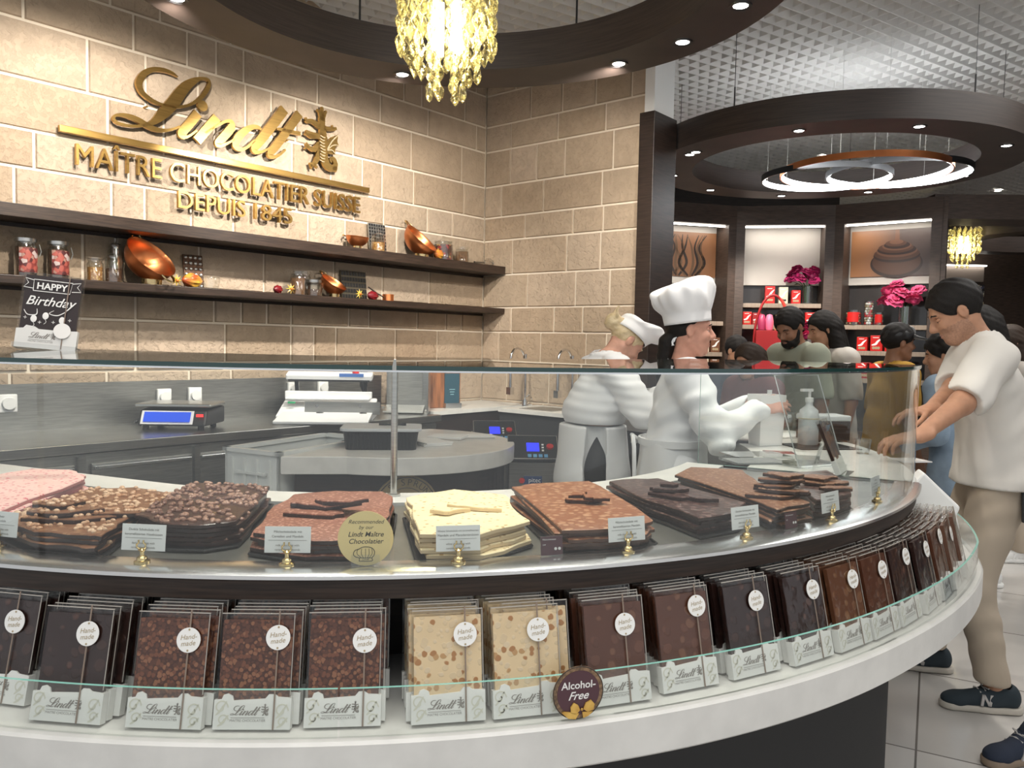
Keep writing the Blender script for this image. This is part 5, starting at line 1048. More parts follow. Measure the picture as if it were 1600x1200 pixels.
# plum sign hung on the low glass
p = Vector((.18, 1.385, 0)); th = degrees(atan2(1.392-O.y, .1105-O.x))
t = thing('round_plum_sign', 'round plum alcohol-free sign with a gold ribbon bow on the low glass', 'sign', X=facing(-72.95, 2.1365, .850))
b = B(); b.at(TX); b.cyl((0, 0, 0), (0, 0, .0012), .0475, n=48); dsc = b.obj('disc', mat('bronze_border', (.20, .12, .065), .4, var=.5, vs=160), t, 40)
b = B(); b.at(TX); b.cyl((0, 0, .001), (0, 0, .0018), .0395, n=48); fd = b.obj('field', K['plum'], dsc, 40)
b = B(); b.at(TX); b.tube([(.0465*cos(2*pi*k/48), .0465*sin(2*pi*k/48), .0012) for k in range(48)], .0009, 5, closed=True); b.obj('rim', K['ink'], dsc)
b = B(); v, f = text('Alcohol-', .0185, bold=.0003); b.at(TR(0, -.0022, .008) @ TX).add(v, f); v, f = text('Free', .0205, shear=.4, bold=.0003); b.at(TR(-.001, -.0022, -.0115) @ TX).add(v, f); b.obj('lettering', K['tagc'], fd)
K['bow'] = mat('golden_bow', (.55, .30, .06), .3, .3, col2=(.75, .48, .12), vs=40)
b = B(); b.at(TR(.003, -.0022, -.026) @ TX)
for P in ([(0, -.004), (-.004, .005), (-.012, .010), (-.018, .002), (-.017, -.008), (-.008, -.012)], [(.006, -.003), (.010, .007), (.020, .012), (.027, .004), (.025, -.006), (.014, -.009)], [(-.002, -.010), (-.014, -.007), (-.030, -.004), (-.034, -.006), (-.022, -.017), (-.008, -.0195)], [(.004, -.008), (.016, -.009), (.024, -.009), (.016, -.016), (.006, -.019)]): b.prism(P, 0, .0022)
b.obj('bow', K['bow'], dsc)
b = B(); b.at(TR(.006, -.0022, -.029) @ TX); b.ball((0, 0, .002), .003, 8, 6); b.obj('bow_knot', K['gold'], dsc, 60)
# ================================================================== PEOPLE: bodies grown as smooth implicit surfaces
class Field:
    def __init__(s, lo, hi, h):
        s.h = h; s.lo = np.array(lo, float); n = np.ceil((np.array(hi)-s.lo)/h).astype(int)+1
        s.n = n; s.D = np.full(n, .5, np.float32); s.ax = [s.lo[i]+h*np.arange(n[i]) for i in range(3)]
    def sub(s, lo, hi):
        a = np.clip(((np.array(lo)-s.lo)/s.h).astype(int), 0, s.n-1); b = np.clip(((np.array(hi)-s.lo)/s.h).astype(int)+2, 1, s.n)
        if (b <= a).any(): return None
        sl = tuple(slice(a[i], b[i]) for i in range(3)); G = np.meshgrid(*[s.ax[i][sl[i]] for i in range(3)], indexing='ij', sparse=True); return sl, G
    def put(s, sl, d, k, op):
        A = s.D[sl]
        if op == 'sub': d = -d; h = np.maximum(k-np.abs(A-d), 0)/k; s.D[sl] = np.maximum(A, d)+h*h*k*.25
        else: h = np.maximum(k-np.abs(A-d), 0)/k; s.D[sl] = np.minimum(A, d)-h*h*k*.25
    def cap(s, a, b, ra, rb=None, k=.02, flat=None, op='add', infl=0):
        """tapered capsule; flat=(dir, f) squeezes the section by f along dir"""
        rb = ra if rb is None else rb; ra += infl; rb += infl
        a = np.array(a, float); b = np.array(b, float); R_ = max(ra, rb)+k+s.h*2
        q = s.sub(np.minimum(a, b)-R_, np.maximum(a, b)+R_)
        if q is None: return s
        sl, G = q; P = [G[i]-a[i] for i in range(3)]; ab = b-a; L2 = ab@ab+1e-9
        t = np.clip((P[0]*ab[0]+P[1]*ab[1]+P[2]*ab[2])/L2, 0, 1); Q = [P[i]-t*ab[i] for i in range(3)]
        if flat:
            n = np.array(flat[0], float); n /= np.linalg.norm(n); e = Q[0]*n[0]+Q[1]*n[1]+Q[2]*n[2]; Q = [Q[i]+(1/flat[1]-1)*e*n[i] for i in range(3)]
        s.put(sl, np.sqrt(Q[0]**2+Q[1]**2+Q[2]**2)-(ra+(rb-ra)*t), k, op); return s
    def ell(s, c, r, axes=None, k=.02, op='add', infl=0):
        c = np.array(c, float); r = np.array(r, float)+infl; A = np.eye(3) if axes is None else np.array([list(x) for x in axes], float); R_ = r.max()+k+s.h*2
        q = s.sub(c-R_, c+R_)
        if q is None: return s
        sl, G = q; P = [G[i]-c[i] for i in range(3)]; U = [(P[0]*A[j][0]+P[1]*A[j][1]+P[2]*A[j][2]) for j in range(3)]
        k0 = np.sqrt(sum((U[j]/r[j])**2 for j in range(3))); k1 = np.sqrt(sum((U[j]/r[j]**2)**2 for j in range(3)))+1e-9
        s.put(sl, k0*(k0-1)/k1, k, op); return s
    def cut(s, p, n, k=.004):
        """keep the side of the plane the normal points away from"""
        n = np.array(n, float); n /= np.linalg.norm(n); d = sum((s.ax[i].reshape([-1 if j == i else 1 for j in range(3)])-p[i])*n[i] for i in range(3))
        s.D = np.maximum(s.D, d.astype(np.float32)); return s
    def folds(s, amp, f, seed=0, dirs=(1, 1, 1)):
        X, Y, Z = np.meshgrid(*s.ax, indexing='ij', sparse=True); r = np.random.RandomState(seed); o = 0
        for i in range(4):
            a = r.uniform(-1, 1, 3)*np.array(dirs)*f*(1+.6*i); c = r.uniform(-1, 1, 3)*f*.45; o = o+np.sin(a[0]*X+a[1]*Y+a[2]*Z+1.6*np.sin(c[0]*X+c[1]*Y+c[2]*Z+i)+r.uniform(0, 6))/(1+.5*i)
        s.D = s.D+(amp*o/2).astype(np.float32); return s
    def mesh(s, name, mats, smooth=True, mfun=None):
        D = s.D.copy(); D[0], D[-1], D[:, 0], D[:, -1], D[:, :, 0], D[:, :, -1] = .1, .1, .1, .1, .1, .1
        I = D < 0; c = np.zeros(np.array(D.shape)-1, np.int8)
        for dx in (0, 1):
            for dy in (0, 1):
                for dz in (0, 1): c += I[dx:D.shape[0]-1+dx, dy:D.shape[1]-1+dy, dz:D.shape[2]-1+dz]
        act = (c > 0) & (c < 8); idx = np.full(c.shape, -1, np.int64); ci = np.argwhere(act); idx[act] = np.arange(len(ci))
        acc = np.zeros((len(ci), 3)); cnt = np.zeros(len(ci)); O_ = np.array([(x, y, z) for x in (0, 1) for y in (0, 1) for z in (0, 1)])
        for a in range(8):
            for b_ in range(a+1, 8):
                if np.abs(O_[a]-O_[b_]).sum() != 1: continue
                A = ci+O_[a]; Bq = ci+O_[b_]; da = D[A[:, 0], A[:, 1], A[:, 2]]; db = D[Bq[:, 0], Bq[:, 1], Bq[:, 2]]; m_ = (da < 0) != (db < 0)
                t = np.where(m_, da/(da-db+1e-12), 0); acc[m_] += (O_[a]+(O_[b_]-O_[a])*t[:, None])[m_]; cnt[m_] += 1
        V = (ci+acc/np.maximum(cnt, 1)[:, None])*s.h+s.lo; F = []
        for ax in range(3):
            u, v = [(1, 2), (2, 0), (0, 1)][ax]
            sa = [slice(None)]*3; sb = [slice(None)]*3; sa[ax] = slice(0, -1); sb[ax] = slice(1, None); x = I[tuple(sa)] != I[tuple(sb)]
            e = np.argwhere(x); e = e[(e[:, u] > 0) & (e[:, v] > 0) & (e[:, u] < D.shape[u]-1) & (e[:, v] < D.shape[v]-1)]
            if not len(e): continue
            du = np.zeros(3, int); du[u] = 1; dv = np.zeros(3, int); dv[v] = 1
            q = [idx[tuple((e-o).T)] for o in (du+dv, dv, 0*du, du)]; Q = np.stack(q, 1)
            flip = ~I[tuple(e.T)]; Q[flip] = Q[flip][:, ::-1]; F.append(Q)
        F = np.concatenate(F); F = F[(F >= 0).all(1)]
        me = bpy.data.meshes.new(name); me.vertices.add(len(V)); me.vertices.foreach_set('co', V.astype(np.float32).ravel())
        me.loops.add(F.size); me.loops.foreach_set('vertex_index', F.astype(np.int32).ravel()); me.polygons.add(len(F)); me.polygons.foreach_set('loop_start', np.arange(0, F.size, 4, dtype=np.int32))
        for q in (mats if isinstance(mats, list) else [mats]): me.materials.append(q)
        if mfun is not None: me.polygons.foreach_set('material_index', mfun(V[F].mean(1)).astype(np.int32))
        me.update(calc_edges=True); me.validate()
        if smooth: me.polygons.foreach_set('use_smooth', [True]*len(me.polygons))
        return me
def V3(*a): return np.array(a, float)
def unit(v): v = np.array(v, float); return v/(np.linalg.norm(v)+1e-9)
def rotv(v, axis, a):
    axis = unit(axis); v = np.array(v, float); return v*cos(a)+np.cross(axis, v)*sin(a)+axis*(axis@v)*(1-cos(a))
def ik(a, c, l1, l2, hint):
    a, c = np.array(a), np.array(c); d = c-a; L_ = min(np.linalg.norm(d), (l1+l2)*.995); u = unit(d); x = (L_**2+l1**2-l2**2)/(2*L_); y = sqrt(max(l1*l1-x*x, 0))
    n = np.array(hint)-u*(np.array(hint)@u); return a+u*x+unit(n)*y, a+u*L_
def skin(name, c, red=.0):
    M_ = mat(name, c, .5, var=.08, vs=30, spec=.35); b = M_.node_tree.nodes['Principled BSDF']; b.inputs['Subsurface Weight'].default_value = .12; b.inputs['Subsurface Radius'].default_value = (.012, .005, .003); b.inputs['Subsurface Scale'].default_value = .6; return M_
K['skinL'] = skin('fair_skin', (.60, .34, .25)); K['skinM'] = skin('tan_skin', (.47, .25, .155)); K['skinD'] = skin('brown_skin', (.27, .135, .08)); K['skinR'] = skin('rosy_skin', (.56, .29, .21))
K['hairk'] = mat('black_hair', (.010, .008, .007), .6, bump=.5, bs=90, stretch=(6, 6, 1), spec=.25); K['hairb'] = mat('brown_hair', (.035, .022, .015), .5, bump=.5, bs=90, stretch=(6, 6, 1), spec=.25); K['hairy'] = mat('blond_hair', (.52, .40, .22), .5, col2=(.68, .56, .36), vs=40, bump=.5, bs=90)
K['eyew'] = mat('eye_white', (.75, .72, .68), .3); K['iris'] = mat('dark_iris', (.02, .012, .008), .2); K['lip'] = mat('lips', (.40, .15, .12), .45); K['lipm'] = mat('lips_pale', (.38, .18, .13), .5)
K['jacket'] = mat('white_chef_cotton', (.80, .81, .82), .75); K['apron'] = mat('white_apron', (.76, .77, .77), .8); K['hat'] = mat('white_hat_cloth', (.84, .84, .84), .75, bump=.15, bs=30)
K['tee'] = mat('off_white_tee', (.74, .71, .655), .85); K['chino'] = mat('beige_cotton', (.46, .385, .30), .85); K['navy'] = mat('dark_teal_suede', (.022, .035, .045), .8); K['greyl'] = mat('light_grey_suede', (.48, .46, .44), .75); K['sole'] = mat('off_white_sole', (.58, .54, .47), .6)
K['solet'] = mat('tan_sole', (.28, .21, .15), .7); K['jeans'] = mat('dark_denim', (.025, .035, .055), .8); K['denim'] = mat('pale_denim', (.24, .32, .41), .85, var=.12, vs=12); K['sage'] = mat('sage_tee', (.30, .32, .25), .85); K['yellow'] = mat('mustard_tee', (.45, .25, .03), .85); K['rose'] = mat('dusky_rose_top', (.16, .05, .05), .85); K['navyc'] = mat('navy_cloth', (.02, .028, .05), .85)
def pose(H=1.72, lean=0, lean2=0, hp=0, hyaw=0, hroll=0, hands=None, feet=None, drop=0, sw=.112, elbow=(-.4, 0, -1), twist=0):
    """joints in a local frame: x forward, y to the person's left, z up"""
    J = {}; ph = V3(0, 0, .525*H-drop); R1_ = lambda v: rotv(rotv(v, (0, 1, 0), lean), (0, 0, 1), twist); R2_ = lambda v: rotv(rotv(v, (0, 1, 0), lean+lean2), (0, 0, 1), twist)
    J['pel'] = ph; J['wst'] = ph+R1_(V3(.0, 0, .09*H)); J['chs'] = J['wst']+R1_(V3(0, 0, .075*H))+R2_(V3(0, 0, .04*H)); J['nkb'] = J['chs']+R2_(V3(-.01*H, 0, .105*H)); J['fw'] = R2_(V3(1, 0, 0)); J['up'] = R2_(V3(0, 0, 1)); J['lf'] = R2_(V3(0, 1, 0))
    Rh = lambda v: rotv(rotv(rotv(v, (1, 0, 0), hroll), (0, 1, 0), hp), (0, 0, 1), hyaw+twist)
    J['hf'], J['hl'], J['hu'] = Rh(V3(1, 0, 0)), Rh(V3(0, 1, 0)), Rh(V3(0, 0, 1)); mid = unit(J['up']+J['hu'])
    J['hc'] = J['nkb']+mid*.045*H+J['hu']*.062*H+J['hf']*.018*H
    for s_, n in ((1, 'L'), (-1, 'R')):
        J['sh'+n] = J['chs']+J['up']*.083*H+J['lf']*s_*sw*H*.93
        w_ = (hands or {}).get(n); w_ = V3(*w_) if w_ is not None else J['sh'+n]+V3(.06, s_*.06, -.315*H)
        J['el'+n], J['wr'+n] = ik(J['sh'+n], w_, .172*H, .150*H, R1_(V3(elbow[0], s_*(.45+elbow[1]), elbow[2])))
        J['hp'+n] = ph+rotv(V3(0, s_*.052*H, -.01*H), (0, 0, 1), twist*.5); f = (feet or {}).get(n, (0, s_*.085, 0)); an = V3(f[0], f[1], .05*H); J['an'+n] = an; J['kn'+n], _ = ik(J['hp'+n], an, .245*H, .235*H, V3(1, s_*.12, 0)); J['yaw'+n] = f[2]
    J['H'] = H; return J
def head(F, J, s, fem=False, hair=0):
    c, f, l, u = J['hc'], J['hf'], J['hl'], J['hu']; A = (f, l, u); p = lambda x, y, z: c+(f*x+l*y+u*z)*s
    F.ell(p(-.012, 0, .030), (.098*s, .076*s, .092*s), A, k=.02*s); F.ell(p(.030, 0, -.035), (.062*s, .060*s, .082*s), A, k=.03*s)
    F.cap(p(.064, .014, -.100), p(.064, -.014, -.100), (.024 if not fem else .02)*s, k=.03*s); F.cap(p(-.01, .052, -.055), p(.05, .022, -.098), .018*s, k=.03*s); F.cap(p(-.01, -.052, -.055), p(.05, -.022, -.098), .018*s, k=.03*s)
    F.cap(p(.083, .032, .022), p(.083, -.032, .022), .010*s, k=.02*s)
    for q in (1, -1):
        F.ell(p(.086, q*.031, .002), (.014*s, .018*s, .012*s), A, k=.014*s, op='sub'); F.ell(p(.066, q*.036, -.03), (.022*s, .022*s, .02*s), A, k=.02*s)
        F.ell(p(-.012, q*.077, -.008), (.020*s, .010*s, .031*s), A, k=.006*s); F.ell(p(-.006, q*.086, -.006), (.009*s, .006*s, .016*s), A, k=.005*s, op='sub')
        F.ell(p(.092, q*.011, -.036), (.011*s, .010*s, .009*s), A, k=.008*s)
    F.cap(p(.088, 0, .012), p(.112, 0, -.027), .0075*s, .0125*s, k=.010*s); F.cap(p(.108, 0, -.031), p(.098, 0, -.036), .0115*s, .010*s, k=.008*s); F.ell(p(.083, 0, -.068), (.013*s, .024*s, .013*s), A, k=.012*s); F.cap(p(.092, .012, -.067), p(.092, -.012, -.067), .0022*s, k=.006*s, op='sub')
    F.cap(J['nkb']-J['up']*.03, c-u*.055*s-f*.022*s, .060*s*(.88 if fem else 1), .052*s*(.88 if fem else 1), k=.03*s)
def face(t, J, s, lip, brow, sk, lids=0):
    c, f, l, u = J['hc'], J['hf'], J['hl'], J['hu']; R_ = Matrix((f, l, u)).transposed(); p = lambda x, y, z: Vector(c+(f*x+l*y+u*z)*s)
    for q in (1, -1):
        b = B(); b.ball(p(.0715, q*.031, .0005), .0122*s, 12, 8); e = b.obj('eye', K['eyew'], t, 60); b = B(); b.ball(p(.0780, q*.0315, -.002-lids*.003), .0070*s, 10, 6); b.obj('iris', K['iris'], e, 60); b = B(); b.ball(p(.0718, q*.031, .0042-lids*.003), (.0138*s, .0145*s, .0105*s), 12, 8, R=R_); b.obj('eyelid', sk, e, 60); b = B(); b.ball(p(.0712, q*.031, -.0085), (.0136*s, .0145*s, .0065*s), 12, 8, R=R_); b.obj('lower_lid', sk, e, 60)
        b = B(); b.tube([p(.092, q*.016, .022), p(.0915, q*.032, .028), p(.078, q*.050, .022)], [.0035*s, .004*s, .002*s], 6); b.obj('eyebrow', brow, t, 60)
    b = B(); b.ball(p(.0885, 0, -.0625), (.009*s, .021*s, .0045*s), 12, 8, R=R_); b.ball(p(.0885, 0, -.0725), (.009*s, .018*s, .0055*s), 12, 8, R=R_); b.obj('lips', lip, t, 60)
def hand(F, w_, d, n, thumb, curl=.5, s=1, spread=.12):
    """palm and five fingers: d along the hand, n out of the back of the hand, thumb = side vector"""
    d = unit(d); n = unit(n-d*(n@d)); t_ = np.cross(d, n); t_ = t_ if t_@thumb > 0 else -t_; F.cap(w_-d*.03, w_+d*.012, .0235*s, .024*s, k=.02, flat=(n, .8))
    a = w_+d*.045*s; F.ell(a, (.048*s, .041*s, .0165*s), (d, t_, n), k=.014); bs = [(.028, .088, .072, .0092), (.0095, .094, .080, .0095), (-.009, .090, .074, .0092), (-.027, .080, .058, .0082)]
    for k, (o, b0, L_, r_) in enumerate(bs):
        c = curl*(1+.12*k); base = w_+d*b0*.93*s+t_*o*s; dirn = unit(d+t_*spread*(1.2-k*.8)); p0 = base
        for j, fr in enumerate((.46, .31, .23)):
            ax = np.cross(n, d); dirn = rotv(dirn, ax, c*(.75 if j == 0 else 1)); p1 = p0+dirn*L_*fr*s; F.cap(p0, p1, r_*s*(1-.1*j), r_*s*(.92-.1*j), k=.005 if j else .010); p0 = p1
    p0 = w_+d*.025*s+t_*.032*s-n*.006; dirn = unit(d*.65+t_*.75-n*.45)
    for j, (L_, r_) in enumerate(((.036, .0125), (.032, .0105), (.026, .009))): p1 = p0+dirn*L_*s; F.cap(p0, p1, r_*s, r_*s*.9, k=.010 if j == 0 else .004); p0 = p1; dirn = unit(dirn+d*.25-n*.12*curl)
def torso(F, J, m_, infl=0, k=.04, sx=.70, belly=1.0, bust=0):
    H = J['H']; q = H/1.72*m_
    F.cap(J['pel']-V3(0, 0, .02), J['wst'], .140*q, .124*q*belly, k=k, flat=((1, 0, 0), sx), infl=infl); F.cap(J['wst'], J['chs'], .126*q*belly, .146*q, k=k, flat=(J['fw'], sx), infl=infl); F.cap(J['chs'], J['chs']+J['up']*.06*H, .146*q, .120*q, k=k, flat=(J['fw'], sx-.02), infl=infl)
    F.cap(J['shL']-J['lf']*.03, J['shR']+J['lf']*.03, .058*q, k=k*1.3, infl=infl); F.cap(J['chs']+J['up']*.05*H, J['nkb'], .10*q, .062*q, k=k, flat=(J['fw'], .8), infl=infl)
    if bust:
        for s_ in (1, -1): F.ell(J['chs']+J['fw']*.075*q+J['lf']*s_*.065*q-J['up']*.0, (.05*q, .06*q, .06*q), (J['fw'], J['lf'], J['up']), k=.05, infl=infl)
def arm(F, J, n, m_=1, infl=0, upto=1.0, k=.03):
    q = J['H']/1.72*m_; F.cap(J['sh'+n], J['el'+n], .054*q, .042*q, k=k, infl=infl)
    if upto > .5: F.cap(J['el'+n], J['el'+n]+(J['wr'+n]-J['el'+n])*min(1, (upto-.5)*2), .043*q, (.043-.017*min(1, (upto-.5)*2))*q, k=k*.7, infl=infl)
def leg(F, J, n, m_=1, infl=0, k=.04, hem=0, flare=0):
    q = J['H']/1.72*m_; F.cap(J['hp'+n], J['kn'+n], .088*q, .058*q, k=k, infl=infl); F.cap(J['kn'+n], J['an'+n]+V3(0, 0, hem), .056*q, .040*q+flare, k=k*.6, infl=infl)
def box_of(J, pad=.28): P = np.array([v for k, v in J.items() if isinstance(v, np.ndarray) and k not in ('fw', 'up', 'lf', 'hf', 'hl', 'hu')]); return P.min(0)-pad, P.max(0)+pad
def person(label, loc, heading, J, h=.008, sk='skinL', m_=1, fem=False, handcfg=None, feetskin=True, belly=1.0, bust=0, hs=1, stubble=None):
    t = thing('person', label, 'person', (*loc, 0), radians(heading)); lo, hi = box_of(J); lo[2] = -.02; F = Field(lo, hi, h); s = J['H']/1.75*1.0*hs
    torso(F, J, m_*.95, 0, belly=belly, bust=bust)
    for n in 'LR': arm(F, J, n, m_*.95); leg(F, J, n, m_*.93); y = J['yaw'+n]; a = J['an'+n]; F.cap(a-V3(0, 0, .045), a+V3(.13*cos(y), .13*sin(y), -.055), .034, .03, k=.03)
    head(F, J, s, fem)
    for n in 'LR':
        c = (handcfg or {}).get(n, {}); d = J['wr'+n]-J['el'+n]; sd = 1 if n == 'L' else -1; hand(F, J['wr'+n], np.array(c.get('d', d)), np.array(c.get('n', (0, sd, 0))), np.array(c.get('th', (1, 0, .3))), c.get('curl', .35), s*(.92 if fem else 1), c.get('spread', .12))
    mf = None
    if stubble:
        def mf(C_): 
            q = (C_-J['hc'])/s; x, y, z = q@J['hf'], q@J['hl'], q@J['hu']; return ((z < -.038) & (z > -.125) & (x > -.012+.25*(z+.04)) & ~((np.abs(y) < .022) & (z > -.078) & (x > .08)) & (x < .2))
    t_ = link(F.mesh('body', [K[sk]]+([stubble] if stubble else []), mfun=mf), 'body', t); return t, s
def garment(t, J, name, m_, fn, h=.009, folds=(.004, 26, 1, (1, 1, 1)), pad=.30):
    lo, hi = box_of(J, pad); lo[2] = max(lo[2], -.02); F = Field(lo, hi, h); cuts = fn(F) or []
    if folds: F.folds(*folds)
    for p, n in cuts: F.cut(p, n)
    return link(F.mesh(name, [m_]), name, t)
def shirt(t, J, m_, m=1, infl=.012, sleeve=.42, hem=.0, name='shirt', folds=(.004, 26, 1, (1, 1, 1)), h=.009, belly=1.06, bust=0, wide=0, nk=0, collar=0):
    H = J['H']
    def fn(F):
        for n in 'LR':
            e = J['sh'+n]+(J['el'+n]-J['sh'+n])*min(1, sleeve*2); q = m*H/1.72
            F.cap(J['sh'+n], e, .062*q, (.060 if sleeve < .5 else .050)*q, k=.035, infl=infl)
            if sleeve > .5: F.cap(J['el'+n], J['el'+n]+(J['wr'+n]-J['el'+n])*(sleeve-.5)*2, .049*q, .036*q, k=.02, infl=infl)
        for n in 'LR':
            if sleeve < .5: d = unit(J['el'+n]-J['sh'+n]); e = J['sh'+n]+(J['el'+n]-J['sh'+n])*sleeve*2; F.cap(e+d*.17, e+d*.3, .15, .15, k=.004, op='sub')
            else: d = unit(J['wr'+n]-J['el'+n]); e = J['el'+n]+(J['wr'+n]-J['el'+n])*(sleeve-.5)*2; F.cap(e+d*.06, e+d*.16, .06, .06, k=.004, op='sub')
        torso(F, J, m, infl, belly=belly, bust=bust); F.cap(J['pel']-V3(0, 0, .06-hem), J['wst'], .152*m*H/1.72+wide, .138*m*H/1.72*belly, k=.04, flat=((1, 0, 0), .74), infl=infl)
        if collar: F.cap(J['nkb']-J['up']*.02, J['nkb']+unit(J['up']*.6+J['hu']*.4)*collar, .066*m, .060*m, k=.015, infl=infl*.3)
        F.cap(J['nkb']+J['up']*(.018-nk+collar*.55), J['nkb']+J['up']*.2+J['hf']*.03, .064*m, .075*m, k=.004, op='sub')
        return [(J['pel']-V3(0, 0, .10-hem), V3(0, 0, -1))]
    return garment(t, J, name, m_, fn, h, folds)
def trousers(t, J, m_, m=1, infl=.012, hem=.02, wide=.0, name='trousers', folds=(.004, 24, 2, (1, 1, .6)), h=.009, top=.02):
    def fn(F):
        H = J['H']; F.cap(J['pel']-V3(0, 0, .05), J['wst']-V3(0, 0, .02), .136*m*H/1.72, .122*m*H/1.72, k=.04, flat=((1, 0, 0), .72), infl=infl*.6)
        for n in 'LR': leg(F, J, n, m, infl+wide*.4, hem=-.01, flare=wide)
        return [(J['wst']-V3(0, 0, top), V3(0, 0, 1)), (V3(0, 0, .05+hem), V3(0, 0, -1))]
    return garment(t, J, name, m_, fn, h, folds)
def hairs(t, J, s, m_, fn, h=.006, name='hair', pad=.2, folds=(.0035, 90, 3, (1, 1, 1))):
    c = J['hc']; F = Field(c-pad-V3(.05, .05, .25), c+pad, h); f, l, u = J['hf'], J['hl'], J['hu']; fn(F, lambda x, y, z: c+(f*x+l*y+u*z)*s, (f, l, u))
    if folds: F.folds(*folds)
    return link(F.mesh(name, [m_]), name, t)
def shorthair(F, p, A, s=1, thick=.008, back=-.06):
    F.ell(p(-.016, 0, .036), np.array((.100+thick, .077+thick, .092+thick))*s, A, k=.01); F.ell(p(.088, 0, -.030), np.array((.066, .082, .094))*s, A, k=.012, op='sub'); F.ell(p(.05, 0, -.05), np.array((.055, .12, .06))*s, A, k=.012, op='sub'); F.ell(p(.02, 0, -.13), np.array((.12, .12, .085))*s, A, k=.01, op='sub')
    for q in (1, -1): F.ell(p(-.008, q*.085, -.012), np.array((.024, .02, .036))*s, A, k=.005, op='sub')
def shoe(t, J, n, upper, solem, accent, laces, L_=.29, kind='N'):
    a = J['an'+n]; y = J['yaw'+n]; X = TR(a[0], a[1], 0, y); f = L_/.29
    F = Field((-.13, -.09, -.005), (.24, .09, .14), .0055)
    F.cap((-.055, 0, .05), (.02, 0, .052), .040, .041, k=.03); F.cap((.02, 0, .052), (.13*f, .004, .036), .042, .036, k=.03); F.cap((-.05, 0, .08), (-.012, 0, .085), .036, .040, k=.03); F.ell((.145*f, .0, .036), (.05, .042, .030), k=.02); F.cap((-.03, 0, .09), (-.03, 0, .16), .028, .03, k=.006, op='sub'); F.cut((0, 0, .018), (0, 0, -1))
    o = link(F.mesh('shoe', [upper]), 'shoe', t, X=X)
    F = Field((-.14, -.09, -.002), (.25, .09, .06), .005); F.cap((-.06, 0, .015), (.03, 0, .015), .046, .046, k=.02); F.cap((.03, 0, .015), (.155*f, 0, .018), .046, .044, k=.02); F.cut((0, 0, .028), (0, 0, 1)); F.cut((0, 0, .002), (0, 0, -1)); link(F.mesh('sole', [solem]), 'sole', o)
    for sd in (1, -1):
        b = B()
        if kind == 'N':
            Q = Matrix.Translation((.045, sd*.0445, .056)) @ Matrix.Rotation(sd*.16, 4, 'X') @ TX
            if sd < 0: b.at(Q)
            else: b.at(Q @ Matrix.Rotation(pi, 4, 'Y'))
            mx = 1 if sd < 0 else -1
            for P in ([(-.026, -.022), (-.016, -.022), (-.008, .022), (-.018, .022)], [(-.018, .022), (-.008, .022), (.014, -.022), (.004, -.022)], [(.004, -.022), (.014, -.022), (.022, .022), (.012, .022)]): b.prism(P, -.004, .003)
        else:
            for k in range(3): b.add([(.02+.026*k, sd*.040, .026), (.033+.026*k, sd*.040, .026), (.018+.026*k, sd*.034, .078-.006*k), (.005+.026*k, sd*.034, .078-.006*k), (.02+.026*k, sd*.0465, .026), (.033+.026*k, sd*.0465, .026), (.018+.026*k, sd*.0405, .078-.006*k), (.005+.026*k, sd*.0405, .078-.006*k)], [(0, 1, 2, 3), (4, 7, 6, 5), (0, 4, 5, 1), (2, 6, 7, 3), (1, 5, 6, 2), (3, 7, 4, 0)])
        b.obj('side_mark', accent, o)
    for k in range(5):
        x = .045+.018*k; z = .093-.0085*k; b = B(); b.tube([(x, -.026, z-.006), (x+.004, 0, z+.0025), (x, .026, z-.006)], .0032, 6); b.obj('lace', laces, o, 60)
    b = B(); b.tube([(.05, -.01, .098), (.04, -.035, .10), (.03, -.02, .094)], .003, 6); b.tube([(.05, .01, .098), (.04, .035, .10), (.03, .02, .094)], .003, 6); b.obj('bow', laces, o, 60); return o
def local(t_loc, heading, p):
    a = radians(heading); d = V3(*p)-V3(t_loc[0], t_loc[1], 0); return (d[0]*cos(a)+d[1]*sin(a), -d[0]*sin(a)+d[1]*cos(a), d[2])
# ---- man in the off-white tee at the counter end
LM = (2.045, 3.33); HM = 163
hl = local(LM, HM, pz(1412, 708, 1.085)); hr_ = local(LM, HM, pz(1432, 716, 1.09)+Vector((.05, .22, 0)))
J = pose(1.77, radians(4), radians(10), radians(31), 0, 0, dict(L=hl, R=hr_), dict(L=local(LM, HM, (1.99, 3.16, 0))[:2]+(radians(8),), R=local(LM, HM, (1.93, 3.56, 0))[:2]+(radians(4),)), elbow=(-.9, -.2, -1))
K['stub'] = mat('stubble_skin', (.385, .21, .135), .6, var=.15, vs=150)
t, s = person('person in an off-white tee and beige trousers leaning on the white counter end', LM, HM, J, .0062, 'skinM', 1.06, stubble=K['stub'], handcfg=dict(L=dict(d=(.85, .1, -.18), n=(.1, .25, 1), th=(.5, -1, 0), curl=.42), R=dict(d=(.9, .2, -.1), n=(.1, 0, 1), th=(.3, 1, 0), curl=.4)))
face(t, J, s, K['lipm'], K['hairk'], K['skinM'], 1)
hairs(t, J, s, K['hairk'], lambda F, p, A: shorthair(F, p, A, s, .010), .005)
shirt(t, J, K['tee'], 1.09, .016, .42, .075, 'tee_shirt', (.0085, 38, 5, (.7, .7, 1.1)), .0075, 1.1, wide=.038)
trousers(t, J, K['chino'], 1.04, .014, .065, .003, folds=(.010, 30, 7, (.6, .6, 1.2)), h=.0075)
for n in 'LR': shoe(t, J, n, K['navy'], K['sole'], K['greyl'], K['greyl'], .31)
b = B(); b.box((0, 0, 0), (.075, .012, .15)); ph_ = b.obj('mobile_phone', K['black'], None, bev=.006); ph_.matrix_world = TR(2.065, 3.135, .855, radians(28), radians(-6), radians(6)); tag(ph_, 'black mobile phone in the back pocket of the beige trousers', 'phone')
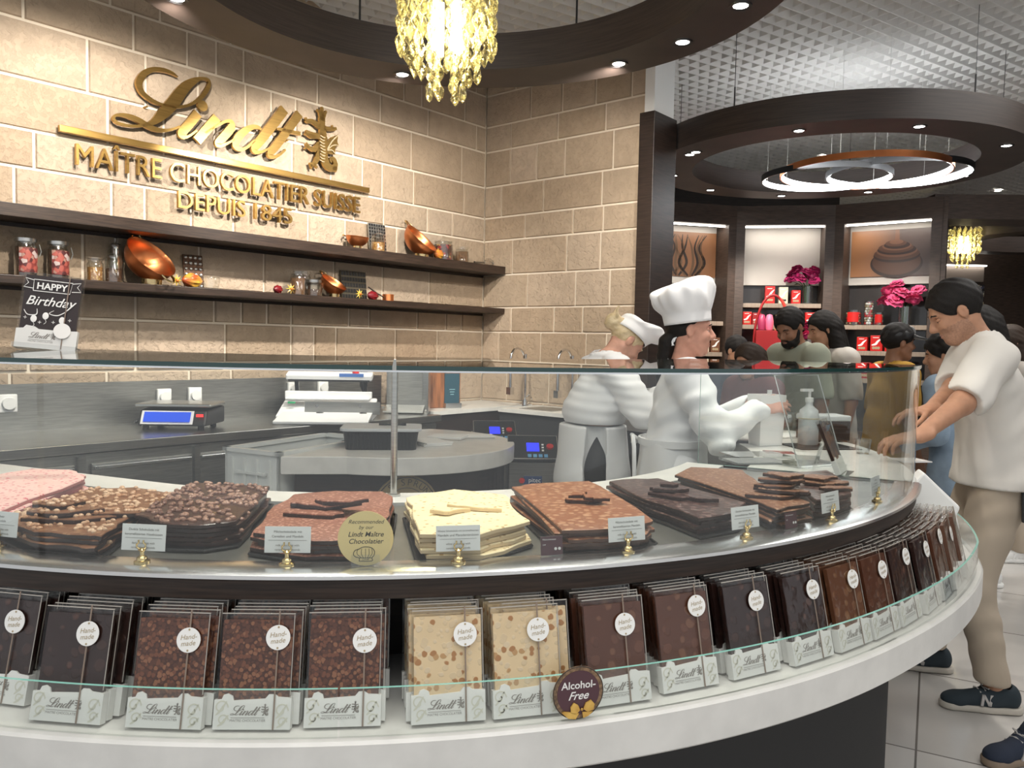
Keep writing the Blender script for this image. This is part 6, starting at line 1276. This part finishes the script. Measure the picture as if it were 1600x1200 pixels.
# ---- tall-hatted cook in profile
LC = (.725, 3.53); HC = -6
J = pose(1.625, radians(3), radians(3), radians(2), radians(3), 0, dict(R=local(LC, HC, (1.055, 3.33, 1.205)), L=local(LC, HC, (1.07, 3.50, 1.20))), dict(L=(0, .1, 0), R=(.02, -.1, 0)), elbow=(-1.3, .1, -.7))
t, s = person('person in a tall white cook hat and white jacket holding a paper bag', LC, HC, J, .0065, 'skinR', .98, True, dict(R=dict(d=(.9, .1, .1), n=(.1, -.8, .6), th=(.3, .4, 1), curl=.32), L=dict(d=(.9, -.3, .05), n=(0, .8, .6), th=(.4, -.3, 1), curl=.3)), bust=1, belly=1.05)
face(t, J, s, K['lip'], K['hairk'], K['skinR'])
def ponytail(F, p, A):
    F.ell(p(-.018, 0, .03), np.array((.100, .080, .092))*s, A, k=.01); F.ell(p(.095, 0, -.01), np.array((.092, .13, .12))*s, A, k=.012, op='sub'); F.ell(p(.01, 0, -.14), np.array((.10, .12, .085))*s, A, k=.01, op='sub')
    for q in (1, -1): F.ell(p(-.008, q*.086, -.012), np.array((.024, .02, .036))*s, A, k=.005, op='sub')
    F.cap(p(-.08, 0, -.03), p(-.108, 0, -.07), .028, .032, k=.02); F.cap(p(-.108, 0, -.07), p(-.122, 0, -.20), .034, .028, k=.02); F.cap(p(-.122, 0, -.20), p(-.13, .01, -.32), .028, .012, k=.02)
hairs(t, J, s, K['hairk'], ponytail, .006, pad=.22)
shirt(t, J, K['jacket'], 1.06, .017, .93, .08, 'jacket', (.0125, 36, 15, (.6, .6, 1.3)), .0085, 1.12, bust=1, wide=.02, nk=0, collar=.075)
def skirt(F, J, gap=None, w=.006):
    a = J['pel']; F.cap(a+V3(0, 0, .22), a-V3(0, 0, .08), .168+w, .192+w, k=.02, flat=((1, 0, 0), .84)); F.cap(a-V3(0, 0, .10), V3(a[0]+.01, a[1], .42), .192+w, .212+w, k=.03, flat=((1, 0, 0), .84))
    if gap is not None: F.cap(a+V3(*gap[0]), V3(a[0]+gap[1][0], a[1]+gap[1][1], .3), .047, .08, k=.004, op='sub')
    return [(V3(0, 0, .40), V3(0, 0, -1)), (a+V3(0, 0, .19), V3(0, 0, 1))]
garment(t, J, 'apron', K['apron'], lambda F: skirt(F, J), .009, (.006, 22, 19, (1, 1, .35)))
b = B(); b.sweep([(.172, .0), (.184, .0), (.184, .03), (.172, .03)], (0, 0), 0, 360, 48); o = b.obj('apron_tie', K['apron'], t, 40); o.matrix_local = Matrix.Translation(J['pel']+V3(0, 0, .165)) @ Matrix.Diagonal((.84, 1, 1, 1))
b = B(); b.tube([(-.155, .01, 0), (-.18, .05, .015), (-.175, .08, -.02), (-.16, .02, -.01), (-.18, -.04, .02), (-.175, -.07, -.03), (-.17, -.06, -.16)], .010, 8); o = b.obj('apron_bow', K['apron'], t, 60); o.location = Vector(J['pel']+V3(0, 0, .18))
trousers(t, J, K['blackm'], .98, .01, .02)
for n in 'LR': shoe(t, J, n, K['black'], K['black'], K['black'], K['black'], .26)
def toque(t, J, s, prof, lean_back, lean_side, m_, up=.045, seed=1, crush=.0):
    """pleated cook hat: (radius, height) profile bent backwards; deep soft folds"""
    r = random.Random(seed); n = 72; b = B(); vs_ = []; N = len(prof); ph = [r.uniform(0, 6) for _ in range(6)]
    for i, (rad, z) in enumerate(prof):
        v = i/(N-1); amp = max(0, min(1, (z-.05)/.05))
        q_ = min(1, rad/.1)
        for k in range(n):
            a = 2*pi*k/n; w_ = 1+amp*(.045*sin(13*a+ph[0]+1.5*v)+.05*sin(7*a+ph[1]+5*v)+.018*sin(3*a+ph[2]+9*v))+amp*.03*sin(21*v*3+4*a+ph[3])
            rr_ = rad*w_; e = z*z; vs_.append((rr_*cos(a)*1.1-lean_back*e, rr_*sin(a)*.95+lean_side*e, z+q_*amp*.010*sin(5*a+ph[4]+6*v)+q_*amp*crush*cos(a)*v))
    fs = [(i*n+k, i*n+(k+1) % n, (i+1)*n+(k+1) % n, (i+1)*n+k) for i in range(N-1) for k in range(n)]
    b.add(vs_, fs); me = b.mesh('cook_hat', [m_], 70); o = link(me, 'cook_hat', t); R_ = Matrix((J['hf'], J['hl'], J['hu'])).transposed().to_4x4(); o.matrix_local = Matrix.Translation(Vector(J['hc']+J['hu']*up*s-J['hf']*.014*s)) @ R_ @ Matrix.Rotation(radians(-10), 4, 'Y')
    sb = o.modifiers.new('soft', 'SUBSURF'); sb.levels = sb.render_levels = 1; so = o.modifiers.new('cloth', 'SOLIDIFY'); so.thickness = .003; return o
toque(t, J, s, [(.094, 0), (.096, .022), (.097, .046), (.103, .053), (.113, .075), (.123, .10), (.129, .125), (.127, .148), (.117, .165), (.09, .177), (.05, .182), (.0, .184)], .6, .0, K['hat'], .03, 4, .030)
# ---- bending cook
LB = (.42, 4.06); HB = 14
J = pose(1.635, radians(5), radians(4), radians(48), radians(4), 0, dict(R=local(LB, HB, (.80, 3.93, 1.235)), L=local(LB, HB, (.84, 4.10, 1.22))), dict(L=(0, .1, 0), R=(.0, -.1, 0)), elbow=(-.7, .2, -1))
t, s = person('person in a white cook jacket bending over the counter with a soft white hat', LB, HB, J, .0075, 'skinL', 1.06, True, dict(R=dict(d=(.8, .3, .2), n=(.2, -.6, .8), th=(.3, .6, .6), curl=.6), L=dict(d=(.8, -.3, .1), n=(.2, .6, .8), th=(.3, -.6, .6), curl=.6)), belly=1.0)
face(t, J, s, K['lip'], K['hairy'], K['skinL'], 1)
def bun(F, p, A):
    F.ell(p(-.018, 0, .03), np.array((.102, .082, .094))*s, A, k=.01); F.ell(p(.085, 0, -.03), np.array((.075, .09, .085))*s, A, k=.012, op='sub'); F.ell(p(.02, 0, -.14), np.array((.11, .12, .085))*s, A, k=.01, op='sub')
    for q in (1, -1): F.ell(p(-.008, q*.086, -.012), np.array((.024, .02, .036))*s, A, k=.005, op='sub')
    F.ell(p(-.135, 0, .01), np.array((.045, .045, .05))*s, A, k=.02)
    for k in range(5): F.cap(p(-.15, .02*(k-2), .03), p(-.2+.01*k, .03*(k-2), .07+.012*k), .008, .003, k=.006)
hairs(t, J, s, K['hairy'], bun, .006, pad=.24)
shirt(t, J, K['jacket'], 1.13, .017, .93, .30, 'jacket', (.0125, 34, 25, (.5, .5, 1.4)), .0085, 1.2, wide=.02, nk=0, collar=.075)
garment(t, J, 'apron', K['apron'], lambda F: skirt(F, J, ((-.045, -.168, .17), (-.06, -.203)), .03), .009, (.007, 20, 29, (1, 1, .35)))
trousers(t, J, K['blackm'], 1.12, .012, .02, .0, top=-.03)
for n in 'LR': shoe(t, J, n, K['black'], K['black'], K['black'], K['black'], .26)
toque(t, J, s, [(.094, 0), (.096, .03), (.098, .05), (.112, .06), (.122, .08), (.118, .10), (.09, .112), (.05, .116), (0, .117)], -8.0, .3, K['hat'], .035, 9, .02)
# ---- customers beyond the counter
def visitor(label, x, y, hd, H, hp=0, hyaw=0, sk='skinD', top='sage', bot='jeans', hair='hairk', fem=False, lean=4, sleeve=.42, hands=None, m=1, style='short', z=None, shoes='black', lean2=6):
    J = pose(H, radians(lean), radians(lean2), radians(hp), radians(hyaw), 0, hands, dict(L=(0, .09, 0), R=(.04, -.09, 0)))
    t, s = person(label, (x, y), hd, J, .0095, sk, m, fem, bust=fem); face(t, J, s, K['lip'] if fem else K['lipm'], K['hairk'], K[sk], 1 if hp > 8 else 0)
    shirt(t, J, K[top], m*1.06, .014, sleeve, -.06, 'top', (.006, 26, int(x*10), (1, 1, 1)), .011, 1.08, wide=.03); trousers(t, J, K[bot], m*.92, .010, .02, .015, h=.011)
    for n in 'LR': shoe(t, J, n, K[shoes], K['white'], K['white'], K['white'], .28, 'stripes')
    if style == 'short': hairs(t, J, s, K[hair], lambda F, p, A: shorthair(F, p, A, s, .014), .007)
    elif style == 'long':
        def lg(F, p, A):
            shorthair(F, p, A, s, .016); F.cap(p(-.05, .05, .0), p(-.05, .085, -.2), .05, .05, k=.03); F.cap(p(-.05, -.05, .0), p(-.05, -.085, -.2), .05, .05, k=.03); F.cap(p(-.08, 0, .0), p(-.09, 0, -.3), .08, .09, k=.03); F.cap(p(-.05, .08, -.2), p(-.06, .09, -.38), .05, .03, k=.03); F.cap(p(-.05, -.08, -.2), p(-.06, -.09, -.38), .05, .03, k=.03)
        hairs(t, J, s, K[hair], lg, .008, pad=.3)
    elif style == 'curly':
        def cy(F, p, A):
            shorthair(F, p, A, s, .022); r = random.Random(3)
            for k in range(26): a = r.uniform(0, 6.28); e = r.uniform(-.2, 1.3); F.ell(p(-.02+.105*cos(a)*cos(e)*(1 if cos(a) < .3 else .6), .09*sin(a)*cos(e), .035+.105*sin(e)), (.03, .03, .03), None, k=.015)
        hairs(t, J, s, K[hair], cy, .007)
    return t, J, s
def beard(t, J, s):
    def bd(F, p, A):
        F.ell(p(.035, 0, -.085), np.array((.064, .062, .052))*s, A, k=.01); F.cap(p(.0, .066, -.01), p(.03, .06, -.07), .012*s, k=.02); F.cap(p(.0, -.066, -.01), p(.03, -.06, -.07), .012*s, k=.02); F.cap(p(.095, .022, -.056), p(.095, -.022, -.056), .007*s, k=.01)
        F.ell(p(.09, 0, -.066), np.array((.03, .022, .009))*s, A, k=.006, op='sub'); F.ell(p(.09, 0, .0), np.array((.06, .08, .048))*s, A, k=.01, op='sub')
    hairs(t, J, s, K['hairk'], bd, .005, 'beard')
t, J, s = visitor('bearded person with short black hair in a sage tee looking down', 1.985, 5.42, 205, 1.73, 30, 10, 'skinD', 'sage'); beard(t, J, s)
visitor('person with long straight black hair beside the bearded one', 2.31, 5.68, 200, 1.70, 15, -12, 'skinM', 'cream', 'jeans', 'hairk', True, style='long')
t, J, s = visitor('person in a black cap and mustard tee facing right', 2.42, 5.12, 2, 1.60, 3, 0, 'skinD', 'yellow', 'chino', lean=2)
def cap_(F, p, A): F.ell(p(-.014, 0, .035), np.array((.115, .090, .098))*s, A, k=.01); F.cut(p(0, 0, .025), -J['hu']+J['hf']*.15)
hairs(t, J, s, K['black'], cap_, .006, 'cap_crown', folds=None)
b = B(); R_ = Matrix((J['hf'], J['hl'], J['hu'])).transposed().to_4x4()
b.add([(.075*cos(a)+.03+(.11 if abs(a) < 2 else 0)*max(0, cos(a)), .085*sin(a), .0-.012*abs(sin(a))-.02*max(0, cos(a))) for a in [-1.5+3*k/12 for k in range(13)]]+[(.06, .07*sin(-1.5+3*k/12), .004) for k in range(13)], [(k, k+1, 14+k, 13+k) for k in range(12)])
o = b.obj('cap_peak', K['black'], t, 60); o.matrix_local = Matrix.Translation(Vector(J['hc']+J['hu']*.055)) @ R_; so = o.modifiers.new('card', 'SOLIDIFY'); so.thickness = .005
b = B(); b.ball((0, 0, 0), (.006, .045, .03), 12, 8); o = b.obj('cap_badge', K['white'], t, 60); o.matrix_local = Matrix.Translation(Vector(J['hc']+J['hu']*.082+J['hf']*.078)) @ R_ @ Matrix.Rotation(-.35, 4, 'Y')
t, J, s = visitor('person in a pale denim shirt with a black shoulder strap seen from behind', 2.57, 4.55, 128, 1.53, 12, 25, 'skinM', 'denim', 'jeans', 'hairk', False, sleeve=.93, style='curly', m=1.06, hands=dict(L=(.22, .2, .9), R=(-.02, -.26, .80)))
b = B(); b.tube([Vector(J['shR']+V3(.03, .04, .05)), Vector(J['shR']+V3(-.06, .06, .05)), Vector(J['chs']+V3(-.145, .02, .02)), Vector(J['wst']+V3(-.15, .10, .0)), Vector(J['wst']+V3(-.12, .15, -.05))], .014, 6); b.obj('bag_strap', K['black'], t, 60)
visitor('person with brown hair in a dusky rose top standing low behind the cook', 1.60, 5.15, 215, 1.47, 20, 0, 'skinM', 'rose', 'jeans', 'hairb', True, style='long')
visitor('person in navy at the far left of the group behind the cook', 1.68, 6.2, 300, 1.52, 10, 0, 'skinM', 'navyc', 'jeans', 'hairk', sleeve=.9)
visitor('person with dark hair hidden behind the off-white tee wearer', 3.02, 4.97, 150, 1.72, 10, 0, 'skinM', 'navyc', 'blackm', 'hairk', True, style='long', shoes='white')
visitor('person with brown hair cut by the right edge of the photo', 3.55, 5.55, 185, 1.62, 8, 8, 'skinL', 'cream', 'chino', 'hairb', True, style='long', shoes='white')
# foreground person outside the frame at the right, of whom one striped sneaker shows
LF_ = (2.32, 2.60); J = pose(1.75, radians(3), 0, 0, 0, 0, None, dict(L=local(LF_, 172, (1.885, 2.78, 0))[:2]+(radians(25),), R=(-.1, -.14, 0)), .03)
LF = (2.32, 2.60)
t, s = person('person at the right edge with only a dark striped sneaker in view', LF, 172, J, .012, 'skinM', 1); face(t, J, s, K['lipm'], K['hairk'], K['skinM']); hairs(t, J, s, K['hairk'], lambda F, p, A: shorthair(F, p, A, s, .012), .008)
shirt(t, J, K['navyc'], 1.06, .014, .42, -.02, 'top', None, .012); trousers(t, J, K['jeans'], .95, .006, .05, .0, h=.011)
for n in 'LR': shoe(t, J, n, K['navyc'], K['solet'], K['greyl'], K['greyl'], .30, 'stripes')
# ================================================================== GLASS DROP CHANDELIERS
def gold_glass():
    M_ = bpy.data.materials.new('amber_glass'); M_.use_nodes = True; nt = M_.node_tree; L = nt.links; nt.nodes.clear()
    o = nt.nodes.new('ShaderNodeOutputMaterial'); t = nt.nodes.new('ShaderNodeBsdfTransparent'); g = nt.nodes.new('ShaderNodeBsdfGlossy'); tl = nt.nodes.new('ShaderNodeBsdfTranslucent')
    t.inputs[0].default_value = (1, .97, .80, 1); g.inputs[0].default_value = (1, .95, .75, 1); g.inputs['Roughness'].default_value = .08; tl.inputs[0].default_value = (1, .93, .50, 1)
    tc = nt.nodes.new('ShaderNodeTexCoord'); n = nt.nodes.new('ShaderNodeTexNoise'); n.inputs['Scale'].default_value = 45; L.new(tc.outputs['Object'], n.inputs[0])
    bp = nt.nodes.new('ShaderNodeBump'); bp.inputs['Strength'].default_value = .9; bp.inputs['Distance'].default_value = .01; L.new(n.outputs[0], bp.inputs['Height']); L.new(bp.outputs[0], g.inputs['Normal']); L.new(bp.outputs[0], tl.inputs['Normal'])
    cr = nt.nodes.new('ShaderNodeValToRGB'); cr.color_ramp.elements[0].position = .46; cr.color_ramp.elements[1].position = .58; L.new(n.outputs[0], cr.inputs[0])
    m1 = nt.nodes.new('ShaderNodeMixShader'); m2 = nt.nodes.new('ShaderNodeMixShader'); lw = nt.nodes.new('ShaderNodeLayerWeight'); lw.inputs[0].default_value = .35; L.new(bp.outputs[0], lw.inputs['Normal'])
    sc_ = nt.nodes.new('ShaderNodeMath'); sc_.operation = 'MULTIPLY'; sc_.inputs[1].default_value = .42; L.new(cr.outputs[0], sc_.inputs[0])
    L.new(sc_.outputs[0], m1.inputs[0]); L.new(t.outputs[0], m1.inputs[1]); L.new(tl.outputs[0], m1.inputs[2]); L.new(lw.outputs['Facing'], m2.inputs[0]); L.new(m1.outputs[0], m2.inputs[1]); L.new(g.outputs[0], m2.inputs[2]); L.new(m2.outputs[0], o.inputs[0]); return M_
K['amber'] = gold_glass(); K['bulb'] = mat('lamp_tube', (1, .96, .86), .4, emit=13); K['bulb2'] = mat('far_lamp_tube', (1, .93, .75), .4, emit=12)
def strand_mesh(n, ph, r_):
    """a hanging chain of twisted blown-glass drops"""
    P = []; L_ = .085
    for k in range(n):
        for j in range(7):
            u = j/7; P.append((r_*(.16+.95*sin(pi*u)**.9*(1-.35*u)+.0), -(k+u)*L_))
    P.append((.001, -n*L_)); P[0] = (.001, 0)
    b = B(); b.lathe(P[::-1], 10, fn=lambda a, z, i: 1+.30*cos(2*a+z*75+ph)); return b.mesh('glass_strand', [K['amber']], 70)
SM = [[strand_mesh(n, 1.3*q, 0.0205) for q in range(3)] for n in (4, 5, 6)]
def chandelier(label, x, y, zb, en, bulb, can=True):
    t = thing('glass_chandelier', label, 'chandelier', (x, y, 0)); r = random.Random(5)
    zt = zb+.085*6+.02
    b = B(); b.cyl((0, 0, zt+.02), (0, 0, zt+.035), .205, n=40); b.obj('frame_plate', K['chrome'], t, 40)
    b = B(); b.cyl((0, 0, CEIL-.02), (0, 0, CEIL+.02), .24, n=40); b.obj('canopy', K['brass'], t, 40)
    for k in range(6): 
        a = 2*pi*k/6; b = B(); b.cyl((.15*cos(a), .15*sin(a), zt+.03), (.15*cos(a), .15*sin(a), CEIL), .002, n=6); b.obj('wire', K['steel'], t)
    for rad, n, i0 in ((.198, 19, 0), (.135, 11, 1), (.07, 6, 2)):
        for k in range(n):
            a = 2*pi*(k+.5*(i0 % 2))/n; ln = i0; top = zt-.085*(0 if rad > .16 else .15)-r.uniform(0, .03)
            link(SM[min(2, ln)][k % 3], 'glass_strand', t, loc=(rad*cos(a), rad*sin(a), top), rz=a)
    for a in (.5, 2.1, 3.7, 5.3):
        b = B(); b.cyl((.055*cos(a), .055*sin(a), zt-.12), (.055*cos(a), .055*sin(a), zt-.34), .011, n=12); b.obj('lamp_tube', bulb, t, 40)
    light('chandelier_glow', 'POINT', (x, y, zb+.25), en, (1, .88, .62), .05)
chandelier('large chandelier of twisted amber glass drops hanging inside the big ring', -.305, 3.43, 2.49, 13, K['bulb'])
chandelier('far amber glass chandelier half hidden by the shelving corner', 6.02, 10.75, 2.58, 14, K['bulb2'])
# ================================================================== THINGS ON THE COUNTER
# birthday tablet on the glass top
X = TR(pz(52, 546, ZG+.001).x+.03, pz(52, 546, ZG+.001).y, ZG+.0015, radians(14), radians(-9), radians(5), 1.02)
t = thing('chocolate_tablet', 'birthday chocolate tablet with white lettering standing on the glass top', 'wrapped chocolate', X=X); w_, h_ = .145, .20
b = B(); b.box((0, .007, h_/2), (w_-.012, .009, h_-.012)); b.obj('chocolate', mat('plain_dark_chocolate', (.022, .009, .008), .35), t)
b = B(); b.box((0, .007, h_/2), (w_, .0135, h_)); b.obj('wrapper', [K['film']], t)
b = B(); b.at(TX).prism([(-w_/2, 0), (w_/2, 0), (w_/2, .055), (.03, .052), (-.02, .052), (-.03, .058), (-.05, .060), (-.056, .052), (-w_/2, .05)], -.0150, .0012); bd_ = b.obj('band', K['band'], t); lk = link(ME['logo'], 'logo', bd_, X=TR(-.005, 0, .005))
b = B(); v, f = text('HAPPY', .024, bold=.0006); b.at(TR(-.002, -.0016, .158) @ TX).add(v, f); v, f = text('Birthday', .034, shear=.35, bold=.0003); b.at(TR(-.002, -.0016, .115) @ TX).add(v, f)
Q = TR(0, -.0016, 0) @ TX; b.at(Q)
for P in ([(-.045, .152), (.042, .152), (.046, .182), (-.046, .182), (-.045, .152)], [(-.046, .18), (-.066, .184), (-.058, .172), (-.068, .160), (-.046, .158)], [(.046, .18), (.066, .184), (.058, .172), (.068, .160), (.046, .158)]): ribbon(b, [(x, y, .0009) for x, y in P], .0004, 0, 1)
ribbon(b, [(-.06, .10, .0008), (-.05, .088, .0010), (-.03, .09, .0012), (-.03, .105, .0006)], .0004); ribbon(b, [(.04, .105, .0008), (.02, .092, .0012), (0, .095, .0008), (.01, .104, .0005)], .0004)
for x, y in ((-.035, .078), (-.008, .088), (.032, .080)):
    b.ball((x, y, 0), (.0075, .0095, .0006), 14, 6); ribbon(b, [(x, y-.009, .0005), (x+.003, y-.016, .0005), (x-.002, y-.022, .0005)], .0004)
for x, y in ((-.055, .08), (.012, .073), (.05, .082), (-.02, .07)): b.box((x, y, 0), (.008, .0012, .0004)); b.box((x, y, 0), (.0012, .008, .0004))
b.obj('lettering', K['tagc'], t)
link(ME['string'], 'ribbon', t, loc=(.038, 0, .004)); link(ME['tag'], 'tag', t, loc=(.036, -.0034, .052)); 
b = B(); b.box((0, .012, .006), (.15, .05, .012)); b.obj('acrylic_foot', K['acryl'], t)
def P5(u, v, z=1.042): p = pz(u, v, z); return (p.x, p.y, z)
def simple(name, label, cat, loc, rz, parts, group=None):
    t = thing(name, label, cat, loc, rz, group)
    for pn, m_, fn, sm, bv in parts: b = B(); fn(b); b.obj(pn, m_, t, sm, bv)
    return t
K['paper'] = mat('white_paper', (.78, .77, .75), .7); K['frost'] = mat('frosted_plastic', (.62, .64, .65), .3)
# paper bag in the hands of the tall-hatted cook
t = thing('paper_bag', 'open white paper bag held by the tall hatted cook', 'bag', (1.085, 3.37, 1.043), radians(18))
b = B(); P0 = [(-.055, -.04), (.055, -.04), (.055, .04), (-.055, .04)]; P1 = [(-.062, -.05), (.062, -.05), (.062, .05), (-.062, .05)]
b.add([(x, y, 0) for x, y in P0]+[(x, y, .215) for x, y in P1]+[(x*.96, y*.95, .215) for x, y in P1]+[(x*.94, y*.94, .004) for x, y in P0], [(3, 2, 1, 0)]+[(k, (k+1) % 4, 4+(k+1) % 4, 4+k) for k in range(4)]+[(4+k, 4+(k+1) % 4, 8+(k+1) % 4, 8+k) for k in range(4)]+[(8+k, 8+(k+1) % 4, 12+(k+1) % 4, 12+k) for k in range(4)]+[(12, 13, 14, 15)]); b.obj('sack', K['paper'], t)
# pump bottle
simple('pump_bottle', 'white translucent pump bottle in front of the dark box', 'bottle', P5(1262, 695), .3, [('bottle', K['frost'], lambda b: b.lathe([(0, 0), (.038, 0), (.042, .01), (.042, .12), (.038, .15), (.015, .17), (.014, .185), (0, .185)], 24), 50, 0), ('pump_head', K['white'], lambda b: (b.lathe([(.017, .185), (.017, .203), (.006, .205), (.006, .235), (0, .235)], 16), b.box((-.015, 0, .236), (.055, .016, .011))), 40, 0), ('paper_label', mat('gold_label', (.55, .45, .2), .4), lambda b: b.tube([(.0435*cos(2*pi*k/24), .0435*sin(2*pi*k/24), .115) for k in range(24)], .0016, 5, closed=True), 50, 0)])
simple('storage_box', 'dark brown box with a clear white lid on a black tray', 'box', P5(1285, 688), .15, [('carton', mat('dark_brown_card', (.035, .02, .016), .5), lambda b: b.box((0, 0, .05), (.19, .13, .09)), None, .003), ('lid', K['frost'], lambda b: b.box((0, 0, .105), (.195, .135, .025)), None, .006)])
simple('serving_tray', 'flat black tray under the dark brown box', 'tray', P5(1280, 698, 1.0425)[:2]+(1.0422,), .15, [('pan', K['black'], lambda b: b.box((0, .0, .0015), (.27, .2, .003)), None, 0)])
simple('candy_jar', 'small clear glass jar left of the pump bottle', 'jar', P5(1232, 672), 0, [('jar', K['jar'], lambda b: b.lathe([(0, .002), (.04, .003), (.042, .07), (.034, .08), (.034, .088), (.031, .088), (.031, .08), (.038, .07), (.037, .006), (0, .006)], 20), 50, 0), ('lid', K['jar'], lambda b: b.lathe([(.036, .089), (.036, .095), (0, .1)], 18), 50, 0)])
simple('orange_ornament', 'orange and brown striped sweet beside the small clear jar', 'sweet', P5(1212, 672), 0, [('body', speck('orange_stripes', (.5, .17, .02), [(0, (.55, .25, .03)), (.5, (.12, .04, .015))], 40, .5), lambda b: b.lathe([(0, 0), (.022, .005), (.03, .03), (.02, .06), (0, .07)], 14, fn=lambda a, z, i: 1+.1*cos(6*a)), 50, 0)])
for i, (u, v) in enumerate(((1186, 672), (1196, 668), (1204, 674), (1192, 677))):
    simple('truffle_ball', ('first', 'second', 'third', 'fourth')[i]+' white truffle ball of the small cluster beside the paper bag', 'sweet', P5(u, v), 0, [('ball', K['white'], lambda b: b.ball((0, 0, .018), .018, 12, 8), 60, 0)], 'white truffle balls beside the paper bag')
simple('upright_card', 'narrow upright white card with orange print behind the truffles', 'card', P5(1201, 655), .1, [('card', K['white'], lambda b: b.box((0, 0, .085), (.028, .004, .17)), None, 0), ('print', K['orange'], lambda b: b.box((0, -.0026, .06), (.022, .001, .05)), None, 0), ('foot', K['acryl'], lambda b: b.box((0, 0, .005), (.03, .03, .01)), None, 0)])
simple('paper_sheet', 'loose white napkins lying beside the truffle balls', 'paper', P5(1225, 683), .3, [('sheet', K['paper'], lambda b: b.box((0, 0, .002), (.2, .14, .004)), None, 0), ('sheet', K['paper'], lambda b: b.box((.02, .01, .006), (.17, .12, .003), R=Matrix.Rotation(.3, 3, 'Z')), None, 0)])
simple('black_board', 'thin black slate board in front of the paper bag', 'board', P5(1165, 692), .1, [('slab', K['black'], lambda b: b.box((0, 0, .006), (.24, .05, .012)), None, .003)])
simple('leaflet', 'flat printed packet with red and brown photo lying on the worktop', 'packet', P5(1232, 714), -.12, [('packet', K['paper'], lambda b: b.box((0, 0, .008), (.2, .1, .016)), None, .002), ('print', K['redlab'], lambda b: b.box((-.035, 0, .0165), (.11, .085, .001)), None, 0)])
simple('clear_tray', 'shallow clear acrylic tray behind the crunch stack', 'tray', P5(1180, 722), .2, [('tray', K['acryl'], lambda b: b.box((0, 0, .015), (.22, .14, .03)), None, .004), ('liner', mat('grey_liner', (.25, .25, .26), .4), lambda b: b.box((0, 0, .004), (.2, .12, .006)), None, 0)])
# acrylic sign stand and a tablet on a clear easel
p = P5(1322, 742)
t = thing('acrylic_stand', 'large slanted clear acrylic sign stand near the man at the counter', 'sign stand', (p[0]-.02, p[1]+.16, 1.0435), radians(28))
b = B(); b.box((0, 0, .17), (.22, .006, .34)); b.obj('panel', K['acryl'], t, X=TR(0, 0, 0, 0, -.38)); b = B(); b.box((0, .06, .003), (.22, .16, .006)); b.obj('foot', K['acryl'], t)
b = B(); b.tube([(-.11, 0, .0), (-.11, 0, .34), (.11, 0, .34), (.11, 0, 0)], .002, 6); b.obj('edge', K['frost'], t, 60, X=TR(0, 0, 0, 0, -.38))
t = thing('chocolate_tablet', 'dark chocolate tablet leaning on a clear easel before the acrylic stand', 'wrapped chocolate', (p[0], p[1]+.02, 1.048), radians(58)); Y_ = TR(0, 0, .0, 0, -.40)
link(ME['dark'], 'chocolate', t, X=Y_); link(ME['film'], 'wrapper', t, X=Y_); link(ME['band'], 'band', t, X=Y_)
simple('display_easel', 'small clear easel holding the leaning dark tablet', 'easel', (p[0], p[1]+.02, 1.042), radians(58), [('prop', K['acryl'], lambda b: b.box((0, .075, .08), (.05, .006, .17), R=Matrix.Rotation(.25, 3, 'X')), None, 0), ('lip', K['acryl'], lambda b: b.box((0, .0, .002), (.12, .05, .004)), None, 0)])
# things near the bending cook
simple('acrylic_box', 'clear acrylic display box on the worktop in front of the bending cook', 'display box', (.90, 4.36, 1.0435), radians(-38), [('shell', K['acryl'], lambda b: b.box((0, 0, .085), (.24, .2, .17)), None, .003), ('lid', K['frost'], lambda b: b.box((0, 0, .173), (.25, .21, .006)), None, 0)])
simple('mixing_bowl', 'white bowl with dark spoon on the clear acrylic box', 'bowl', (.90, 4.36, 1.0435+.177), 0, [('bowl', K['white'], lambda b: b.lathe([(0, 0), (.04, 0), (.07, .045), (.072, .06), (.068, .06), (.04, .006), (0, .005)], 20), 50, 0), ('spoon', K['black'], lambda b: b.tube([(0, 0, .02), (-.05, -.02, .06), (-.12, -.05, .08)], .005, 6), 60, 0)])
simple('napkin', 'white paper napkin under the hand of the man in the off-white tee', 'napkin', (1.50, 2.97, 1.0425), .2, [('sheet', K['paper'], lambda b: b.box((0, 0, .002), (.12, .10, .004)), None, 0)])
simple('tasting_cup', 'small clear cup standing behind the fingers on the counter end', 'cup', (1.40, 3.14, 1.042), 0, [('cup', K['acryl'], lambda b: b.lathe([(0, .001), (.025, .001), (.032, .06), (.03, .06), (.024, .004), (0, .004)], 18), 50, 0)])
# white slanted box on the ledge beyond the last tablets
th = -17.5
t = thing('display_console', 'white slanted box with a grey window on the ledge beyond the last tablets', 'console', X=facing(th, 1.955+.11, .8015))
b = B(); b.add([(-.05, -.06, .0), (.05, -.06, 0), (.05, .045, 0), (-.05, .045, 0), (-.05, -.10, .12), (.05, -.10, .12), (.05, .02, .235), (-.05, .02, .235), (-.05, .045, .20), (.05, .045, .20)], [(3, 2, 1, 0), (0, 1, 5, 4), (4, 5, 6, 7), (7, 6, 9, 8), (8, 9, 2, 3), (0, 4, 7, 8, 3), (1, 2, 9, 6, 5)]); b.obj('case', K['white'], t, bev=.008)
b = B(); b.add([(-.03, -.08, .139), (.03, -.08, .139), (.03, 0, .216), (-.03, 0, .216)], [(0, 1, 2, 3)]); o = b.obj('window', mat('grey_window', (.35, .35, .34), .3), t); o.location = (0, 0, .002)
